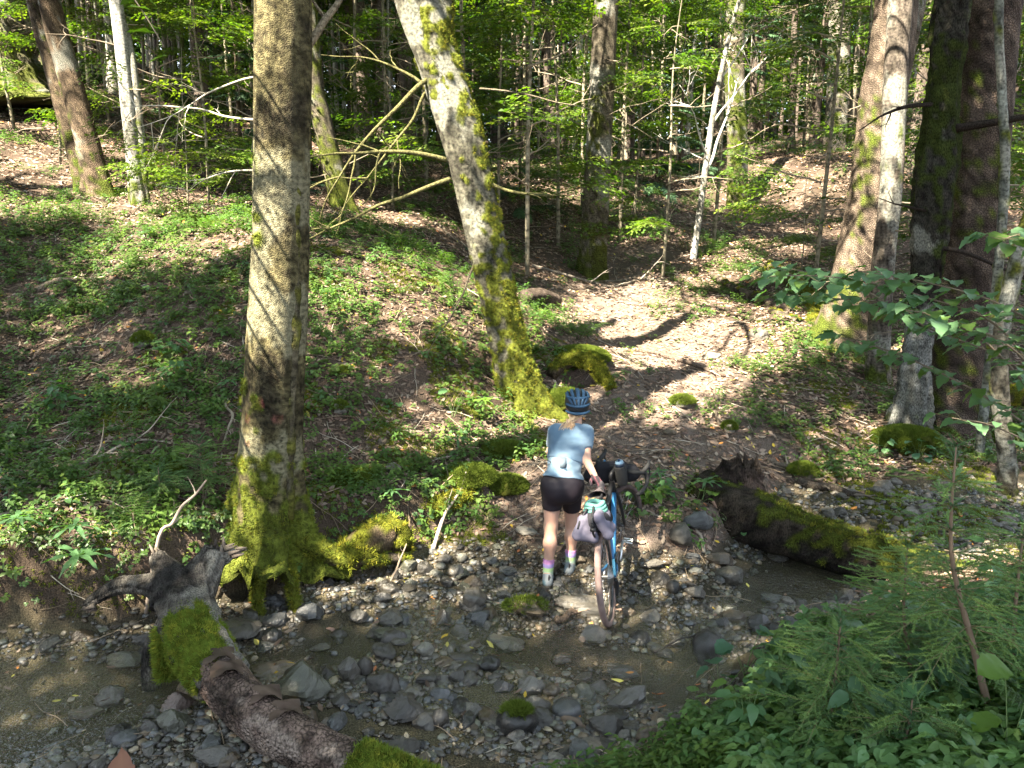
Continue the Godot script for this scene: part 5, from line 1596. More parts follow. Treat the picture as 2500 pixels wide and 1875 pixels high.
	var dark := {"sides": 44, "step": 0.035, "flutes": 5, "flute_amp": 0.08, "bump": 0.12, "bark": Color(0.10, 0.08, 0.06), "bark2": Color(0.035, 0.03, 0.025), "moss": Color(0.10, 0.12, 0.02), "moss_w": -0.35, "moss_side": Vector3(0, 0.75, 0)}
	tf = Inst.new()
	put(mesh_of(trunk(pts_of([[1.80, 0.26, 7.05], [1.98, 0.24, 6.85], [2.26, 0.19, 6.6], [2.6, 0.15, 6.3], [2.95, 0.14, 5.95], [3.3, 0.15, 5.62], [3.7, 0.2, 5.3], [4.3, 0.3, 4.9]]), [0.26, 0.25, 0.23, 0.2, 0.17, 0.14, 0.12, 0.1], dark, [tf, 0.5, 1.1]), false, at), "stem", M.wood, t)
	copies(shifted(tf, at), tuft_mesh, "moss", M.moss_tuft, t)

	# --- rotten stump above it
	at = P(2.12, 0.25, 7.0)
	t = thing("rotten_stump", "crumbling dark stump at the end of the mossy log by the path", "stump", at)
	var rot := {"sides": 36, "step": 0.03, "flare": 0.5, "flare_h": 0.2, "flutes": 7, "flute_amp": 0.16, "bump": 0.28, "bark": Color(0.15, 0.11, 0.09), "bark2": Color(0.045, 0.035, 0.03), "moss_w": -0.7, "moss_base": 0.4, "stretch": 0.3}
	put(mesh_of(trunk(pts_of([[2.10, 0.05, 6.95], [2.12, 0.25, 7.0], [2.16, 0.45, 7.03], [2.2, 0.58, 7.05]]), [0.24, 0.2, 0.2, 0.17], rot), false, at), "body", M.wood, t)
	for k in 12:
		var a := TAU * k / 12.0
		var sb := Buf.new()
		var c := Vector3(0.08 + cos(a) * 0.14, 0.28, -0.05 + sin(a) * 0.14)
		tube(sb, smooth_line(PackedVector3Array([c, c + Vector3(R(-0.02, 0.02), 0.06, R(-0.02, 0.02)), c + Vector3(R(-0.04, 0.04), R(0.08, 0.16), R(-0.04, 0.04))]), 2), [0.045, 0.03, 0.006], 6, Color(0.10, 0.075, 0.06))
		put(mesh_of(sb), "splinter", M.wood, t)
	for q in [[1.95, 0.12, 6.75], [2.3, 0.1, 6.8], [1.88, 0.2, 6.9]]:
		var rb := Buf.new()
		limb(rb, P(q[0], q[1] + 0.15, q[2]) - at, Vector3(q[0] - 2.1, -0.5, 0.5), 0.5, 0.035, int(q[0] * 100), Color(0.09, 0.07, 0.055), 0.4, 3)
		put(mesh_of(rb), "root", M.wood, t)

	# --- other logs: label, line, radius, moss
	var logs := [
		["mossy log running from the foot of the broad trunk up the clearing", [[5.1, 1.22, 12.9], [5.5, 1.45, 14.1], [5.7, 1.75, 15.6], [5.75, 2.05, 17.4]], [0.17, 0.16, 0.15, 0.12], 0.25, Color(0.24, 0.19, 0.14)],
		["bare brown log lying left of the mossy log in the clearing", [[4.9, 1.4, 13.4], [4.7, 1.52, 14.2], [4.5, 1.65, 15.4], [4.35, 1.9, 17.0]], [0.10, 0.10, 0.08, 0.06], -0.4, Color(0.26, 0.20, 0.16)],
		["short broken log close to the foot of the broad trunk", [[5.0, 1.12, 12.3], [4.75, 1.3, 13.0], [4.5, 1.42, 13.6]], [0.08, 0.09, 0.07], -0.6, Color(0.20, 0.16, 0.13)],
		["mossy log lying behind the thin bent stem at the right edge", [[5.3, 0.7, 9.9], [5.9, 0.72, 9.7], [6.8, 0.75, 9.5]], [0.14, 0.13, 0.12], 0.35, Color(0.18, 0.15, 0.1)],
		["short grey log lying on the path behind the leaning tree", [[0.2, 1.78, 12.0], [0.45, 1.76, 12.4], [0.72, 1.66, 12.8]], [0.13, 0.14, 0.12], -0.8, Color(0.27, 0.21, 0.17)],
		["grey broken branch lying on the bank left of the cyclist", [[-1.0, 0.40, 6.35], [-0.9, 0.44, 6.5], [-0.78, 0.5, 6.7]], [0.05, 0.055, 0.045], -0.9, Color(0.27, 0.23, 0.19)],
		["mossy root arch over the dark hole behind the helmet", [[0.48, 1.02, 9.35], [0.62, 1.16, 9.45], [0.84, 1.22, 9.5], [1.05, 1.12, 9.42], [1.22, 0.88, 9.25]], [0.07, 0.09, 0.1, 0.085, 0.06], 0.6, Color(0.16, 0.12, 0.08)],
		["moss covered root end beside the big trunk at the water", [[-1.35, 0.22, 5.75], [-1.15, 0.28, 5.9], [-0.98, 0.33, 6.05], [-0.9, 0.2, 5.95]], [0.13, 0.15, 0.14, 0.08], 0.6, Color(0.16, 0.12, 0.08)],
		["mossy log end among the bank herbs below the leaning tree", [[-0.75, 0.33, 6.5], [-0.6, 0.38, 6.6], [-0.4, 0.42, 6.75]], [0.10, 0.11, 0.08], 0.5, Color(0.18, 0.14, 0.1)],
	]
	for i in logs.size():
		var q: Array = logs[i]
		rng.seed = 2220 + i
		var p := pts_of(q[1])
		at = p[0]
		t = thing("log", q[0], "log", at, "")
		tf = Inst.new()
		put(mesh_of(trunk(p, q[2], {"sides": 26, "step": 0.05, "bump": 0.09, "bark": q[4], "bark2": q[4] * 0.45, "moss": Color(0.15, 0.165, 0.02), "moss_w": q[3] - 0.2, "moss_side": Vector3(0, 0.45, 0)}, [tf, 0.55, 1.2]), false, at), "stem", M.wood, t)
		if tf.n:
			copies(shifted(tf, at), tuft_mesh, "moss", M.moss_tuft, t)
	# --- fallen branches, each its own
	var sticks := [
		["pale stick leaning on the mossy bank left of the cyclist", [-0.68, 0.12, 6.22], [-0.42, 0.62, 6.75], 0.018, Color(0.36, 0.31, 0.25)],
		["grey forked root lying on the path above the stump", [2.5, 0.78, 9.3], [2.42, 0.62, 8.7], 0.03, Color(0.22, 0.18, 0.14)],
		["crooked grey root crossing the path above the rocks", [1.9, 1.06, 11.3], [2.9, 0.92, 10.3], 0.04, Color(0.26, 0.20, 0.16)],
		["dark root lying across the muddy path by the stump", [2.9, 0.36, 7.5], [3.5, 0.36, 7.3], 0.05, Color(0.12, 0.10, 0.08)],
		["grey curved branch on the mud right of the stump", [2.75, 0.45, 8.0], [3.2, 0.42, 7.6], 0.035, Color(0.24, 0.20, 0.16)],
		["broken stick standing in the herbs left of the slim grey trunk", [4.45, 0.75, 9.9], [4.75, 1.0, 10.3], 0.035, Color(0.26, 0.21, 0.16)],
		["dark short branch on the leaf litter right of the path", [3.15, 0.55, 8.7], [3.7, 0.62, 9.0], 0.03, Color(0.11, 0.085, 0.07)],
		["long thin pale stick across the left slope", [-4.6, 0.9, 6.0], [-2.9, 1.05, 6.6], 0.018, Color(0.30, 0.26, 0.21)],
		["bent stick lying low on the left slope", [-4.2, 0.68, 5.4], [-2.5, 0.72, 5.7], 0.016, Color(0.26, 0.22, 0.17)],
		["brown branch on the left slope below the mossy stone", [-3.9, 1.42, 7.6], [-2.7, 1.28, 7.5], 0.025, Color(0.22, 0.16, 0.12)],
		["thin stick pointing down the middle of the left slope", [-2.75, 1.25, 7.4], [-2.55, 0.88, 6.5], 0.014, Color(0.30, 0.26, 0.2)],
		["pale branch at the upper left corner of the green slope", [-5.9, 2.2, 9.6], [-5.1, 2.38, 10.2], 0.04, Color(0.34, 0.28, 0.21)],
		["long grey branch lying in front of the straight trunk at the back", [0.4, 2.05, 15.6], [3.2, 1.95, 16.3], 0.035, Color(0.34, 0.30, 0.25)],
		["bare fallen branch right of the straight trunk", [2.0, 2.0, 16.5], [3.7, 2.1, 17.3], 0.025, Color(0.32, 0.28, 0.23)],
		["dead branch caught in the brown hollow behind the leaning tree", [-1.6, 3.3, 16.0], [-0.6, 2.7, 14.5], 0.03, Color(0.30, 0.25, 0.19)],
		["short thick stick below the flat mossy stone in the ford", [0.32, 0.06, 5.12], [0.52, 0.08, 5.3], 0.028, Color(0.30, 0.22, 0.16)],
		["thin black twig bent over the water at the right", [0.95, 0.08, 4.7], [1.4, 0.14, 5.0], 0.007, Color(0.05, 0.045, 0.04)],
		["brown chip of wood under the mossy dark boulder", [0.28, 0.03, 4.0], [0.5, 0.04, 3.85], 0.02, Color(0.13, 0.10, 0.075)],
		["grey forked sticks standing by the round boulder right of the wheel", [1.62, 0.1, 6.1], [1.55, 0.32, 6.3], 0.016, Color(0.28, 0.24, 0.19)],
		["twig leaning on the mossy root beside the big trunk", [-0.98, 0.02, 5.6], [-0.85, 0.3, 5.85], 0.01, Color(0.25, 0.2, 0.15)],
		["dead twig leaning over the torn root end of the fallen log", [-2.62, 0.55, 5.1], [-2.28, 0.95, 5.5], 0.016, Color(0.27, 0.22, 0.18)],
		["long stick on the litter left of the fallen log", [-3.0, 0.62, 5.3], [-2.3, 0.78, 5.8], 0.02, Color(0.20, 0.16, 0.13)],
		["curved branch on the far brown slope behind the big trunk", [-5.4, 3.5, 16.0], [-3.6, 3.5, 16.2], 0.03, Color(0.27, 0.23, 0.18)],
		["leaning dead branch on the dark slope at the left", [-7.6, 3.4, 14.4], [-6.9, 4.6, 15.2], 0.02, Color(0.35, 0.3, 0.25)],
	]
	for i in sticks.size():
		var q: Array = sticks[i]
		rng.seed = 2300 + i
		var a := P(q[1][0], q[1][1], q[1][2])
		var e := P(q[2][0], q[2][1], q[2][2])
		var lifted: bool = absf(q[2][1] - q[1][1]) > 0.22 and q[1][2] < 7.0
		var p := PackedVector3Array()
		for k in 6:
			var c := a.lerp(e, k / 5.0) + jit(0.12 * a.distance_to(e) * (1.0 if k > 0 and k < 5 else 0.0) * 0.35)
			var gy := ground(c.x, -c.z) + float(q[3]) * 0.8
			if not lifted:
				c.y = maxf(gy, 0.02) + 0.015 * sin(k * 1.9 + i)
			elif k == 0:
				c.y = gy
			else:
				c.y = maxf(c.y, gy)
			p.append(c)
		var sb := Buf.new()
		tube(sb, smooth_line(p, 4), [q[3], q[3] * 0.9, q[3] * 0.75, q[3] * 0.45], 7, q[4], q[4] * 0.8)
		t = thing("fallen_branch", q[0], "branch", p[0], "fallen branches")
		put(mesh_of(sb, false, p[0]), "stem", M.wood if q[3] > 0.02 else M.twig, t)
		for k in 3:
			var fb := Buf.new()
			var c := p[2 + k] - p[0]
			limb(fb, c, (e - a).normalized() + Vector3(R(-0.8, 0.8), R(0.0, 0.5), R(-0.8, 0.8)), a.distance_to(e) * R(0.15, 0.35), q[3] * 0.45, 2400 + i * 3 + k, q[4], 0.3, 1)
			put(mesh_of(fb), "twig", M.twig, t)

	# --- mossy stones and mounds on the slopes: label, x, d, size, moss share
	var mounds := [
		["round moss ball of a stone on the green slope left of the big trunk", -3.99, 8.26, 0.22, 0.2, 1],
		["mossy stone low on the slope right of the big trunk", -1.72, 7.5, 0.15, 0.14, 1],
		["small mossy stone further up right of the big trunk", -1.78, 8.0, 0.13, 0.12, 1],
		["moss cushion on a stone beside the path, sunlit", 2.06, 9.1, 0.3, 0.16, 1],
		["mossy topped stone in the path above the stump", 2.5, 8.6, 0.17, 0.16, 1],
		["mossy stone in the mud right of the path", 3.05, 7.75, 0.3, 0.2, 1],
		["bright moss hummock on the bank below the leaning tree", -0.42, 6.9, 0.55, 0.3, 2],
		["green moss hummock at the foot of the leaning tree", -0.1, 7.6, 0.5, 0.22, 2],
		["moss hummock on the bank right of the big trunk", -1.45, 6.6, 0.6, 0.25, 2],
		["dark green moss hummock behind the cyclist on the left", -0.05, 7.0, 0.4, 0.3, 2],
		["moss hummock under the rotten snag", 4.55, 8.6, 0.75, 0.4, 2],
		["moss hummock beside the plated spruce", 6.2, 9.3, 0.5, 0.4, 2],
		["mossy hummock right of the leaning tree by the hole", 0.62, 9.0, 0.55, 0.34, 2],
		["mossy hummock over the dark hole behind the helmet", 0.88, 10.0, 0.8, 0.4, 2],
		["mossy clump on the left slope near its foot", -2.9, 6.1, 0.35, 0.16, 2],
		["far mossy mound in the hollow behind the leaning tree", -0.25, 13.2, 0.6, 0.5, 2],
		["grey stone on the bank right of the big trunk", -1.08, 6.75, 0.16, 0.12, 0],
		["pale stone among the herbs on the bank", -1.25, 7.2, 0.12, 0.09, 0],
		["blue grey stone near the big trunk on the slope", -1.45, 7.5, 0.10, 0.08, 0],
		["pale stone on the upper left slope", -4.55, 9.6, 0.12, 0.07, 0],
		["white stone on the left slope in a sun fleck", -3.85, 9.2, 0.12, 0.07, 0],
		["light boulder in the sunlit clearing right of the path", 3.9, 12.1, 0.4, 0.2, 0],
		["pale rock beside the bright path", 2.95, 11.2, 0.3, 0.14, 0],
		["grey stone on the muddy path", 1.75, 8.3, 0.16, 0.1, 0],
		["small grey stone at the path edge near the cyclist", 1.45, 7.2, 0.13, 0.09, 0],
	]
	for i in mounds.size():
		var q: Array = mounds[i]
		rng.seed = 2500 + i
		var y := ground(q[1], q[2])
		var size := Vector3(q[3], q[4] * (0.75 if q[5] == 2 else 1.0), q[3] * 0.85)
		t = thing("mossy_stone" if q[5] == 1 else ("moss_hummock" if q[5] == 2 else "bank_stone"), q[0], "stone" if q[5] < 2 else "moss", P(q[1], y + q[4] * (0.2 if q[5] < 2 else -0.06), q[2]))
		var o := put(stone_mesh(120 + i, 3, 0.45 if q[5] == 2 else 0.25, 14, 0.9), "rock" if q[5] < 2 else "mound", M.moss if q[5] == 2 else stone_mat(["grey", "pale", "brown"][i % 3], false), t)
		o.basis = Basis(Vector3.UP, R(0, TAU)).scaled_local(size)
		if q[5] == 2:
			var mm: StandardMaterial3D = M.moss.duplicate()
			mm.albedo_color = Color(0.09, 0.10, 0.02).linear_to_srgb()
			o.material_override = mm
		if q[5] > 0:
			var inst := Inst.new()
			moss_cap(inst, int(2600.0 * q[3] * q[3] / 0.5) + 120, size * 1.02, -0.05 if q[5] == 2 else 0.1)
			copies(inst, tuft_mesh, "moss", M.moss_tuft, t)

# ---------------------------------------------------------------- the wood behind
func pole_mesh(sd: int, bend: float, sides := 9) -> ArrayMesh:
	# a unit trunk: 1 m radius at breast height is scaled per tree, 20 m tall
	rng.seed = sd
	var b := Buf.new()
	var n := 22
	var ox := 0.0
	var oz := 0.0
	for i in n + 1:
		var t := float(i) / n
		ox += R(-1, 1) * bend
		oz += R(-1, 1) * bend
		var r := lerpf(1.0, 0.35, t) * (1.0 + 0.55 * exp(-t * 60.0))
		for k in sides + 1:
			var a := TAU * (k % sides) / sides
			var v := Vector3(ox + cos(a) * r, t * 20.0, oz + sin(a) * r)
			var tone := 0.85 + 0.5 * nz.get_noise_3d(v.x * 120, v.y * 40 + sd * 50, v.z * 120)
			b.add(v, grey(tone))
	for i in n:
		for k in sides:
			var a := i * (sides + 1) + k
			b.quad(a, a + sides + 1, a + sides + 2, a + 1)
	return mesh_of(b)

func tinted(base: StandardMaterial3D, c: Color, key: String) -> StandardMaterial3D:
	if not M.has(key):
		var m: StandardMaterial3D = base.duplicate()
		m.albedo_color = c.linear_to_srgb()
		M[key] = m
	return M[key]

func multi(inst: Inst, m: Mesh) -> MultiMesh:
	var mm := MultiMesh.new()
	mm.transform_format = MultiMesh.TRANSFORM_3D
	mm.use_colors = true
	mm.mesh = m
	mm.instance_count = inst.n
	mm.buffer = inst.buf
	return mm

func hang(mm: MultiMesh, called: String, material: Material, parent: Node, at := Vector3.ZERO, turn := 0.0, sc := 1.0) -> void:
	var o := MultiMeshInstance3D.new()
	o.multimesh = mm
	o.material_override = material
	o.name = called
	o.set_meta("kind", "stuff")
	parent.add_child(o, true)
	o.transform = Transform3D(Basis(Vector3.UP, turn).scaled(Vector3.ONE * sc), at)

func spruce_crown(sd: int, from: float, to: float, wide: float, bare: float, mix: int) -> MultiMesh:
	rng.seed = sd
	var inst := Inst.new()
	var y := from
	while y < to:
		var t := (y - from) / (to - from)
		var reach := wide * (1.0 - 0.85 * t) * (0.7 if y < bare else 1.0)
		for k in 6:
			if y < bare and rng.randf() < 0.55:
				continue
			var a := R(0, TAU)
			var dir := Vector3(cos(a), R(-0.35, 0.0), sin(a)).normalized()
			var c: Color = SPRUCE[(rng.randi() + mix) % 3] * R(0.8, 1.5)
			for s in 3:
				var sc := reach * R(0.35, 0.55)
				inst.add(basis_to((dir + jit(0.2)).normalized(), R(-0.4, 0.4), sc), Vector3(0, y, 0) + dir * reach * (0.1 + 0.3 * s), c)
		y += R(0.4, 0.7)
	return multi(inst, spruce_fan)

func beech_crown(sd: int, from: float, to: float, wide: float, sprays: int, sc: float, mesh_id: int, low := 0.3) -> MultiMesh:
	# flat layers of leaves along rising limbs
	rng.seed = sd
	var inst := Inst.new()
	var limbs := maxi(5, int(sprays / 14.0))
	for l in limbs:
		var y := lerpf(from, to, pow(rng.randf(), 1.0 - low))
		var a := R(0, TAU)
		var rise := R(-0.05, 0.35)
		var reach := wide * R(0.5, 1.0) * (1.0 - 0.4 * (y - from) / maxf(to - from, 0.1))
		for s in 14:
			var f := R(0.15, 1.0)
			var dir := Vector3(cos(a), rise, sin(a)).normalized()
			var at := Vector3(0, y, 0) + dir * reach * f + Vector3(R(-0.3, 0.3), R(-0.1, 0.08), R(-0.3, 0.3)) * reach * 0.35
			var aa := a + R(-0.9, 0.9)
			var c: Color = BEECH[rng.randi() % 4] * R(0.8, 1.25)
			inst.add(basis_to(Vector3(cos(aa), R(-0.25, 0.1), sin(aa)).normalized(), R(-0.35, 0.35), sc * R(0.7, 1.2)), at, c)
	return multi(inst, spray[mesh_id] if mesh_id < 3 else clump[mesh_id - 3])

func limbs_mesh(sd: int, from: float, to: float, wide: float, count: int, r0: float) -> ArrayMesh:
	rng.seed = sd
	var b := Buf.new()
	for l in count:
		var y := lerpf(from, to, (l + rng.randf()) / count)
		var a := R(0, TAU)
		limb(b, Vector3(0, y, 0), Vector3(cos(a), R(0.0, 0.4), sin(a)), wide * R(0.6, 1.0), r0, sd * 31 + l, Color(0.75, 0.72, 0.65), 0.0, 2)
	return mesh_of(b)

func build_wood() -> void:
	var poles := []
	for k in 4:
		poles.append(pole_mesh(4000 + k, [0.06, 0.12, 0.3, 0.22][k]))
	var sp := [spruce_crown(4100, 5.0, 18.0, 2.0, 8.0, 0), spruce_crown(4101, 6.0, 19.0, 1.8, 10.0, 1), spruce_crown(4102, 4.0, 17.0, 2.1, 6.0, 2)]
	var be := [beech_crown(4110, 5.0, 15.0, 4.0, 260, 1.9, 0), beech_crown(4111, 4.0, 14.0, 3.6, 260, 2.0, 1), beech_crown(4112, 6.0, 16.0, 4.2, 260, 1.9, 2)]
	var be_limbs := [limbs_mesh(4120, 4.5, 14.0, 3.4, 10, 0.06), limbs_mesh(4121, 4.0, 14.0, 3.2, 10, 0.06)]
	var dead_twigs := [limbs_mesh(4130, 1.5, 8.0, 1.2, 22, 0.012), limbs_mesh(4131, 1.0, 9.0, 1.0, 22, 0.012)]
	var young := [beech_crown(4140, 0.8, 5.5, 1.7, 170, 1.0, 0, 0.0), beech_crown(4141, 0.6, 4.5, 1.5, 150, 1.0, 1, 0.0), beech_crown(4142, 1.4, 7.0, 2.1, 220, 1.1, 2, 0.0), beech_crown(4143, 0.4, 2.4, 1.0, 80, 0.75, 0, 0.0)]
	var young_limbs := [limbs_mesh(4150, 0.8, 5.2, 1.6, 9, 0.018), limbs_mesh(4151, 0.6, 4.4, 1.4, 9, 0.016), limbs_mesh(4152, 1.4, 6.6, 2.0, 10, 0.02), limbs_mesh(4153, 0.4, 2.3, 0.9, 6, 0.009)]
	var bark_dark := tinted(M.far_bark, Color(0.15, 0.12, 0.10), "bark_spruce")
	var bark_grey := tinted(M.far_bark, Color(0.30, 0.265, 0.2), "bark_beech")
	var bark_pale := tinted(M.far_bark, Color(0.46, 0.44, 0.37), "bark_pale")
	var bark_moss := tinted(M.far_bark, Color(0.12, 0.13, 0.05), "bark_mossy")
	var twig_grey := tinted(M.twig, Color(0.33, 0.29, 0.24), "twig_grey")
	rng.seed = 4200
	# spruce and beech trunks of the high wood; spaced so that none stand in each other
	var taken := []
	var made := 0
	var tries := 0
	while made < 280 and tries < 14000:
		tries += 1
		var d := 24.0 + 42.0 * pow(rng.randf(), 1.35)
		var x := R(-1, 1) * (0.70 * d + 2.0)
		# keep the clearing and its slope open
		if d < 29.5 and x > -3.0 and x < 12.5:
			continue
		if d < 31.0 and x > 6.0 and x < 11.0:
			continue
		if d < 48.0 and absf(x - (1.05 + 0.226 * (d - 4.6))) < 2.0:
			continue
		var ok := true
		for q in taken:
			if Vector2(x, d).distance_to(q) < 0.8 + 0.006 * d:
				ok = false
				break
		if not ok:
			continue
		taken.append(Vector2(x, d))
		var is_spruce: bool = rng.randf() < (0.75 if x > -6.0 else 0.3)
		var r := R(0.09, 0.22) if is_spruce else R(0.05, 0.16)
		var y := ground(x, d)
		var side: String = ["at the far left", "left of the middle", "in the middle", "right of the middle", "at the far right"][clampi(int((x / (0.7 * d) + 1.0) * 2.5), 0, 4)] + (", front rank" if d < 38.0 else (", second rank" if d < 52.0 else ", deep inside"))
		var t: Node3D
		if is_spruce:
			t = thing("spruce_tree", "%s straight spruce trunk in the wood behind, %s" % ["slim" if r < 0.155 else "stout", side], "tree", P(x, y - 0.15, d), "spruces of the wood behind, %s" % side)
		else:
			t = thing("beech_tree", "%s beech stem in the wood behind, %s" % ["thin" if r < 0.105 else "thick", side], "tree", P(x, y - 0.15, d), "beeches of the wood behind, %s" % side)
		var tr := put(poles[rng.randi() % 2 if is_spruce else 2 + rng.randi() % 2], "trunk", bark_dark if is_spruce else [bark_grey, bark_pale, bark_moss][rng.randi() % 3], t)
		tr.transform = Transform3D(Basis(Vector3.UP, R(0, TAU)) * Basis(Vector3.RIGHT, R(-0.03, 0.03) * (1.0 if is_spruce else 2.5)), Vector3.ZERO).scaled_local(Vector3(r, 1.0, r))
		if is_spruce:
			hang(sp[rng.randi() % 3], "crown", M.needle, t, Vector3.ZERO, R(0, TAU), R(0.9, 1.2))
			if d < 50.0:
				put(dead_twigs[rng.randi() % 2], "dead_twigs", twig_grey, t).rotation.y = R(0, TAU)
		else:
			var k := rng.randi() % 3
			hang(be[k], "crown", M.leaf, t, Vector3.ZERO, R(0, TAU), R(0.85, 1.1))
			put(be_limbs[k % 2], "limbs", bark_grey, t).rotation.y = R(0, TAU)
		made += 1
	# thin poles crowding the upper left slope
	made = 0
	tries = 0
	while made < 70 and tries < 3000:
		tries += 1
		var d := R(26.0, 40.0)
		var x := R(-16.0, -3.5)
		var ok := true
		for q in taken:
			if Vector2(x, d).distance_to(q) < 0.45:
				ok = false
				break
		if not ok:
			continue
		taken.append(Vector2(x, d))
		var y := ground(x, d)
		var t := thing("pole_tree", "thin pale pole stem in the thicket on the upper left slope", "tree", P(x, y - 0.1, d), "thicket of poles on the upper left slope")
		var r := R(0.025, 0.06)
		var tr := put(poles[2 + rng.randi() % 2], "trunk", bark_pale if rng.randf() < 0.6 else bark_grey, t)
		tr.transform = Transform3D(Basis(Vector3.UP, R(0, TAU)) * Basis(Vector3.RIGHT, R(-0.08, 0.08)), Vector3.ZERO).scaled_local(Vector3(r, 0.5, r))
		if made % 2 == 0:
			hang(young[2], "crown", M.leaf, t, Vector3(0, 2.0, 0), R(0, TAU), 1.0)
		made += 1
	# young beeches and hornbeams of the understorey: x, d, kind, scale
	var under := [[1.1, 18.6, 2, 1.0], [3.3, 17.0, 0, 1.0], [-0.3, 18.0, 0, 1.2], [5.3, 20.6, 2, 1.1], [7.6, 17.6, 2, 1.1], [9.2, 19.0, 2, 1.1], [-3.6, 18.6, 2, 1.0], [-2.6, 17.2, 1, 0.9], [2.0, 22.4, 2, 1.2], [11.0, 24.0, 2, 1.1], [-6.2, 19.0, 2, 1.0], [-8.6, 18.0, 1, 1.0], [-11.5, 18.6, 2, 0.9], [-0.95, 16.5, 2, 1.2], [0.3, 15.2, 2, 1.15], [2.75, 20.0, 2, 1.2], [6.0, 15.4, 2, 1.0], [3.4, 22.0, 0, 1.3], [3.0, 26.5, 2, 1.1], [0.4, 24.0, 2, 1.2], [-2.2, 20.5, 2, 1.2], [-5.0, 17.5, 1, 1.0], [-5.6, 14.6, 1, 0.9], [-7.1, 16.4, 0, 0.9], [-4.4, 13.6, 3, 1.1], [-5.3, 12.9, 3, 1.0], [-9.4, 16.6, 1, 0.9], [-10.5, 21.0, 0, 1.1], [-7.8, 22.5, 2, 1.0], [-3.8, 24.0, 2, 1.2], [6.4, 17.2, 3, 1.0], [8.2, 14.0, 2, 1.1], [9.8, 16.5, 2, 1.2], [11.5, 20.0, 2, 1.2], [7.4, 12.4, 1, 0.9], [13.5, 24.0, 2, 1.2], [1.0, 30.5, 2, 1.2], [5.2, 30.0, 2, 1.2], [-1.8, 30.0, 2, 1.3], [8.0, 31.0, 2, 1.3], [12.0, 33.0, 2, 1.3], [-12.5, 24.0, 2, 1.2], [-14.0, 18.5, 1, 1.1], [3.8, 33.0, 2, 1.5], [-6.5, 33.0, 2, 1.4], [15.5, 30.0, 2, 1.4], [6.2, 34.0, 2, 1.5], [2.0, 36.0, 2, 1.6], [-3.0, 36.5, 2, 1.6], [0.0, 40.0, 2, 1.7], [9.0, 38.0, 2, 1.7], [-10.0, 36.0, 2, 1.6], [14.0, 38.0, 2, 1.7], [5.0, 42.0, 2, 1.8], [-16.0, 30.0, 2, 1.5], [18.0, 34.0, 2, 1.6]]
	for i in under.size():
		var q: Array = under[i]
		rng.seed = 4400 + i
		var y := ground(q[0], q[1])
		var where := "among the front trees" if q[1] < 18.0 else ("at the edge of the clearing" if q[1] < 28.0 else "in the wood behind")
		var sidew := "on the left slope" if q[0] < -3.0 else ("on the right" if q[0] > 5.0 else "in the middle")
		var t := thing("young_beech_tree", "young beech with light leaf layers %s, %s" % [where, sidew], "tree", P(q[0], y - 0.05, q[1]), "young beeches %s %s" % [where, sidew])
		var k: int = q[2]
		var sc: float = q[3] * R(0.92, 1.08)
		var h: float = [6.2, 5.2, 8.0, 2.7][k] * sc
		var p := PackedVector3Array([Vector3.ZERO, Vector3(R(-0.1, 0.1), h * 0.35, R(-0.1, 0.1)), Vector3(R(-0.2, 0.2), h * 0.7, R(-0.2, 0.2)), Vector3(R(-0.3, 0.3), h, R(-0.3, 0.3))])
		var b := Buf.new()
		var r0: float = [0.035, 0.03, 0.045, 0.014][k] * sc
		tube(b, smooth_line(p, 5), [r0, r0 * 0.8, r0 * 0.5, r0 * 0.2], 7, Color(0.25, 0.22, 0.16))
		put(mesh_of(b), "trunk", M.far_bark, t)
		var turn := R(0, TAU)
		var lo := put(young_limbs[k], "limbs", twig_grey, t)
		lo.transform = Transform3D(Basis(Vector3.UP, turn).scaled(Vector3.ONE * sc), Vector3.ZERO)
		hang(young[k], "crown", M.leaf, t, Vector3.ZERO, turn, sc)
	# young spruces with boughs to the ground: x, d, height
	var firs := [[-6.3, 18.6, 5.5], [-5.0, 19.8, 6.0], [-4.4, 16.6, 2.6], [-1.3, 21.5, 6.0], [0.2, 20.5, 4.0], [-0.6, 15.0, 1.6], [4.9, 27.0, 6.0], [2.2, 27.5, 3.0], [-9.5, 25.0, 7.0], [6.2, 29.5, 7.0], [1.5, 33.0, 8.0], [-2.5, 27.0, 7.0], [9.5, 34.0, 8.0], [-7.3, 28.0, 8.0]]
	var fir_crowns := [spruce_crown(4501, 0.2, 4.0, 1.3, 0.0, 0), spruce_crown(4502, 0.3, 4.0, 1.1, 0.0, 1)]
	for i in firs.size():
		var q: Array = firs[i]
		rng.seed = 4500 + i
		var y := ground(q[0], q[1])
		var sidew := "on the left slope" if q[0] < -3.0 else ("beyond the clearing" if q[1] > 24.0 else "behind the leaning tree")
		var t := thing("young_spruce_tree", "dark young spruce with low boughs %s" % sidew, "tree", P(q[0], y - 0.05, q[1]), "young spruces %s" % sidew)
		var sc: float = q[2] / 4.2
		var b := Buf.new()
		tube(b, PackedVector3Array([Vector3.ZERO, Vector3(0.02, q[2] * 0.5, 0), Vector3(0, q[2], 0)]), [0.04 * sc, 0.025 * sc, 0.006], 6, Color(0.14, 0.11, 0.08))
		put(mesh_of(b), "trunk", M.far_bark, t)
		hang(fir_crowns[i % 2], "crown", M.needle, t, Vector3.ZERO, R(0, TAU), sc)
	# the far wood, one mass of leaves beyond the last trunks one can tell apart
	rng.seed = 4600
	var mass := [Inst.new(), Inst.new()]
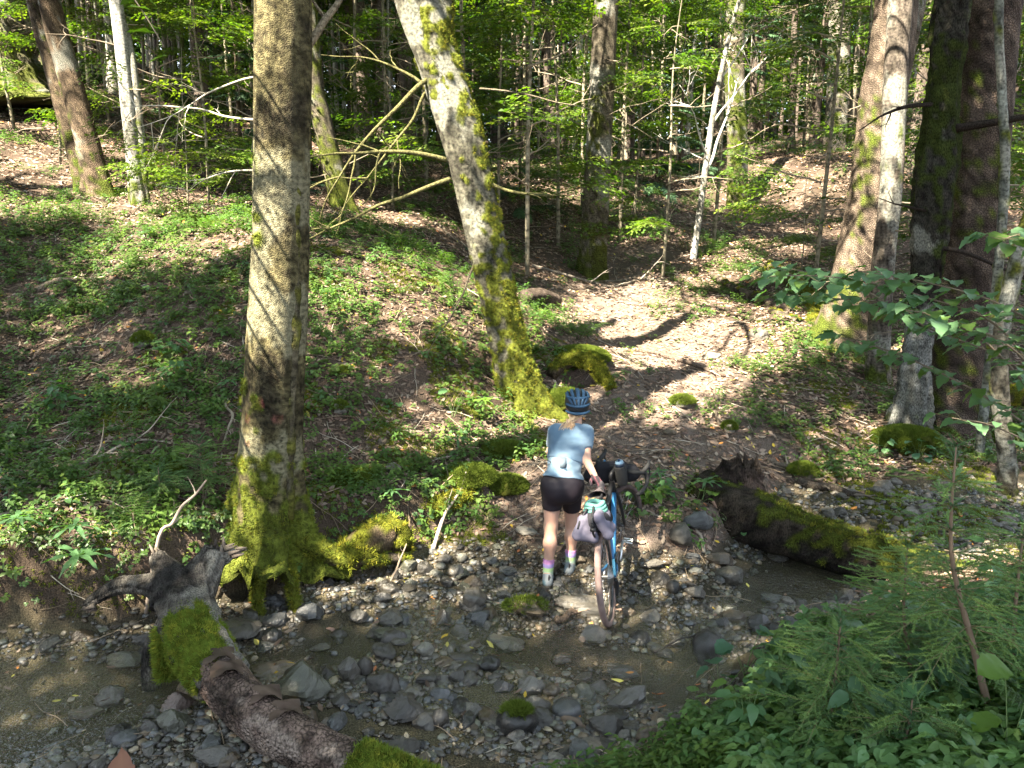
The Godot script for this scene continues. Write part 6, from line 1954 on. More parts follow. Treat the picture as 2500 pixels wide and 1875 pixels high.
	for i in 15000:
		var d := R(58.0, 92.0)
		var x := R(-1, 1) * (0.74 * d + 4.0)
		var y := base_h(x, d) + 22.0 * pow(rng.randf(), 1.1)
		var c: Color = (BEECH[rng.randi() % 4] if rng.randf() < 0.55 else SPRUCE[rng.randi() % 3] * 1.6) * R(0.7, 1.2)
		mass[i % 2].add(Basis(Vector3.UP, R(0, TAU)).scaled(Vector3.ONE * R(2.0, 3.6)), P(x, y, d), c)
	for k in 2:
		tag(copies(mass[k], clump[k], "far_wood", M.leaf, self), "distant mass of foliage closing the view between the trunks", "wood", "far wood")

# ---------------------------------------------------------------- plants one can tell apart
func leaf_mesh(len: float, wid: float, rows: int, shape: float, droop: float, teeth: float) -> ArrayMesh:
	var b := Buf.new()
	broad_leaf(b, Vector3.ZERO, Vector3.FORWARD, Vector3.UP, len, wid, Color.WHITE, rows, shape, droop, teeth)
	return mesh_of(b)

func leaf_mat(c: Color, key: String) -> StandardMaterial3D:
	return tinted(M.leaf, c, "leaf_" + key)

func stalk(parent: Node3D, a: Vector3, b: Vector3, r: float, col: Color, called := "stem", bow := 0.0) -> void:
	var bf := Buf.new()
	var m := a.lerp(b, 0.5) + Vector3(0, bow, 0)
	tube(bf, smooth_line(PackedVector3Array([a, m, b]), 4), [r, r * 0.6], 5, col)
	put(mesh_of(bf), called, M.twig, parent)

func build_plants() -> void:
	var lance := [leaf_mesh(0.16, 0.028, 6, 0.75, 0.5, 0.0), leaf_mesh(0.15, 0.03, 6, 0.7, 0.8, 0.0)]
	var round_leaf := [leaf_mesh(0.085, 0.09, 8, 0.85, 0.3, 0.05), leaf_mesh(0.08, 0.08, 8, 0.82, 0.5, 0.06)]
	var oval_leaf := [leaf_mesh(0.12, 0.065, 6, 0.6, 0.4, 0.03), leaf_mesh(0.11, 0.06, 6, 0.65, 0.6, 0.03)]
	var hazel_leaf := [leaf_mesh(0.115, 0.095, 10, 0.6, 0.35, 0.05), leaf_mesh(0.105, 0.09, 10, 0.55, 0.55, 0.06), leaf_mesh(0.09, 0.07, 8, 0.6, 0.2, 0.05)]
	var g1 := leaf_mat(Color(0.09, 0.19, 0.075), "fresh")
	var g2 := leaf_mat(Color(0.07, 0.15, 0.07), "deep")
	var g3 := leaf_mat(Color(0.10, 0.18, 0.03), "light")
	var g4 := leaf_mat(Color(0.07, 0.16, 0.095), "bluish")
	# whorled plants with narrow finger leaves: label, x, d, height, radius scale, leaves
	var whorls := [
		["finger-leaved plant hanging lowest over the left bank", -2.98, 5.32, 0.02, 1.45, 11],
		["finger-leaved plant above the lowest one on the left bank", -3.05, 5.38, 0.16, 1.2, 9],
		["finger-leaved plant at the left edge of the bank", -3.45, 5.35, 0.18, 1.25, 9],
		["sunlit white glowing finger-leaved plant left of the cyclist", -0.28, 8.0, 0.26, 1.0, 9],
		["finger-leaved plant below the sunlit one", -0.52, 7.35, 0.16, 1.0, 8],
		["finger-leaved plant on the mossy bank near the grey branch", -1.02, 6.3, 0.14, 1.0, 9],
		["finger-leaved plant right of the cyclist above the round boulder", 1.75, 6.75, 0.2, 1.1, 9],
		["finger-leaved plant at the foot of the hummock with the hole", 1.35, 6.9, 0.2, 0.9, 8],
		["small finger-leaved plant on the left slope by the big trunk", -2.75, 7.4, 0.14, 0.9, 7],
	]
	for i in whorls.size():
		var q: Array = whorls[i]
		rng.seed = 5000 + i
		var foot := G(q[1], q[2], -0.01)
		var t := thing("whorled_plant", q[0], "plant", foot, "finger-leaved plants")
		var top := Vector3(R(-0.03, 0.03), q[3], R(-0.02, 0.06) + (0.27 if i < 3 else 0.0))
		stalk(t, Vector3.ZERO, top, 0.004, Color(0.12, 0.18, 0.07))
		for k in q[5]:
			var a: float = TAU * k / q[5] + R(-0.15, 0.15)
			var dir := Vector3(cos(a), R(-0.1, 0.35), sin(a)).normalized()
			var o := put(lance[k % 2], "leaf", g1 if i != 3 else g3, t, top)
			o.basis = basis_to(dir, R(-0.3, 0.3), q[4] * R(0.85, 1.1))
	# heart-leaved and oval-leaved herbs of the near right bank: label, x, d, leaves, size, kind, material
	var herbs := [
		["round-leaved plant over the water at the left end of the right bank", 1.27, 4.25, 6, 1.15, 0, g4],
		["round-leaved plant with a high leaf beside the glittering water", 1.45, 4.35, 5, 1.25, 0, g4],
		["light green cut-leaved plant at the lower edge of the stream", 1.2, 3.55, 14, 0.85, 1, g3],
		["leafy plant at the bottom left of the right bank", 1.12, 3.3, 12, 0.9, 1, g1],
		["plant with large bright lobed leaves in the bottom right corner", 1.98, 2.72, 5, 1.35, 0, g3],
		["round-leaved plant left of the bright lobed leaves", 1.72, 2.78, 6, 0.95, 0, g1],
		["oval-leaved plant in the middle of the right bank", 1.82, 3.45, 12, 1.1, 1, g1],
		["oval-leaved plant under the bent spruce sapling", 2.0, 3.3, 12, 1.1, 1, g2],
		["broad-leaved plant behind the middle spruce sapling", 2.15, 3.75, 12, 1.3, 1, g1],
		["broad-leaved plant at the right edge below the boughs", 2.55, 3.5, 12, 1.3, 1, g4],
		["bushy plant at the right edge near the thin sapling", 2.45, 3.15, 12, 1.2, 1, g1],
		["round-leaved plant below the middle of the right bank", 1.62, 3.1, 8, 0.9, 0, g2],
		["leafy plant between the small spruce and the water", 1.42, 3.75, 12, 1.0, 1, g2],
		["dark leafy plant at the foot of the small spruce", 1.5, 3.05, 10, 0.9, 1, g2],
		["round-leaved plant under the bright lobed leaves", 2.12, 2.75, 7, 0.8, 0, g2],
		["oval-leaved plant behind the small spruce sapling", 1.75, 3.85, 10, 1.2, 1, g1],
		["large-leaved plant on the gravel edge behind the saplings", 2.3, 4.3, 10, 1.4, 1, g1],
		["bushy plant at the right edge behind the saplings", 2.95, 4.3, 12, 1.4, 1, g1],
		["leafy plant on the bank right of the front wheel", 1.25, 6.55, 14, 0.9, 1, g3],
		["leafy plant beside the bicycle bags", 1.4, 6.75, 14, 0.9, 1, g1],
		["round-leaved plant right of the bicycle at the bank edge", 1.62, 6.45, 8, 0.8, 0, g3],
		["low bush of leaves on top of the right bank by the front wheel", 1.1, 6.6, 14, 0.8, 1, g1],
		["round-leaved plant at the foot of the leaning tree", -0.62, 7.85, 5, 1.2, 0, g1],
		["leafy plant rooted on the rotten stump's left side", 1.88, 6.75, 9, 0.75, 0, g3],
		["three-leaved plant hanging from the front of the mossy log", 2.05, 6.5, 6, 0.7, 0, g1],
		["leafy herb on the slope left of the big trunk", -2.85, 6.2, 14, 0.9, 1, g3],
		["leafy herb at the left edge of the slope", -4.35, 7.2, 10, 1.1, 1, g1],
		["pale leafy herb high on the left slope", -3.35, 7.6, 12, 1.0, 1, g1],
		["leafy herb beside the moss ball on the left slope", -3.6, 8.0, 10, 1.0, 1, g1],
		["leafy herb in front of the rotten snag", 4.1, 8.3, 12, 1.0, 0, g1],
		["round-leaved herb at the mossy foot of the snag", 4.5, 8.2, 9, 1.0, 0, g4],
	]
	for i in herbs.size():
		var q: Array = herbs[i]
		rng.seed = 5100 + i
		var foot := G(q[1], q[2], -0.01)
		var t := thing("leafy_herb", q[0], "plant", foot, "broad-leaved herbs")
		var n: int = q[3]
		for k in n:
			var a := TAU * k / float(n) * 2.4 + R(-0.4, 0.4)
			var reach: float = R(0.03, 0.13) * q[4]
			var top := Vector3(cos(a) * reach, R(0.08, 0.26) * q[4] * (1.35 if q[2] < 4.6 else 1.0), sin(a) * reach)
			stalk(t, Vector3(R(-0.01, 0.01), 0, R(-0.01, 0.01)), top, 0.0022, Color(0.12, 0.17, 0.07), "stalk", 0.02)
			var pool: Array = round_leaf if q[5] == 0 else oval_leaf
			var o := put(pool[k % 2], "leaf", q[6], t, top)
			o.basis = basis_to(Vector3(cos(a + R(-0.5, 0.5)), R(-0.45, 0.1), sin(a + R(-0.5, 0.5))).normalized(), R(-0.4, 0.4), q[4] * R(0.75, 1.15))
			if q[5] == 1:
				for s in 2:
					var o2 := put(pool[(k + s) % 2], "leaf", q[6], t, top * R(0.55, 0.9))
					var a2 := a + (1.3 if s else -1.3) + R(-0.3, 0.3)
					o2.basis = basis_to(Vector3(cos(a2), R(-0.3, 0.1), sin(a2)).normalized(), R(-0.4, 0.4), q[4] * R(0.6, 0.9))
	# ferns: label, x, d, fronds, size
	var ferns := [
		["fern on the bank edge above the torn root of the fallen log", -2.78, 5.42, 5, 0.6],
		["bright fern above the small spruce sapling at the water", 1.78, 4.15, 5, 0.8],
		["fern at the bottom of the right bank", 1.68, 3.0, 6, 0.7],
		["fern in the middle of the right bank", 1.72, 3.5, 5, 0.7],
		["fern with arching fronds right of the leaning tree", 0.95, 10.9, 6, 1.1],
		["fern on the green crest at the upper left", -5.1, 11.6, 6, 1.0],
		["fern on the crest left of the big trunk", -4.3, 11.2, 6, 1.0],
		["fern near the left end of the crest", -6.6, 12.0, 6, 1.0],
		["fern beside the birch like white dead tree", 5.0, 19.3, 6, 1.4],
		["fern behind the hazel leaves in the clearing", 4.9, 16.2, 6, 1.3],
		["fern tuft low on the bank left of the cyclist", -0.25, 6.55, 6, 0.5],
		["fern on the bank at the bottom right corner", 2.2, 2.85, 5, 0.7],
	]
	var fern_green := leaf_mat(Color(0.085, 0.165, 0.035), "fern")
	for i in ferns.size():
		var q: Array = ferns[i]
		rng.seed = 5200 + i
		var t := thing("fern", q[0], "fern", G(q[1], q[2], 0.0), "ferns")
		for k in q[3]:
			var a: float = TAU * k / q[3] + R(-0.3, 0.3)
			var o := put(fern_frond, "frond", fern_green, t)
			o.basis = basis_to(Vector3(cos(a), R(0.1, 0.5), sin(a)).normalized(), R(-0.2, 0.2), q[4] * R(0.8, 1.15))
	# hazel reaching in from the right, with leaves close to the camera
	rng.seed = 5300
	var root := P(4.5, 0.3, 5.6)
	var hz := thing("hazel_shrub", "hazel bush whose broad toothed leaves reach in from the right edge", "shrub", root)
	var stems := [
		[[4.5, 0.3, 5.6], [4.3, 1.2, 5.7], [3.9, 1.75, 5.9], [3.2, 2.05, 5.95], [2.6, 2.38, 5.95], [1.95, 2.52, 5.85]],
		[[4.4, 0.9, 5.65], [4.0, 1.9, 5.6], [3.5, 2.25, 5.5], [2.9, 2.42, 5.45], [2.4, 2.5, 5.4]],
		[[4.4, 0.9, 5.65], [3.95, 1.3, 5.7], [3.5, 1.6, 5.8], [2.95, 1.85, 5.85], [2.5, 1.98, 5.8]],
		[[4.5, 0.6, 5.6], [4.2, 2.0, 5.3], [3.8, 2.55, 5.1], [3.3, 2.75, 4.9], [3.0, 2.72, 4.8]],
		[[4.5, 0.6, 5.6], [4.4, 2.3, 5.2], [4.0, 2.95, 5.0], [3.4, 3.1, 5.0]],
		[[4.3, 1.2, 5.7], [3.85, 1.7, 5.5], [3.4, 2.02, 5.3], [2.9, 2.2, 5.2], [2.6, 2.26, 5.1]],
		[[4.3, 1.0, 5.7], [3.9, 1.2, 5.5], [3.4, 1.42, 5.3], [3.05, 1.5, 5.2]],
		[[4.4, 1.0, 5.7], [3.7, 2.0, 5.7], [3.0, 2.3, 5.6], [2.3, 2.45, 5.5], [1.75, 2.46, 5.45]],
		[[4.4, 1.0, 5.7], [3.7, 1.9, 5.9], [3.0, 2.2, 6.0], [2.5, 2.26, 6.0], [2.0, 2.3, 5.95]],
	]
	var h1 := leaf_mat(Color(0.11, 0.215, 0.10), "hazel")
	var h2 := leaf_mat(Color(0.085, 0.155, 0.035), "hazel_light")
	for si in stems.size():
		var p := pts_of(stems[si])
		for k in p.size():
			p[k] -= root
		var line := smooth_line(p, 6)
		var b := Buf.new()
		tube(b, line, [0.022 if si == 0 else 0.012, 0.008, 0.003], 6, Color(0.14, 0.11, 0.085))
		put(mesh_of(b), "branch", M.twig, hz)
		var n := line.size()
		for k in range(int(n * 0.3), n):
			for s in (3 if si != 6 else 1):
				var side := 1.0 if (k + s) % 2 == 0 else -1.0
				var along := (line[mini(k + 1, n - 1)] - line[k - 1]).normalized()
				var out := along.cross(Vector3.UP).normalized() * side
				var at := line[k] + out * R(0.02, 0.2) + Vector3(0, R(-0.05, 0.04), 0)
				stalk(hz, line[k], at, 0.0018, Color(0.15, 0.14, 0.08), "twig")
				var dir := (out * R(0.2, 0.9) + along * R(0.3, 1.0) + Vector3(0, R(-0.6, -0.05), 0.45)).normalized()
				var o := put(hazel_leaf[rng.randi() % 3], "leaf", h1 if rng.randf() < 0.75 else h2, hz, at)
				o.basis = basis_to(dir, R(-0.35, 0.35), R(0.85, 1.45))
	# a twig of leaves hanging in at the upper left
	root = P(-1.9, 4.3, 3.5)
	var hang_twig := thing("overhanging_twig", "backlit green leaves on a twig hanging in at the upper left", "branch", root)
	var tp := smooth_line(pts_of([[-1.9, 4.3, 3.5], [-1.75, 3.95, 3.45], [-1.55, 3.7, 3.4], [-1.42, 3.5, 3.35]]), 4)
	var tbf := Buf.new()
	for k in tp.size():
		tp[k] -= root
	tube(tbf, tp, [0.006, 0.002], 5, Color(0.16, 0.13, 0.1))
	put(mesh_of(tbf), "branch", M.twig, hang_twig)
	for k in 14:
		var at := tp[3 + k % (tp.size() - 3)] + jit(0.04)
		var o := put(oval_leaf[k % 2], "leaf", g3, hang_twig, at)
		o.basis = basis_to(Vector3(R(-1, 1), R(-0.5, 0.2), R(-0.6, 0.6)).normalized(), R(-0.5, 0.5), R(0.7, 1.0))
	# spruce saplings on the near bank: label, foot x d, lean top offset, height, whorls
	var saplings := [
		["tall bent spruce sapling with a curved brown stem at the right", 2.13, 3.05, Vector3(-0.22, 0, -0.15), 1.25, 9, 0.46],
		["middle spruce sapling on the near bank with a thin dark stem", 2.0, 3.45, Vector3(-0.09, 0, -0.05), 0.82, 7, 0.42],
		["small spruce sapling in front at the water's edge", 1.47, 3.22, Vector3(0.02, 0, 0.0), 0.66, 7, 0.36],
		["thin spruce sapling at the right edge of the near bank", 2.42, 3.4, Vector3(-0.03, 0, 0.0), 0.85, 6, 0.35],
		["tiny spruce sapling at the bottom of the near bank", 1.62, 2.85, Vector3(0.02, 0, 0.0), 0.3, 4, 0.24],
		["little spruce sapling on the left slope beside the big trunk", -2.52, 6.0, Vector3(0.0, 0, 0.0), 0.5, 6, 0.3],
		["second little spruce sapling on the left slope, lower left", -2.75, 5.75, Vector3(0.0, 0, 0.0), 0.32, 4, 0.2],
	]
	for i in saplings.size():
		var q: Array = saplings[i]
		rng.seed = 5400 + i
		var foot := G(q[1], q[2], -0.02)
		var t := thing("spruce_sapling", q[0], "sapling", foot, "spruce saplings")
		var h: float = q[4]
		var line := smooth_line(PackedVector3Array([Vector3.ZERO, Vector3(0, h * 0.3, 0) + q[3] * 0.45, Vector3(0, h * 0.62, 0) + q[3] * 0.9, Vector3(0, h, 0) + q[3]]), 5)
		var b := Buf.new()
		tube(b, line, [0.011 * h + 0.004, 0.007 * h + 0.003, 0.003], 7, Color(0.16, 0.115, 0.08))
		put(mesh_of(b), "trunk", M.twig, t)
		var needles := Inst.new()
		for w in q[5]:
			var f: float = 0.38 + 0.62 * w / float(q[5])
			var at := line[mini(int(f * (line.size() - 1)), line.size() - 1)]
			var reach: float = q[6] * (1.15 - 0.8 * (f - 0.38) / 0.62)
			for k in 5:
				var a := TAU * k / 5.0 + R(-0.4, 0.4)
				var dir := Vector3(cos(a), R(-0.12, 0.2), sin(a)).normalized()
				var bp := PackedVector3Array([at, at + dir * reach * 0.5 + Vector3(0, 0.03 * reach, 0), at + dir * reach - Vector3(0, 0.12 * reach, 0)])
				var bl := smooth_line(bp, 4)
				var bb := Buf.new()
				tube(bb, bl, [0.0028, 0.0012], 4, Color(0.13, 0.12, 0.06))
				put(mesh_of(bb), "bough", M.twig, t)
				var c := Color(0.09, 0.17, 0.065).lerp(Color(0.15, 0.24, 0.065), rng.randf()) * R(0.9, 1.25)
				for s in 13:
					var u := 0.1 + 0.9 * s / 13.0
					var pos := bl[int(u * (bl.size() - 1))].lerp(bl[mini(int(u * (bl.size() - 1)) + 1, bl.size() - 1)], fmod(u * (bl.size() - 1), 1.0))
					var sd := 1.0 if s % 2 == 0 else -1.0
					var d2 := (dir + dir.cross(Vector3.UP).normalized() * sd * R(0.5, 1.1) + Vector3(0, R(-0.3, 0.05), 0)).normalized()
					needles.add(basis_to(d2, R(-0.3, 0.3), (0.35 + 0.6 * (1.0 - u)) * reach / 0.42 * R(0.6, 0.95)), pos, c)
				needles.add(basis_to(dir, 0.0, 0.6), bl[-1] - dir * 0.06, c)
				needles.add(basis_to(dir, 0.0, 1.0), bl[2], c)
		for k in range(int(line.size() * 0.45), line.size()):
			for s in 5:
				var a := R(0, TAU)
				needles.add(basis_to(Vector3(cos(a), R(0.3, 1.2), sin(a)).normalized(), 0.0, R(0.35, 0.6)), line[k], Color(0.07, 0.14, 0.06) * R(0.8, 1.2))
		copies(needles, spruce_twig, "needles", M.needle, t)
	# low mixed herbs filling the near bank
	rng.seed = 5500
	var fill := [Inst.new(), Inst.new(), Inst.new()]
	var fill_mesh := []
	for v in 3:
		var fb := Buf.new()
		for k in [7, 10, 9][v]:
			var a := R(0, TAU)
			var top := Vector3(cos(a) * R(0.01, 0.10), R(0.05, [0.13, 0.22, 0.17][v]), sin(a) * R(0.01, 0.10))
			tube(fb, PackedVector3Array([Vector3(top.x * 0.2, 0, top.z * 0.2), top]), [0.0018, 0.001], 3, Color(0.7, 0.8, 0.5))
			var tone := R(0.75, 1.2)
			for l in [1, 3, 2][v]:
				var aa: float = a + (l - 1) * 1.1 + R(-0.2, 0.2)
				broad_leaf(fb, top, Vector3(cos(aa), R(-0.45, 0.05), sin(aa)).normalized(), (Vector3.UP + jit(0.35)).normalized(), [0.075, 0.07, 0.06][v] * R(0.8, 1.25), [0.075, 0.038, 0.05][v] * R(0.8, 1.2), Color(tone, tone, tone * 0.95), 5, [0.85, 0.62, 0.7][v], R(0.2, 0.6), 0.05)
		fill_mesh.append(mesh_of(fb))
	for i in 2100:
		var d := R(2.2, 4.9)
		var x := R(0.95, 0.74 * d + 0.6)
		var h := ground(x, d)
		if h < 0.12 or (x > 2.3 and d > 4.6):
			continue
		var k := rng.randi() % 3
		var c := Color(0.09, 0.19, 0.075).lerp(Color(0.14, 0.235, 0.06), rng.randf()) * R(0.7, 1.25)
		fill[k].add((Basis(Quaternion(Vector3.UP, (Vector3.UP + jit(0.2)).normalized())) * Basis(Vector3.UP, R(0, TAU))).scaled(Vector3.ONE * R(0.4, 0.95)), P(x, h, d), c)
	for k in 3:
		tag(copies(fill[k], fill_mesh[k], "bank_herbs", M.leaf, self), "thick low herbs covering the near right bank", "herbs", "bank herbs")
	# big curled brown leaves at the bottom left
	for q in [["large curled rusty leaf at the bottom left corner", -1.95, 3.35, 0.20, 0.3], ["second large dark curled leaf right beside it", -1.62, 3.3, 0.18, 1.8], ["dead brown leaf caught under the log at the bottom", -1.35, 3.38, 0.14, 2.6]]:
		var b := Buf.new()
		broad_leaf(b, Vector3.ZERO, Vector3.FORWARD, Vector3.UP, q[3], q[3] * 0.75, Color(0.17, 0.085, 0.055), 8, 0.6, -0.9, 0.05)
		var t := thing("curled_leaf", q[0], "leaf", G(q[1], q[2], 0.03), "")
		var o := put(mesh_of(b), "blade", M.dead_leaf, t)
		o.basis = Basis(Vector3.UP, q[4])
		stalk(t, Vector3.ZERO, Basis(Vector3.UP, q[4]) * Vector3(0, 0.05, 0.09), 0.002, Color(0.35, 0.25, 0.12))

# ---------------------------------------------------------------- the cyclist
# a body as one surface: tapered capsules joined by a smooth minimum on a grid, meshed as surface nets
# bone: [from, to, radius from, radius to, (flatten), (cut planes)]
func nets(bones: Array, cell: float, k: float, tint: Callable, wrinkle := 0.0) -> Buf:
	var lo := Vector3.ONE * 1e9
	var hi := -lo
	for q in bones:
		var r: float = maxf(q[2], q[3]) + k + cell * 2.0
		for e in [q[0], q[1]]:
			lo = lo.min(e - Vector3.ONE * r)
			hi = hi.max(e + Vector3.ONE * r)
	var nx := int((hi.x - lo.x) / cell) + 2
	var ny := int((hi.y - lo.y) / cell) + 2
	var nq := int((hi.z - lo.z) / cell) + 2
	var f := PackedFloat32Array()
	f.resize(nx * ny * nq)
	f.fill(9.0)
	for q in bones:
		var a: Vector3 = q[0]
		var b: Vector3 = q[1]
		var ra: float = q[2]
		var rb: float = q[3]
		var pad: float = maxf(ra, rb) + k + cell * 2.0
		var ab := b - a
		var l2 := maxf(ab.length_squared(), 1e-9)
		var cuts: Array = q[4] if q.size() > 4 else []
		var c0 := ((a.min(b) - Vector3.ONE * pad - lo) / cell).floor()
		var c1 := ((a.max(b) + Vector3.ONE * pad - lo) / cell).ceil()
		for z in range(maxi(0, int(c0.z)), mini(nq, int(c1.z))):
			for y in range(maxi(0, int(c0.y)), mini(ny, int(c1.y))):
				var row := (z * ny + y) * nx
				for x in range(maxi(0, int(c0.x)), mini(nx, int(c1.x))):
					var p := lo + Vector3(x, y, z) * cell
					var t := clampf((p - a).dot(ab) / l2, 0.0, 1.0)
					var d := p.distance_to(a + ab * t) - lerpf(ra, rb, t)
					for c in cuts:
						d = maxf(d, c.distance_to(p))
					var o := f[row + x]
					var h := maxf(k - absf(o - d), 0.0) / k
					f[row + x] = minf(o, d) - h * h * k * 0.25
	var out := Buf.new()
	var id := PackedInt32Array()
	id.resize(nx * ny * nq)
	id.fill(-1)
	var sx := 1
	var sy := nx
	var sz := nx * ny
	var corner := [0, sx, sy, sx + sy, sz, sx + sz, sy + sz, sx + sy + sz]
	var edges := [[0, 1], [2, 3], [4, 5], [6, 7], [0, 2], [1, 3], [4, 6], [5, 7], [0, 4], [1, 5], [2, 6], [3, 7]]
	var offs := [Vector3(0, 0, 0), Vector3(1, 0, 0), Vector3(0, 1, 0), Vector3(1, 1, 0), Vector3(0, 0, 1), Vector3(1, 0, 1), Vector3(0, 1, 1), Vector3(1, 1, 1)]
	for z in nq - 1:
		for y in ny - 1:
			for x in nx - 1:
				var base := z * sz + y * sy + x
				var f0 := f[base]
				if f0 > 3.0 * cell and f0 < 8.0:
					continue
				var inside := 0
				for c in 8:
					if f[base + corner[c]] < 0.0:
						inside += 1
				if inside == 0 or inside == 8:
					continue
				var sum := Vector3.ZERO
				var n := 0
				for e in edges:
					var fa := f[base + corner[e[0]]]
					var fb := f[base + corner[e[1]]]
					if (fa < 0.0) != (fb < 0.0):
						var t := fa / (fa - fb)
						sum += offs[e[0]].lerp(offs[e[1]], t)
						n += 1
				var p := lo + (Vector3(x, y, z) + sum / n) * cell
				if wrinkle > 0.0:
					p += Vector3(0.3, 0.2, 1.0) * wrinkle * (nz.get_noise_3d(p.x * 260.0, p.y * 900.0 + p.x * 300.0, p.z * 260.0) + 0.6 * nz.get_noise_3d(p.x * 700.0, p.y * 1800.0, p.z * 300.0))
				id[base] = out.add(p, tint.call(p))
	for z in range(1, nq - 1):
		for y in range(1, ny - 1):
			for x in range(1, nx - 1):
				var base := z * sz + y * sy + x
				if id[base] < 0:
					continue
				var s := f[base] < 0.0
				if s != (f[base + sx] < 0.0):
					face(out, id[base], id[base - sy], id[base - sy - sz], id[base - sz], s)
				if s != (f[base + sy] < 0.0):
					face(out, id[base], id[base - sz], id[base - sx - sz], id[base - sx], s)
				if s != (f[base + sz] < 0.0):
					face(out, id[base], id[base - sx], id[base - sx - sy], id[base - sy], s)
	return out

func face(b: Buf, i: int, j: int, k: int, l: int, flip: bool) -> void:
	if i < 0 or j < 0 or k < 0 or l < 0:
		return
	if flip:
		b.quad(i, l, k, j)
	else:
		b.quad(i, j, k, l)

func ball(b: Buf, c: Vector3, r: Vector3, col: Color, n := 8) -> void:
	var s := b.v.size()
	for j in n + 1:
		for i in n * 2:
			var th := PI * j / n
			var a := TAU * i / (n * 2)
			b.add(c + Vector3(sin(th) * cos(a) * r.x, cos(th) * r.y, sin(th) * sin(a) * r.z), col)
	for j in n:
		for i in n * 2:
			var i2 := (i + 1) % (n * 2)
			b.quad(s + j * n * 2 + i, s + j * n * 2 + i2, s + (j + 1) * n * 2 + i2, s + (j + 1) * n * 2 + i)

func hand_bones(wrist: Vector3, fwd: Vector3, palm_down: Vector3, out: Vector3, curl: float, fat := 0.0) -> Array:
	# palm, four fingers that bend at two knuckles, and a thumb that leaves the side of the palm
	var r := []
	var k := wrist + fwd * 0.075
	for i in 4:
		var off := out * (0.027 - 0.018 * i)
		r.append([wrist + off * 0.6, k + off, 0.016 + fat, 0.0125 + fat])
		var l := [0.038, 0.043, 0.040, 0.031][i] as float
		var d1 := (fwd * cos(curl) + palm_down * sin(curl)).normalized()
		var d2 := (fwd * cos(curl * 2.1) + palm_down * sin(curl * 2.1)).normalized()
		var p1 := k + off + d1 * l
		var p2 := p1 + d2 * l * 0.75
		r.append([k + off, p1, 0.0098 + fat, 0.009 + fat])
		r.append([p1, p2, 0.009 + fat, 0.0075 + fat])
	var base := wrist + fwd * 0.022 + out * 0.028
	var t1 := base + (fwd * 0.6 + out * 0.55 + palm_down * 0.35).normalized() * 0.042
	r.append([base, t1, 0.0135 + fat, 0.0105 + fat])
	r.append([t1, t1 + (fwd * 0.8 + palm_down * 0.6).normalized() * 0.03, 0.0105 + fat, 0.008 + fat])
	return r

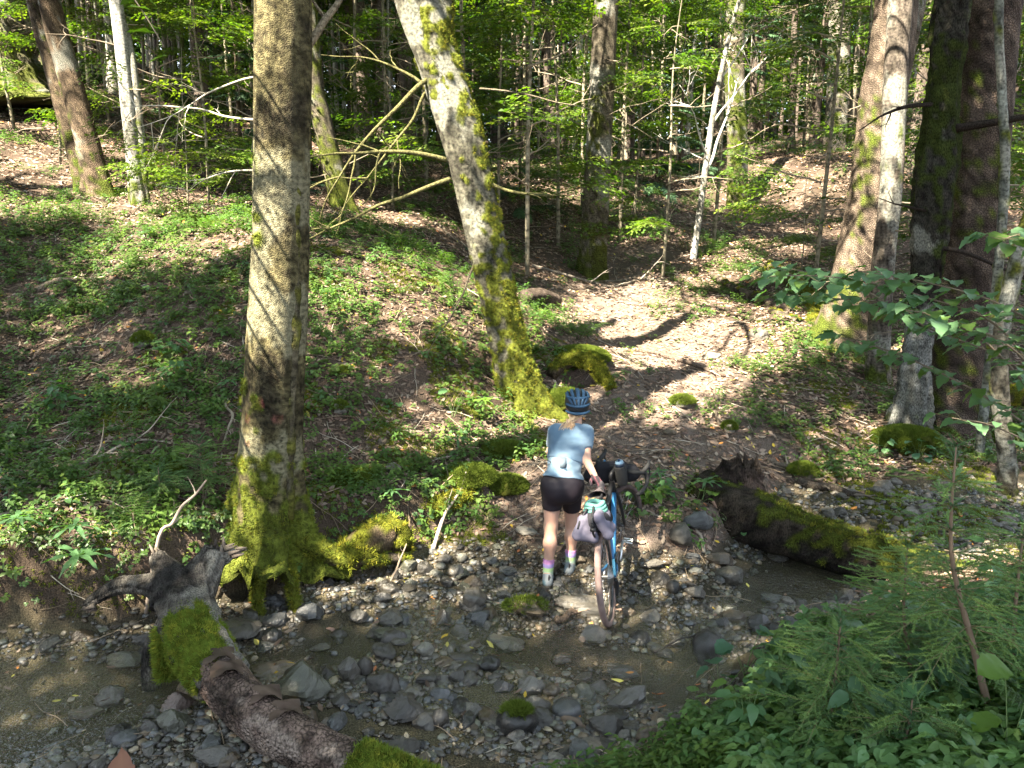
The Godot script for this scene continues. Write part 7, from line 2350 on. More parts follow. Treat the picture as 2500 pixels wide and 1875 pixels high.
func build_rider() -> void:
	rng.seed = 6000
	var at := P(0.38, 0.0, 5.83)
	var t := thing("person", "person in blue helmet, blue jersey and black shorts pushing the loaded bicycle", "person", at)
	var skin := Color(0.50, 0.30, 0.22)
	# joints
	var pelvis := P(0.40, 0.80, 5.84)
	var waist := P(0.42, 0.95, 5.90)
	var chest := P(0.46, 1.10, 6.00)
	var neck := P(0.515, 1.245, 6.10)
	var head := P(0.535, 1.36, 6.19)
	var sh_l := P(0.345, 1.185, 6.04)
	var sh_r := P(0.605, 1.185, 6.02)
	var el_r := P(0.585, 1.00, 5.90)
	var wr_r := P(0.645, 0.90, 5.74)
	var el_l := P(0.325, 0.985, 6.16)
	var wr_l := P(0.50, 0.935, 6.28)
	var hip_l := P(0.325, 0.78, 5.84)
	var hip_r := P(0.475, 0.78, 5.87)
	var kn_l := P(0.31, 0.43, 5.83)
	var kn_r := P(0.49, 0.425, 5.98)
	var an_l := P(0.287, 0.085, 5.76)
	var an_r := P(0.48, 0.10, 5.94)
	var toe_l := P(0.30, 0.02, 5.93)
	var toe_r := P(0.535, 0.045, 6.09)
	var leg := func(hip: Vector3, kn: Vector3, an: Vector3) -> Array:
		var calf := kn.lerp(an, 0.3) + Vector3(0, 0, 0.018)
		return [[hip, kn.lerp(hip, 0.1), 0.082, 0.054], [kn + Vector3(0, 0.03, 0), kn - Vector3(0, 0.04, 0), 0.050, 0.045], [kn, calf, 0.044, 0.052], [calf, an.lerp(kn, 0.22), 0.052, 0.034], [an.lerp(kn, 0.22), an, 0.034, 0.03]]
	var bones := []
	bones.append_array([[pelvis + Vector3(-0.06, 0, 0), pelvis + Vector3(0.06, 0, 0), 0.105, 0.105], [pelvis, waist, 0.105, 0.1], [waist + Vector3(-0.035, 0, 0), chest + Vector3(-0.05, 0, 0), 0.088, 0.098], [waist + Vector3(0.035, 0, 0), chest + Vector3(0.05, 0, 0), 0.088, 0.098], [chest, neck + Vector3(0, -0.06, 0), 0.1, 0.06], [sh_l + Vector3(0.03, 0, 0), sh_r - Vector3(0.03, 0, 0), 0.055, 0.055]])
	bones.append_array([[neck + Vector3(0, -0.03, 0), head + Vector3(0, -0.04, 0.0), 0.05, 0.048], [head + Vector3(0, 0.02, 0.02), head + Vector3(0.005, -0.01, -0.035), 0.082, 0.072], [head + Vector3(0, -0.06, -0.06), head + Vector3(0, -0.02, -0.03), 0.042, 0.06], [head + Vector3(0.004, -0.005, -0.10), head + Vector3(0.004, -0.03, -0.112), 0.012, 0.015], [head + Vector3(-0.078, -0.02, 0), head + Vector3(-0.084, 0.015, 0.004), 0.012, 0.016], [head + Vector3(0.078, -0.02, 0), head + Vector3(0.084, 0.015, 0.004), 0.012, 0.016]])
	bones.append_array([[sh_r, el_r, 0.048, 0.037], [el_r, wr_r, 0.038, 0.024], [sh_l, el_l, 0.048, 0.036], [el_l, wr_l, 0.036, 0.024]])
	bones.append_array(leg.call(hip_l, kn_l, an_l))
	bones.append_array(leg.call(hip_r, kn_r, an_r))
	for q in [[an_l, toe_l], [an_r, toe_r]]:
		bones.append([q[0], q[0] + Vector3(0, -0.045, 0.03), 0.03, 0.028])
		bones.append([q[0] + Vector3(0, -0.03, 0), q[1], 0.028, 0.022])
	var plainskin := func(p: Vector3) -> Color:
		return skin * (0.94 + 0.12 * nz.get_noise_3d(p.x * 900.0, p.y * 900.0, p.z * 900.0))
	var skin_mat := mat(0.5, 0.4)
	skin_mat.subsurf_scatter_enabled = true
	skin_mat.subsurf_scatter_strength = 0.12
	put(mesh_of(nets(bones, 0.010, 0.03, plainskin), false, at), "body", skin_mat, t)
	# hands: the right one grips the saddle, the left one the handlebar
	var rh := (P(0.675, 0.865, 5.69) - wr_r).normalized()
	put(mesh_of(nets(hand_bones(wr_r, rh, Vector3(-0.35, -0.8, 0.3).normalized(), Vector3(-0.75, 0.35, -0.4).normalized(), 0.55, 0.0025), 0.0045, 0.006, func(p: Vector3) -> Color: return Color(0.055, 0.045, 0.05) if sin(p.x * 160.0 + p.y * 90.0) < 0.45 else Color(0.21, 0.09, 0.10)), false, at), "glove", mat(0.85, 0.2), t)
	var lh := Vector3(0.75, -0.1, -0.5).normalized()
	put(mesh_of(nets(hand_bones(wr_l, lh, Vector3(0, -1, 0), Vector3(-0.4, 0, -0.9).normalized(), 0.7, 0.0025), 0.005, 0.006, func(_p: Vector3) -> Color: return Color(0.055, 0.045, 0.05)), false, at), "glove", mat(0.85, 0.2), t)
	# jersey: darker upper part, lower back with pockets paler by dye and painted-in sun
	var up := (neck - pelvis).normalized()
	var seam := Plane(-up, (-up).dot(P(0.42, 0.985, 5.9)))
	var hem := Plane(-(waist - pelvis).normalized(), (-(waist - pelvis).normalized()).dot(P(0.40, 0.853, 5.85)))
	var collar := Plane((head - neck).normalized(), (head - neck).normalized().dot(neck + Vector3(0, 0.0, 0)))
	var cuff_r := Plane((el_r - sh_r).normalized(), (el_r - sh_r).normalized().dot(sh_r.lerp(el_r, 0.62)))
	var cuff_l := Plane((el_l - sh_l).normalized(), (el_l - sh_l).normalized().dot(sh_l.lerp(el_l, 0.66)))
	var torso := [[waist + Vector3(-0.037, 0, 0), chest + Vector3(-0.052, 0, 0), 0.098, 0.108], [waist + Vector3(0.037, 0, 0), chest + Vector3(0.052, 0, 0), 0.098, 0.108], [chest, neck + Vector3(0, -0.05, 0), 0.11, 0.066], [sh_l + Vector3(0.03, 0, 0), sh_r - Vector3(0.03, 0, 0), 0.064, 0.064]]
	var low := [[pelvis + Vector3(-0.055, 0.02, 0), pelvis + Vector3(0.055, 0.02, 0), 0.120, 0.120], [pelvis, waist, 0.118, 0.114], [waist + Vector3(-0.037, 0, 0), chest + Vector3(-0.052, 0, 0), 0.100, 0.108], [waist + Vector3(0.037, 0, 0), chest + Vector3(0.052, 0, 0), 0.100, 0.108]]
	var upper := []
	for q in torso:
		upper.append(q + [[seam, collar]])
	for q in low:
		upper.append(q + [[seam, collar]])
	upper.append([sh_r, el_r, 0.057, 0.05, [cuff_r]])
	upper.append([sh_l, el_l, 0.057, 0.05, [cuff_l]])
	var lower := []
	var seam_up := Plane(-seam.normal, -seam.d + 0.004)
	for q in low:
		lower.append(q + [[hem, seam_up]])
	var cloth := mat(0.8, 0.3)
	cloth.rim_enabled = true
	cloth.rim = 0.3
	var j1 := func(p: Vector3) -> Color:
		var n := nz.get_noise_3d(p.x * 500.0, p.y * 500.0, p.z * 500.0)
		return Color(0.08, 0.135, 0.195).lerp(Color(0.135, 0.20, 0.265), clampf(0.5 + n, 0, 1))
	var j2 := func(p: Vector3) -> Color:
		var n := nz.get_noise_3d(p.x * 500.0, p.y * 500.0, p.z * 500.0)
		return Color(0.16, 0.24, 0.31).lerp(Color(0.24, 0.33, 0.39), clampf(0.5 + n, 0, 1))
	put(mesh_of(nets(upper, 0.0085, 0.03, j1, 0.008), false, at), "jersey", cloth, t).set_meta("label", "steel blue upper part of the cycling jersey")
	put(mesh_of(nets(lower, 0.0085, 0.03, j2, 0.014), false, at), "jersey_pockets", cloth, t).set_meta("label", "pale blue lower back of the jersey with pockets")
	# phone in the pocket, glasses tucked in at the side
	var pb := Buf.new()
	tube(pb, PackedVector3Array([P(0.40, 0.96, 5.775), P(0.405, 1.03, 5.815)]), [0.034, 0.034], 4, Color(0.10, 0.13, 0.16))
	put(mesh_of(pb, false, at), "pocket_edge", cloth, t)
	var gb := Buf.new()
	var ring := PackedVector3Array()
	for i in 17:
		var a := TAU * i / 16.0
		ring.append(P(0.278 + cos(a) * 0.026, 0.985 + sin(a) * 0.018, 5.83 + cos(a) * 0.012))
	tube(gb, ring, [0.0025, 0.0025], 5, Color(0.03, 0.03, 0.03))
	put(mesh_of(gb, false, at), "sunglasses", mat(0.3, 0.5), t)
	# shorts
	var short_l := Plane((kn_l - hip_l).normalized(), (kn_l - hip_l).normalized().dot(P(0.31, 0.605, 5.83)))
	var short_r := Plane((kn_r - hip_r).normalized(), (kn_r - hip_r).normalized().dot(P(0.48, 0.565, 5.93)))
	var top_cut := Plane(Vector3(0, 1, 0), 0.90)
	var sb := [[pelvis + Vector3(-0.06, 0, 0), pelvis + Vector3(0.06, 0, 0), 0.114, 0.114, [top_cut]], [pelvis, waist, 0.112, 0.106, [top_cut]], [pelvis + Vector3(-0.05, -0.05, 0.03), pelvis + Vector3(0.05, -0.05, 0.03), 0.095, 0.095], [hip_l, kn_l, 0.092, 0.062, [short_l]], [hip_r, kn_r, 0.092, 0.062, [short_r]]]
	put(mesh_of(nets(sb, 0.0085, 0.03, func(_p: Vector3) -> Color: return Color(0.012, 0.0115, 0.015), 0.002), false, at), "shorts", mat(0.6, 0.4), t)
	# socks and shoes
	for q in [[an_l, kn_l, toe_l], [an_r, kn_r, toe_r]]:
		var an: Vector3 = q[0]
		var kn: Vector3 = q[1]
		var toe: Vector3 = q[2]
		var top: Vector3 = an.lerp(kn, 0.33)
		var cut := Plane((kn - an).normalized(), (kn - an).normalized().dot(top))
		var y0 := an.y
		put(mesh_of(nets([[an + Vector3(0, -0.04, 0), an.lerp(kn, 0.22), 0.039, 0.043, [cut]], [an.lerp(kn, 0.22), top + (kn - an) * 0.1, 0.043, 0.05, [cut]]], 0.006, 0.01, func(p: Vector3) -> Color:
			var h := (p.y - y0) / 0.11
			if h > 0.78:
				return Color(0.42, 0.20, 0.38)
			if h > 0.5:
				return Color(0.28, 0.23, 0.44)
			if h > 0.25:
				return Color(0.28, 0.40, 0.2)
			return Color(0.30, 0.40, 0.30)), false, at), "sock", mat(0.9, 0.2), t)
		var fwd := (toe - an)
		fwd.y = 0
		fwd = fwd.normalized()
		var heel := an + Vector3(0, -0.05, 0) - fwd * 0.045
		var sole_y := minf(heel.y, toe.y) - 0.028
		var shoe := put(mesh_of(nets([[an + Vector3(0, -0.02, 0) - fwd * 0.015, heel, 0.041, 0.036], [heel, heel + fwd * 0.12, 0.037, 0.04], [heel + fwd * 0.1, toe + fwd * 0.02 - Vector3(0, 0.012, 0), 0.042, 0.03]], 0.006, 0.02, func(p: Vector3) -> Color:
			return Color(0.17, 0.19, 0.20) if nz.get_noise_3d(p.x * 700.0, p.y * 700.0, p.z * 700.0) > -0.15 else Color(0.10, 0.16, 0.18)), false, at), "shoe", mat(0.65, 0.4), t)
		put(mesh_of(nets([[Vector3(heel.x, heel.y - 0.024, heel.z), Vector3(heel.x, heel.y - 0.024, heel.z) + fwd * 0.12, 0.037, 0.041], [Vector3(heel.x, heel.y - 0.024, heel.z) + fwd * 0.12, Vector3(toe.x, toe.y - 0.034, toe.z) + fwd * 0.03, 0.041, 0.028]], 0.007, 0.01, func(_p: Vector3) -> Color: return Color(0.06, 0.055, 0.05)), false, at), "sole", mat(0.9, 0.2), shoe)
		var pull := Buf.new()
		tube(pull, PackedVector3Array([an - fwd * 0.062 + Vector3(0.012, 0.015, 0), heel - fwd * 0.036 + Vector3(0.006, -0.01, 0)]), [0.006, 0.006], 5, Color(0.02, 0.02, 0.02))
		put(mesh_of(pull, false, at), "pull_tab", mat(0.7, 0.3), shoe)
	# hair: loose ponytail below the helmet
	var hb := Buf.new()
	for i in 260:
		var a := R(-1.25, 1.25)
		var root := head + Vector3(sin(a) * 0.07, -0.035 + R(-0.015, 0.015), 0.03 + cos(a) * 0.045)
		var gather := neck + Vector3(-0.035 + R(-0.02, 0.02), 0.03 + R(-0.015, 0.015), 0.065 + R(-0.012, 0.012))
		var end := neck + Vector3(-0.07 + R(-0.075, 0.06), R(-0.13, -0.02), 0.11 + R(-0.01, 0.025))
		var c := Color(0.36, 0.22, 0.12).lerp(Color(0.60, 0.44, 0.28), rng.randf())
		tube(hb, smooth_line(PackedVector3Array([root, gather, gather.lerp(end, 0.35) + jit(0.022), gather.lerp(end, 0.7) + jit(0.022), end]), 3), [0.0035, 0.003, 0.0035, 0.001], 3, c)
	put(mesh_of(hb, false, at), "hair", mat(0.45, 0.5), t)
	# eyes and mouth, turned away from the camera
	for s in [-1.0, 1.0]:
		var eb := Buf.new()
		ball(eb, head + Vector3(0.031 * s + 0.004, 0.008, -0.096), Vector3(0.012, 0.009, 0.01), Color(0.75, 0.73, 0.7), 6)
		ball(eb, head + Vector3(0.031 * s + 0.004, 0.008, -0.104), Vector3(0.006, 0.006, 0.004), Color(0.05, 0.04, 0.03), 5)
		put(mesh_of(eb, false, at), "eye", mat(0.2, 0.5), t)
	var mb := Buf.new()
	ball(mb, head + Vector3(0.004, -0.055, -0.098), Vector3(0.022, 0.006, 0.008), Color(0.42, 0.17, 0.15), 5)
	put(mesh_of(mb, false, at), "mouth", mat(0.5, 0.4), t)
	# helmet: dark shell under blue ribs with open vents between them
	var hc := head + Vector3(0.0, 0.035, 0.012)
	var tilt := Basis(Vector3.RIGHT, 0.12)
	var helmet := put(helmet_shell(hc - at, tilt), "helmet", plain(Color(0.02, 0.022, 0.026), 0.45), t)
	var blue := plain(Color(0.03, 0.075, 0.135), 0.55)
	for i in 5:
		var lat := (i - 2) * 0.47
		var rb := Buf.new()
		var n := 16
		for j in n + 1:
			var a := -0.30 + (PI + 0.25) * j / n      # from the brow over the top to the nape
			for s in 2:
				for layer in 2:
					var w := lat + (s - 0.5) * (0.30 if i % 2 == 0 else 0.27)
					var rad := Vector3(0.113, 0.112, 0.145) * (1.0 if layer == 0 else 0.90)
					var dir := Vector3(sin(w) * (0.35 + 0.65 * sin(clampf(a, 0.2, PI - 0.2))), sin(a) * cos(w * 0.8) + 0.02, -cos(a) * cos(w * 0.55))
					rb.add(tilt * Vector3(dir.x * rad.x, dir.y * rad.y, dir.z * rad.z) + hc - at)
		for j in n:
			var q := j * 4
			rb.quad(q, q + 4, q + 6, q + 2)       # outer face
			rb.quad(q + 1, q + 3, q + 7, q + 5)
			rb.quad(q, q + 1, q + 5, q + 4)
			rb.quad(q + 2, q + 6, q + 7, q + 3)
		put(mesh_of(rb), "rib", blue, helmet)
	for k in 3:
		var bb := Buf.new()
		var arc := PackedVector3Array()
		for i in 13:
			var a := -1.1 + 2.2 * i / 12.0
			arc.append(tilt * Vector3(sin(a) * 0.106, 0.07 - 0.06 * k, cos(a) * (0.102 + 0.028 * mini(k, 1) + 0.004 * k)) + hc - at)
		tube(bb, arc, [0.010, 0.013, 0.010], 6)
		put(mesh_of(bb), "cross_rib", blue, helmet)

func helmet_shell(c: Vector3, tilt: Basis) -> ArrayMesh:
	var b := Buf.new()
	var n := 14
	var m := 28
	for j in n + 1:
		var th := (PI * 0.60) * j / n
		for i in m + 1:
			var a := TAU * (i % m) / m
			var v := Vector3(sin(th) * cos(a) * 0.103, cos(th) * 0.102, sin(th) * sin(a) * 0.135)
			# lower at the nape, higher at the temples
			if j > n - 3:
				v.y -= 0.012 * sin(a)
			b.add(tilt * v + c)
	for j in n:
		for i in m:
			var k := j * (m + 1) + i
			b.quad(k, k + 1, k + m + 2, k + m + 1)
	# rim turned inward so that the shell has thickness
	var ring := n * (m + 1)
	var s := b.v.size()
	for i in m + 1:
		b.add(c + (b.v[ring + i] - c) * 0.86)
	for i in m:
		b.quad(ring + i, ring + i + 1, s + i + 1, s + i)
	return mesh_of(b)

# ---------------------------------------------------------------- the bicycle, built standing along its own x axis
func ring_tube(b: Buf, c: Vector3, rad: float, r: float, axis_z: Basis, sides := 10, seg := 48, col := Color.WHITE, knob := 0.0) -> void:
	var s := b.v.size()
	for i in seg:
		var a := TAU * i / seg
		for k in sides:
			var q := TAU * k / sides
			var rr := r * (1.0 + (knob if (i + k) % 2 == 0 and cos(q) > -0.2 else 0.0))
			var v := Vector3((rad + cos(q) * rr) * cos(a), (rad + cos(q) * rr) * sin(a), sin(q) * rr)
			var cc := col * (0.8 + 0.5 * absf(nz.get_noise_3d(v.x * 900.0, v.y * 900.0, v.z * 900.0)))
			b.add(c + axis_z * v, cc)
	for i in seg:
		for k in sides:
			var a := s + i * sides + k
			var d := s + i * sides + (k + 1) % sides
			var e := s + ((i + 1) % seg) * sides + k
			var g := s + ((i + 1) % seg) * sides + (k + 1) % sides
			b.quad(a, d, g, e)

func rod(parent: Node3D, called: String, p: Array, r: Array, m: Material, sides := 10, col := Color.WHITE) -> MeshInstance3D:
	var b := Buf.new()
	var q := PackedVector3Array(p)
	tube(b, smooth_line(q, 5) if q.size() > 2 else q, r, sides, col)
	return put(mesh_of(b), called, m, parent)

func wheel(parent: Node3D, called: String, c: Vector3, turn: Basis, rear: bool) -> void:
	var w := Node3D.new()
	w.name = called
	parent.add_child(w, true)
	w.position = c
	w.basis = turn
	var b := Buf.new()
	ring_tube(b, Vector3.ZERO, 0.326, 0.0225, Basis.IDENTITY, 12, 96, Color(0.20, 0.145, 0.13) if rear else Color(0.085, 0.065, 0.06), 0.09)
	put(mesh_of(b), "tyre", mat(0.9, 0.25), w)
	b = Buf.new()
	ring_tube(b, Vector3.ZERO, 0.300, 0.0125, Basis.IDENTITY, 8, 64, Color(0.025, 0.025, 0.025))
	put(mesh_of(b), "rim", mat(0.35, 0.5), w)
	b = Buf.new()
	tube(b, PackedVector3Array([Vector3(0, 0, -0.06), Vector3(0, 0, -0.03), Vector3(0, 0, 0.03), Vector3(0, 0, 0.06)]), [0.012, 0.022, 0.022, 0.012], 12, Color(0.05, 0.05, 0.05))
	put(mesh_of(b), "hub", mat(0.35, 0.5), w)
	var steel := plain(Color(0.35, 0.35, 0.36), 0.3, 0.9)
	for i in 24:
		var a := TAU * i / 24.0
		var s := 0.028 if i % 2 == 0 else -0.028
		var a2 := a + (0.35 if i % 4 < 2 else -0.35)
		rod(w, "spoke", [Vector3(cos(a2) * 0.022, sin(a2) * 0.022, s), Vector3(cos(a) * 0.292, sin(a) * 0.292, 0)], [0.0012, 0.0012], steel, 4)
	b = Buf.new()
	tube(b, PackedVector3Array([Vector3(0, 0, -0.046), Vector3(0, 0, -0.044)]), [0.08, 0.08], 28, Color(0.35, 0.34, 0.33))
	put(mesh_of(b), "brake_disc", plain(Color(0.35, 0.34, 0.33), 0.3, 0.9), w)
	if rear:
		for k in 8:
			b = Buf.new()
			var r := 0.092 - 0.008 * k
			var s := b.v.size()
			var z := 0.03 + 0.0042 * k
			for i in 48:
				var a := TAU * i / 48.0
				var rr := r * (1.0 if i % 2 == 0 else 0.93)
				b.add(Vector3(cos(a) * rr, sin(a) * rr, z - 0.0008))
				b.add(Vector3(cos(a) * rr, sin(a) * rr, z + 0.0008))
			var c0 := b.add(Vector3(0, 0, z - 0.0008))
			var c1 := b.add(Vector3(0, 0, z + 0.0008))
			for i in 48:
				var j := (i + 1) % 48
				b.quad(s + i * 2, s + j * 2, s + j * 2 + 1, s + i * 2 + 1)
				b.tri(c0, s + j * 2, s + i * 2)
				b.tri(c1, s + i * 2 + 1, s + j * 2 + 1)
			put(mesh_of(b), "sprocket", plain(Color(0.42, 0.41, 0.40), 0.32, 0.9), w)

func build_bicycle() -> void:
	rng.seed = 6200
	var contact := P(0.725, -0.03, 5.20)
	var yaw := Basis(Vector3.UP, PI / 2.0 - 0.235)          # local +x points away and a little right
	var lean := Basis(Vector3.RIGHT, -0.14)                  # top tipped left, towards the rider
	var place := Transform3D(yaw * lean * Basis(Vector3(0, 0, 1), 0.012), contact)
	var t := thing("bicycle", "muddy blue and black touring bicycle leaning on the rider in the ford", "bicycle", contact)
	t.transform = place
	var black := plain(Color(0.018, 0.018, 0.02), 0.4)
	var blue := plain(Color(0.03, 0.13, 0.27), 0.35)
	var sky := plain(Color(0.16, 0.46, 0.58), 0.3)
	var steel := plain(Color(0.5, 0.5, 0.5), 0.28, 0.9)
	var rub := plain(Color(0.02, 0.02, 0.02), 0.8)
	var ra := Vector3(0, 0.348, 0)
	var bbk := Vector3(0.43, 0.275, 0)
	var seat := Vector3(0.29, 0.70, 0)
	var head_t := Vector3(0.885, 0.79, 0)
	var head_b := Vector3(0.925, 0.67, 0)
	var fa := Vector3(1.03, 0.348, 0)
	wheel(t, "rear_wheel", ra, Basis.IDENTITY, true)
	# frame
	rod(t, "seat_tube", [bbk, seat], [0.017, 0.016], black)
	rod(t, "down_tube", [bbk, head_b], [0.024, 0.022], blue)
	rod(t, "top_tube", [seat, head_t + Vector3(0, -0.02, 0)], [0.017, 0.019], black)
	rod(t, "head_tube", [head_b, head_t], [0.023, 0.022], black)
	for s in [-1.0, 1.0]:
		rod(t, "seat_stay", [seat + Vector3(-0.02, -0.03, 0.012 * s), Vector3(0.16, 0.62, 0.05 * s), Vector3(0.07, 0.45, 0.062 * s)], [0.009, 0.0095, 0.0095], blue)
		rod(t, "stay_end", [Vector3(0.07, 0.45, 0.062 * s), ra + Vector3(0, 0.01, 0.066 * s)], [0.0105, 0.011], sky)
		rod(t, "chain_stay", [bbk + Vector3(-0.03, 0, 0.025 * s), Vector3(0.22, 0.30, 0.055 * s), ra + Vector3(0.02, -0.005, 0.066 * s)], [0.012, 0.011, 0.01], blue)
	# fork, bars and front wheel turn together about the steering axis
	var steer := Node3D.new()
	steer.name = "steering"
	t.add_child(steer)
	steer.transform = Transform3D(Basis((head_t - head_b).normalized(), -0.5), head_b)
	var o := head_b
	for s in [-1.0, 1.0]:
		rod(steer, "fork_blade", [Vector3(0, 0.02, 0.02 * s), Vector3(0.03, -0.1, 0.05 * s), fa - o + Vector3(0, 0, 0.056 * s)], [0.014, 0.015, 0.01], black)
	rod(steer, "stem", [head_t - o, head_t - o + Vector3(-0.01, 0.05, 0), head_t - o + Vector3(0.06, 0.09, 0)], [0.018, 0.018, 0.017], black)
	var hb := head_t - o + Vector3(0.06, 0.09, 0)
	for s in [-1.0, 1.0]:
		var p := [hb, hb + Vector3(0.0, 0.0, 0.15 * s), hb + Vector3(0.03, 0.0, 0.205 * s), hb + Vector3(0.10, -0.02, 0.22 * s), hb + Vector3(0.11, -0.09, 0.235 * s), hb + Vector3(0.04, -0.14, 0.245 * s), hb + Vector3(-0.06, -0.15, 0.255 * s)]
		rod(steer, "handlebar", p, [0.016, 0.0165, 0.0165, 0.0165], rub)
		rod(steer, "brake_hood", [hb + Vector3(0.07, 0.0, 0.217 * s), hb + Vector3(0.14, 0.03, 0.215 * s), hb + Vector3(0.165, 0.075, 0.213 * s)], [0.018, 0.019, 0.014], rub)
		rod(steer, "brake_lever", [hb + Vector3(0.155, 0.03, 0.217 * s), hb + Vector3(0.17, -0.04, 0.22 * s), hb + Vector3(0.15, -0.10, 0.225 * s)], [0.007, 0.006, 0.005], black, 6)
	wheel(steer, "front_wheel", fa - o, Basis.IDENTITY, false)
	# cranks, pedals, chain, derailleur
	var cb := Buf.new()
	tube(cb, PackedVector3Array([bbk + Vector3(0, 0, 0.042), bbk + Vector3(0, 0, 0.046)]), [0.082, 0.082], 36, Color(0.05, 0.05, 0.05))
	put(mesh_of(cb), "chainring", mat(0.35, 0.5), t)
	var ca := Vector3(cos(0.75), sin(0.75), 0)
	for s in [-1.0, 1.0]:
		var dirc: Vector3 = ca * s
		var tip: Vector3 = bbk + dirc * 0.17 + Vector3(0, 0, 0.075 * s)
		rod(t, "crank", [bbk + Vector3(0, 0, 0.058 * s), tip], [0.014, 0.011], steel)
		var pedal := rod(t, "pedal", [tip, tip + Vector3(0, 0, 0.075 * s)], [0.012, 0.012], steel, 8)
		for e in [-1.0, 1.0]:
			rod(pedal, "cage", [tip + Vector3(0.034 * e, 0.01, 0.012 * s), tip + Vector3(0.04 * e, 0, 0.045 * s), tip + Vector3(0.034 * e, -0.01, 0.08 * s)], [0.007, 0.007], steel, 6)
			rod(pedal, "cage_end", [tip + Vector3(-0.036, 0.008 * e, (0.045 + 0.036 * e) * s), tip + Vector3(0.036, -0.008 * e, (0.045 + 0.036 * e) * s)], [0.006, 0.006], steel, 6)
	for s in [1.0, -1.0]:
		rod(t, "chain", [bbk + Vector3(0, 0.08 * s, 0.044), ra + Vector3(0, 0.05 * s, 0.045)], [0.004, 0.004], steel, 5)
	rod(t, "derailleur", [ra + Vector3(0.0, -0.02, 0.07), ra + Vector3(0.02, -0.07, 0.072), ra + Vector3(0.03, -0.16, 0.06)], [0.014, 0.018, 0.012], black, 8)
	for q in [-0.085, -0.155]:
		var jb := Buf.new()
		tube(jb, PackedVector3Array([ra + Vector3(0.03, q, 0.05), ra + Vector3(0.03, q, 0.056)]), [0.02, 0.02], 14, Color(0.06, 0.06, 0.06))
		put(mesh_of(jb), "jockey_wheel", mat(0.5, 0.4), t)
	# seat post and saddle
	rod(t, "seat_post", [seat, Vector3(0.235, 0.90, 0)], [0.0136, 0.0136], black)
	var sd := Buf.new()
	var n := 14
	for i in n + 1:
		var f := float(i) / n
		var x := lerpf(0.10, 0.36, f)
		var wd := lerpf(0.072, 0.02, pow(f, 0.55))
		for k in 9:
			var u := (k / 8.0) * 2.0 - 1.0
			sd.add(Vector3(x, 0.955 - 0.035 * pow(absf(u), 2.5) + 0.012 * cos(f * 5.0), u * wd), Color(0.075, 0.065, 0.07))
	for i in n:
		for k in 8:
			var a := i * 9 + k
			sd.quad(a, a + 9, a + 10, a + 1)
	var under := sd.v.size()
	for i in n + 1:
		var f := float(i) / n
		var x := lerpf(0.105, 0.355, f)
		var wd := lerpf(0.065, 0.016, pow(f, 0.55))
		sd.add(Vector3(x, 0.915, -wd), Color(0.03, 0.03, 0.03))
		sd.add(Vector3(x, 0.915, wd), Color(0.03, 0.03, 0.03))
	for i in n:
		var a := under + i * 2
		sd.quad(a, a + 1, a + 3, a + 2)
		sd.quad(i * 9, a, a + 2, (i + 1) * 9)
		sd.quad(i * 9 + 8, (i + 1) * 9 + 8, a + 3, a + 1)
	put(mesh_of(sd), "saddle", mat(0.5, 0.4), t)
	# --- bags and bottle, strapped on: things of their own
	var bag := thing("saddle_bag", "lilac grey saddle bag with a rolled teal top strapped behind the saddle", "bag", contact)
	bag.transform = place
	var lilac := func(p: Vector3) -> Color: return Color(0.15, 0.14, 0.185) * (0.9 + 0.25 * nz.get_noise_3d(p.x * 900.0, p.y * 900.0, p.z * 900.0))
	var dark := func(_p: Vector3) -> Color: return Color(0.022, 0.022, 0.025)
	put(mesh_of(nets([[Vector3(0.18, 0.80, 0), Vector3(-0.02, 0.80, 0), 0.06, 0.085], [Vector3(0.0, 0.80, -0.025), Vector3(-0.10, 0.81, -0.03), 0.08, 0.075], [Vector3(0.0, 0.80, 0.025), Vector3(-0.10, 0.81, 0.03), 0.08, 0.075]], 0.009, 0.03, dark, 0.004), false), "harness", mat(0.8, 0.25), bag)
	var cloth := mat(0.75, 0.3)
	var slab := func(a: Vector3, b: Vector3, c: Vector3, d: Vector3, r: float) -> Array:
		return [[a, b, r, r], [b, c, r, r], [c, d, r, r], [d, a, r, r], [a, c, r, r], [b, d, r, r]]
	put(mesh_of(nets(slab.call(Vector3(-0.05, 0.86, -0.03), Vector3(-0.15, 0.845, -0.085), Vector3(-0.19, 0.75, -0.13), Vector3(-0.16, 0.715, -0.02), 0.034) + [[Vector3(-0.05, 0.84, -0.04), Vector3(-0.15, 0.77, -0.06), 0.05, 0.045]], 0.007, 0.012, lilac, 0.005), false), "left_panel", cloth, bag)
	put(mesh_of(nets(slab.call(Vector3(-0.05, 0.88, 0.03), Vector3(-0.17, 0.865, 0.03), Vector3(-0.175, 0.74, 0.085), Vector3(-0.05, 0.74, 0.09), 0.034) + [[Vector3(-0.05, 0.84, 0.05), Vector3(-0.14, 0.79, 0.06), 0.05, 0.045]], 0.007, 0.012, lilac, 0.005), false), "right_panel", cloth, bag)
	# rolled teal closure
	var rb := Buf.new()
	for k in 3:
		var loop := PackedVector3Array()
		for i in 21:
			var a := TAU * i / 20.0
			loop.append(Vector3(-0.06 + sin(a) * 0.045, 0.885 + 0.022 * k + 0.006 * sin(a * 3.0 + k), 0.0 + cos(a) * (0.072 - 0.006 * k)))
		tube(rb, loop, [0.017, 0.019, 0.016, 0.018, 0.017], 8, Color(0.10, 0.25, 0.21) * (0.9 + 0.15 * k))
	put(mesh_of(rb), "rolled_top", cloth, bag)
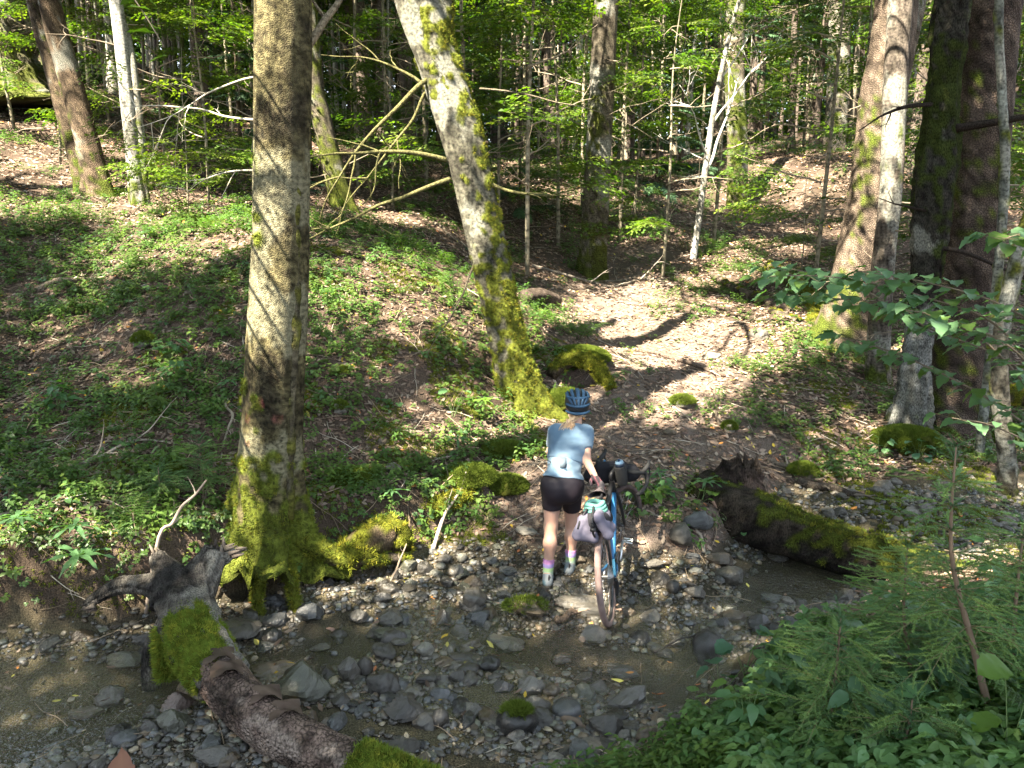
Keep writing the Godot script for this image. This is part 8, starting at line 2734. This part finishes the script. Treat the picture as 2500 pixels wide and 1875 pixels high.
	for q in [[[-0.225, 0.84, -0.01], [-0.21, 0.76, -0.01], [-0.13, 0.69, 0.0]], [[-0.11, 0.93, 0.0], [-0.18, 0.89, -0.005], [-0.222, 0.84, -0.01]], [[-0.11, 0.91, -0.05], [-0.17, 0.86, -0.09], [-0.2, 0.8, -0.115]], [[0.2, 0.95, 0.02], [0.1, 0.93, 0.03], [-0.03, 0.93, 0.02]]]:
		rod(bag, "strap", [Vector3(q[0][0], q[0][1], q[0][2]), Vector3(q[1][0], q[1][1], q[1][2]), Vector3(q[2][0], q[2][1], q[2][2])], [0.009, 0.009], black, 6)
	rod(bag, "buckle", [Vector3(-0.226, 0.80, -0.025), Vector3(-0.226, 0.80, 0.012)], [0.014, 0.014], black, 6)
	var hbag := thing("handlebar_bag", "black roll bag strapped across the handlebar", "bag", contact)
	hbag.transform = place
	put(mesh_of(nets([[Vector3(1.02, 0.80, -0.17), Vector3(1.02, 0.80, 0.15), 0.075, 0.075], [Vector3(0.99, 0.87, -0.1), Vector3(0.99, 0.87, 0.08), 0.05, 0.05]], 0.01, 0.03, dark, 0.006), false), "roll", mat(0.8, 0.25), hbag)
	rod(hbag, "strap", [Vector3(0.96, 0.88, -0.06), Vector3(1.03, 0.92, -0.06), Vector3(1.10, 0.82, -0.06)], [0.008, 0.008], blue, 6)
	rod(hbag, "strap", [Vector3(0.96, 0.88, 0.06), Vector3(1.03, 0.92, 0.06), Vector3(1.10, 0.82, 0.06)], [0.008, 0.008], black, 6)
	var btl := thing("water_bottle", "water bottle with pale blue cap in a black pouch at the handlebar", "bottle", contact)
	btl.transform = place
	rod(btl, "pouch", [Vector3(0.86, 0.76, 0.09), Vector3(0.85, 0.83, 0.09), Vector3(0.84, 0.92, 0.088)], [0.042, 0.05, 0.05], rub, 16)
	rod(btl, "body", [Vector3(0.84, 0.92, 0.088), Vector3(0.837, 0.945, 0.087)], [0.04, 0.04], plain(Color(0.02, 0.03, 0.05), 0.3), 18)
	rod(btl, "cap", [Vector3(0.837, 0.945, 0.087), Vector3(0.834, 0.962, 0.086)], [0.036, 0.03], plain(Color(0.24, 0.36, 0.46), 0.35), 18)
	rod(btl, "nozzle", [Vector3(0.834, 0.962, 0.086), Vector3(0.831, 0.982, 0.086)], [0.011, 0.009], plain(Color(0.03, 0.05, 0.09), 0.3), 10)

func _ready() -> void:
	nz.noise_type = FastNoiseLite.TYPE_SIMPLEX_SMOOTH
	nz.frequency = 0.01
	nz.fractal_type = FastNoiseLite.FRACTAL_NONE
	nz.seed = 7
	# camera
	var cam := Camera3D.new()
	cam.fov = 53.0
	cam.near = 0.05
	cam.far = 400.0
	cam.position = Vector3(0, 2.75, 0)
	cam.rotation_degrees = Vector3(-11.0, 0, 0)
	add_child(cam)
	cam.current = true
	# sky, sun, exposure
	var env := Environment.new()
	var sky := Sky.new()
	var sm := ProceduralSkyMaterial.new()
	sm.sky_top_color = Color(0.66, 0.71, 0.78)
	sm.sky_horizon_color = Color(0.86, 0.90, 0.94)
	sm.sky_curve = 0.2
	sm.ground_bottom_color = Color(0.2, 0.2, 0.16)
	sm.ground_horizon_color = Color(0.5, 0.5, 0.45)
	sm.sun_angle_max = 2.0
	sky.sky_material = sm
	env.background_mode = Environment.BG_SKY
	env.sky = sky
	env.background_energy_multiplier = 0.5
	env.tonemap_mode = Environment.TONE_MAPPER_LINEAR
	env.tonemap_exposure = 11.5
	env.sdfgi_enabled = true
	env.ssao_enabled = true
	env.ssil_enabled = true
	var we := WorldEnvironment.new()
	we.environment = env
	add_child(we)
	var sun := DirectionalLight3D.new()
	sun.light_energy = 1.6
	sun.light_color = Color(1.0, 0.95, 0.86)
	sun.light_angular_distance = 0.5
	sun.shadow_enabled = true
	add_child(sun)
	sun.look_at_from_position(SUN_TO * 50.0, Vector3.ZERO, Vector3.UP)

	var t0 := Time.get_ticks_msec()
	make_materials()
	solve_terrain()
	print("terrain ", Time.get_ticks_msec() - t0)
	make_flora()
	build_ground()
	print("ground ", Time.get_ticks_msec() - t0)
	main_trees()
	print("trees ", Time.get_ticks_msec() - t0)
	hang_canopy()
	build_bough()
	print("canopy ", Time.get_ticks_msec() - t0)
	build_stones()
	print("stones ", Time.get_ticks_msec() - t0)
	build_floor()
	print("floor ", Time.get_ticks_msec() - t0)
	build_logs()
	print("logs ", Time.get_ticks_msec() - t0)
	build_wood()
	print("wood ", Time.get_ticks_msec() - t0)
	build_plants()
	print("plants ", Time.get_ticks_msec() - t0)
	build_rider()
	print("rider ", Time.get_ticks_msec() - t0)
	build_bicycle()
	print("bicycle ", Time.get_ticks_msec() - t0)
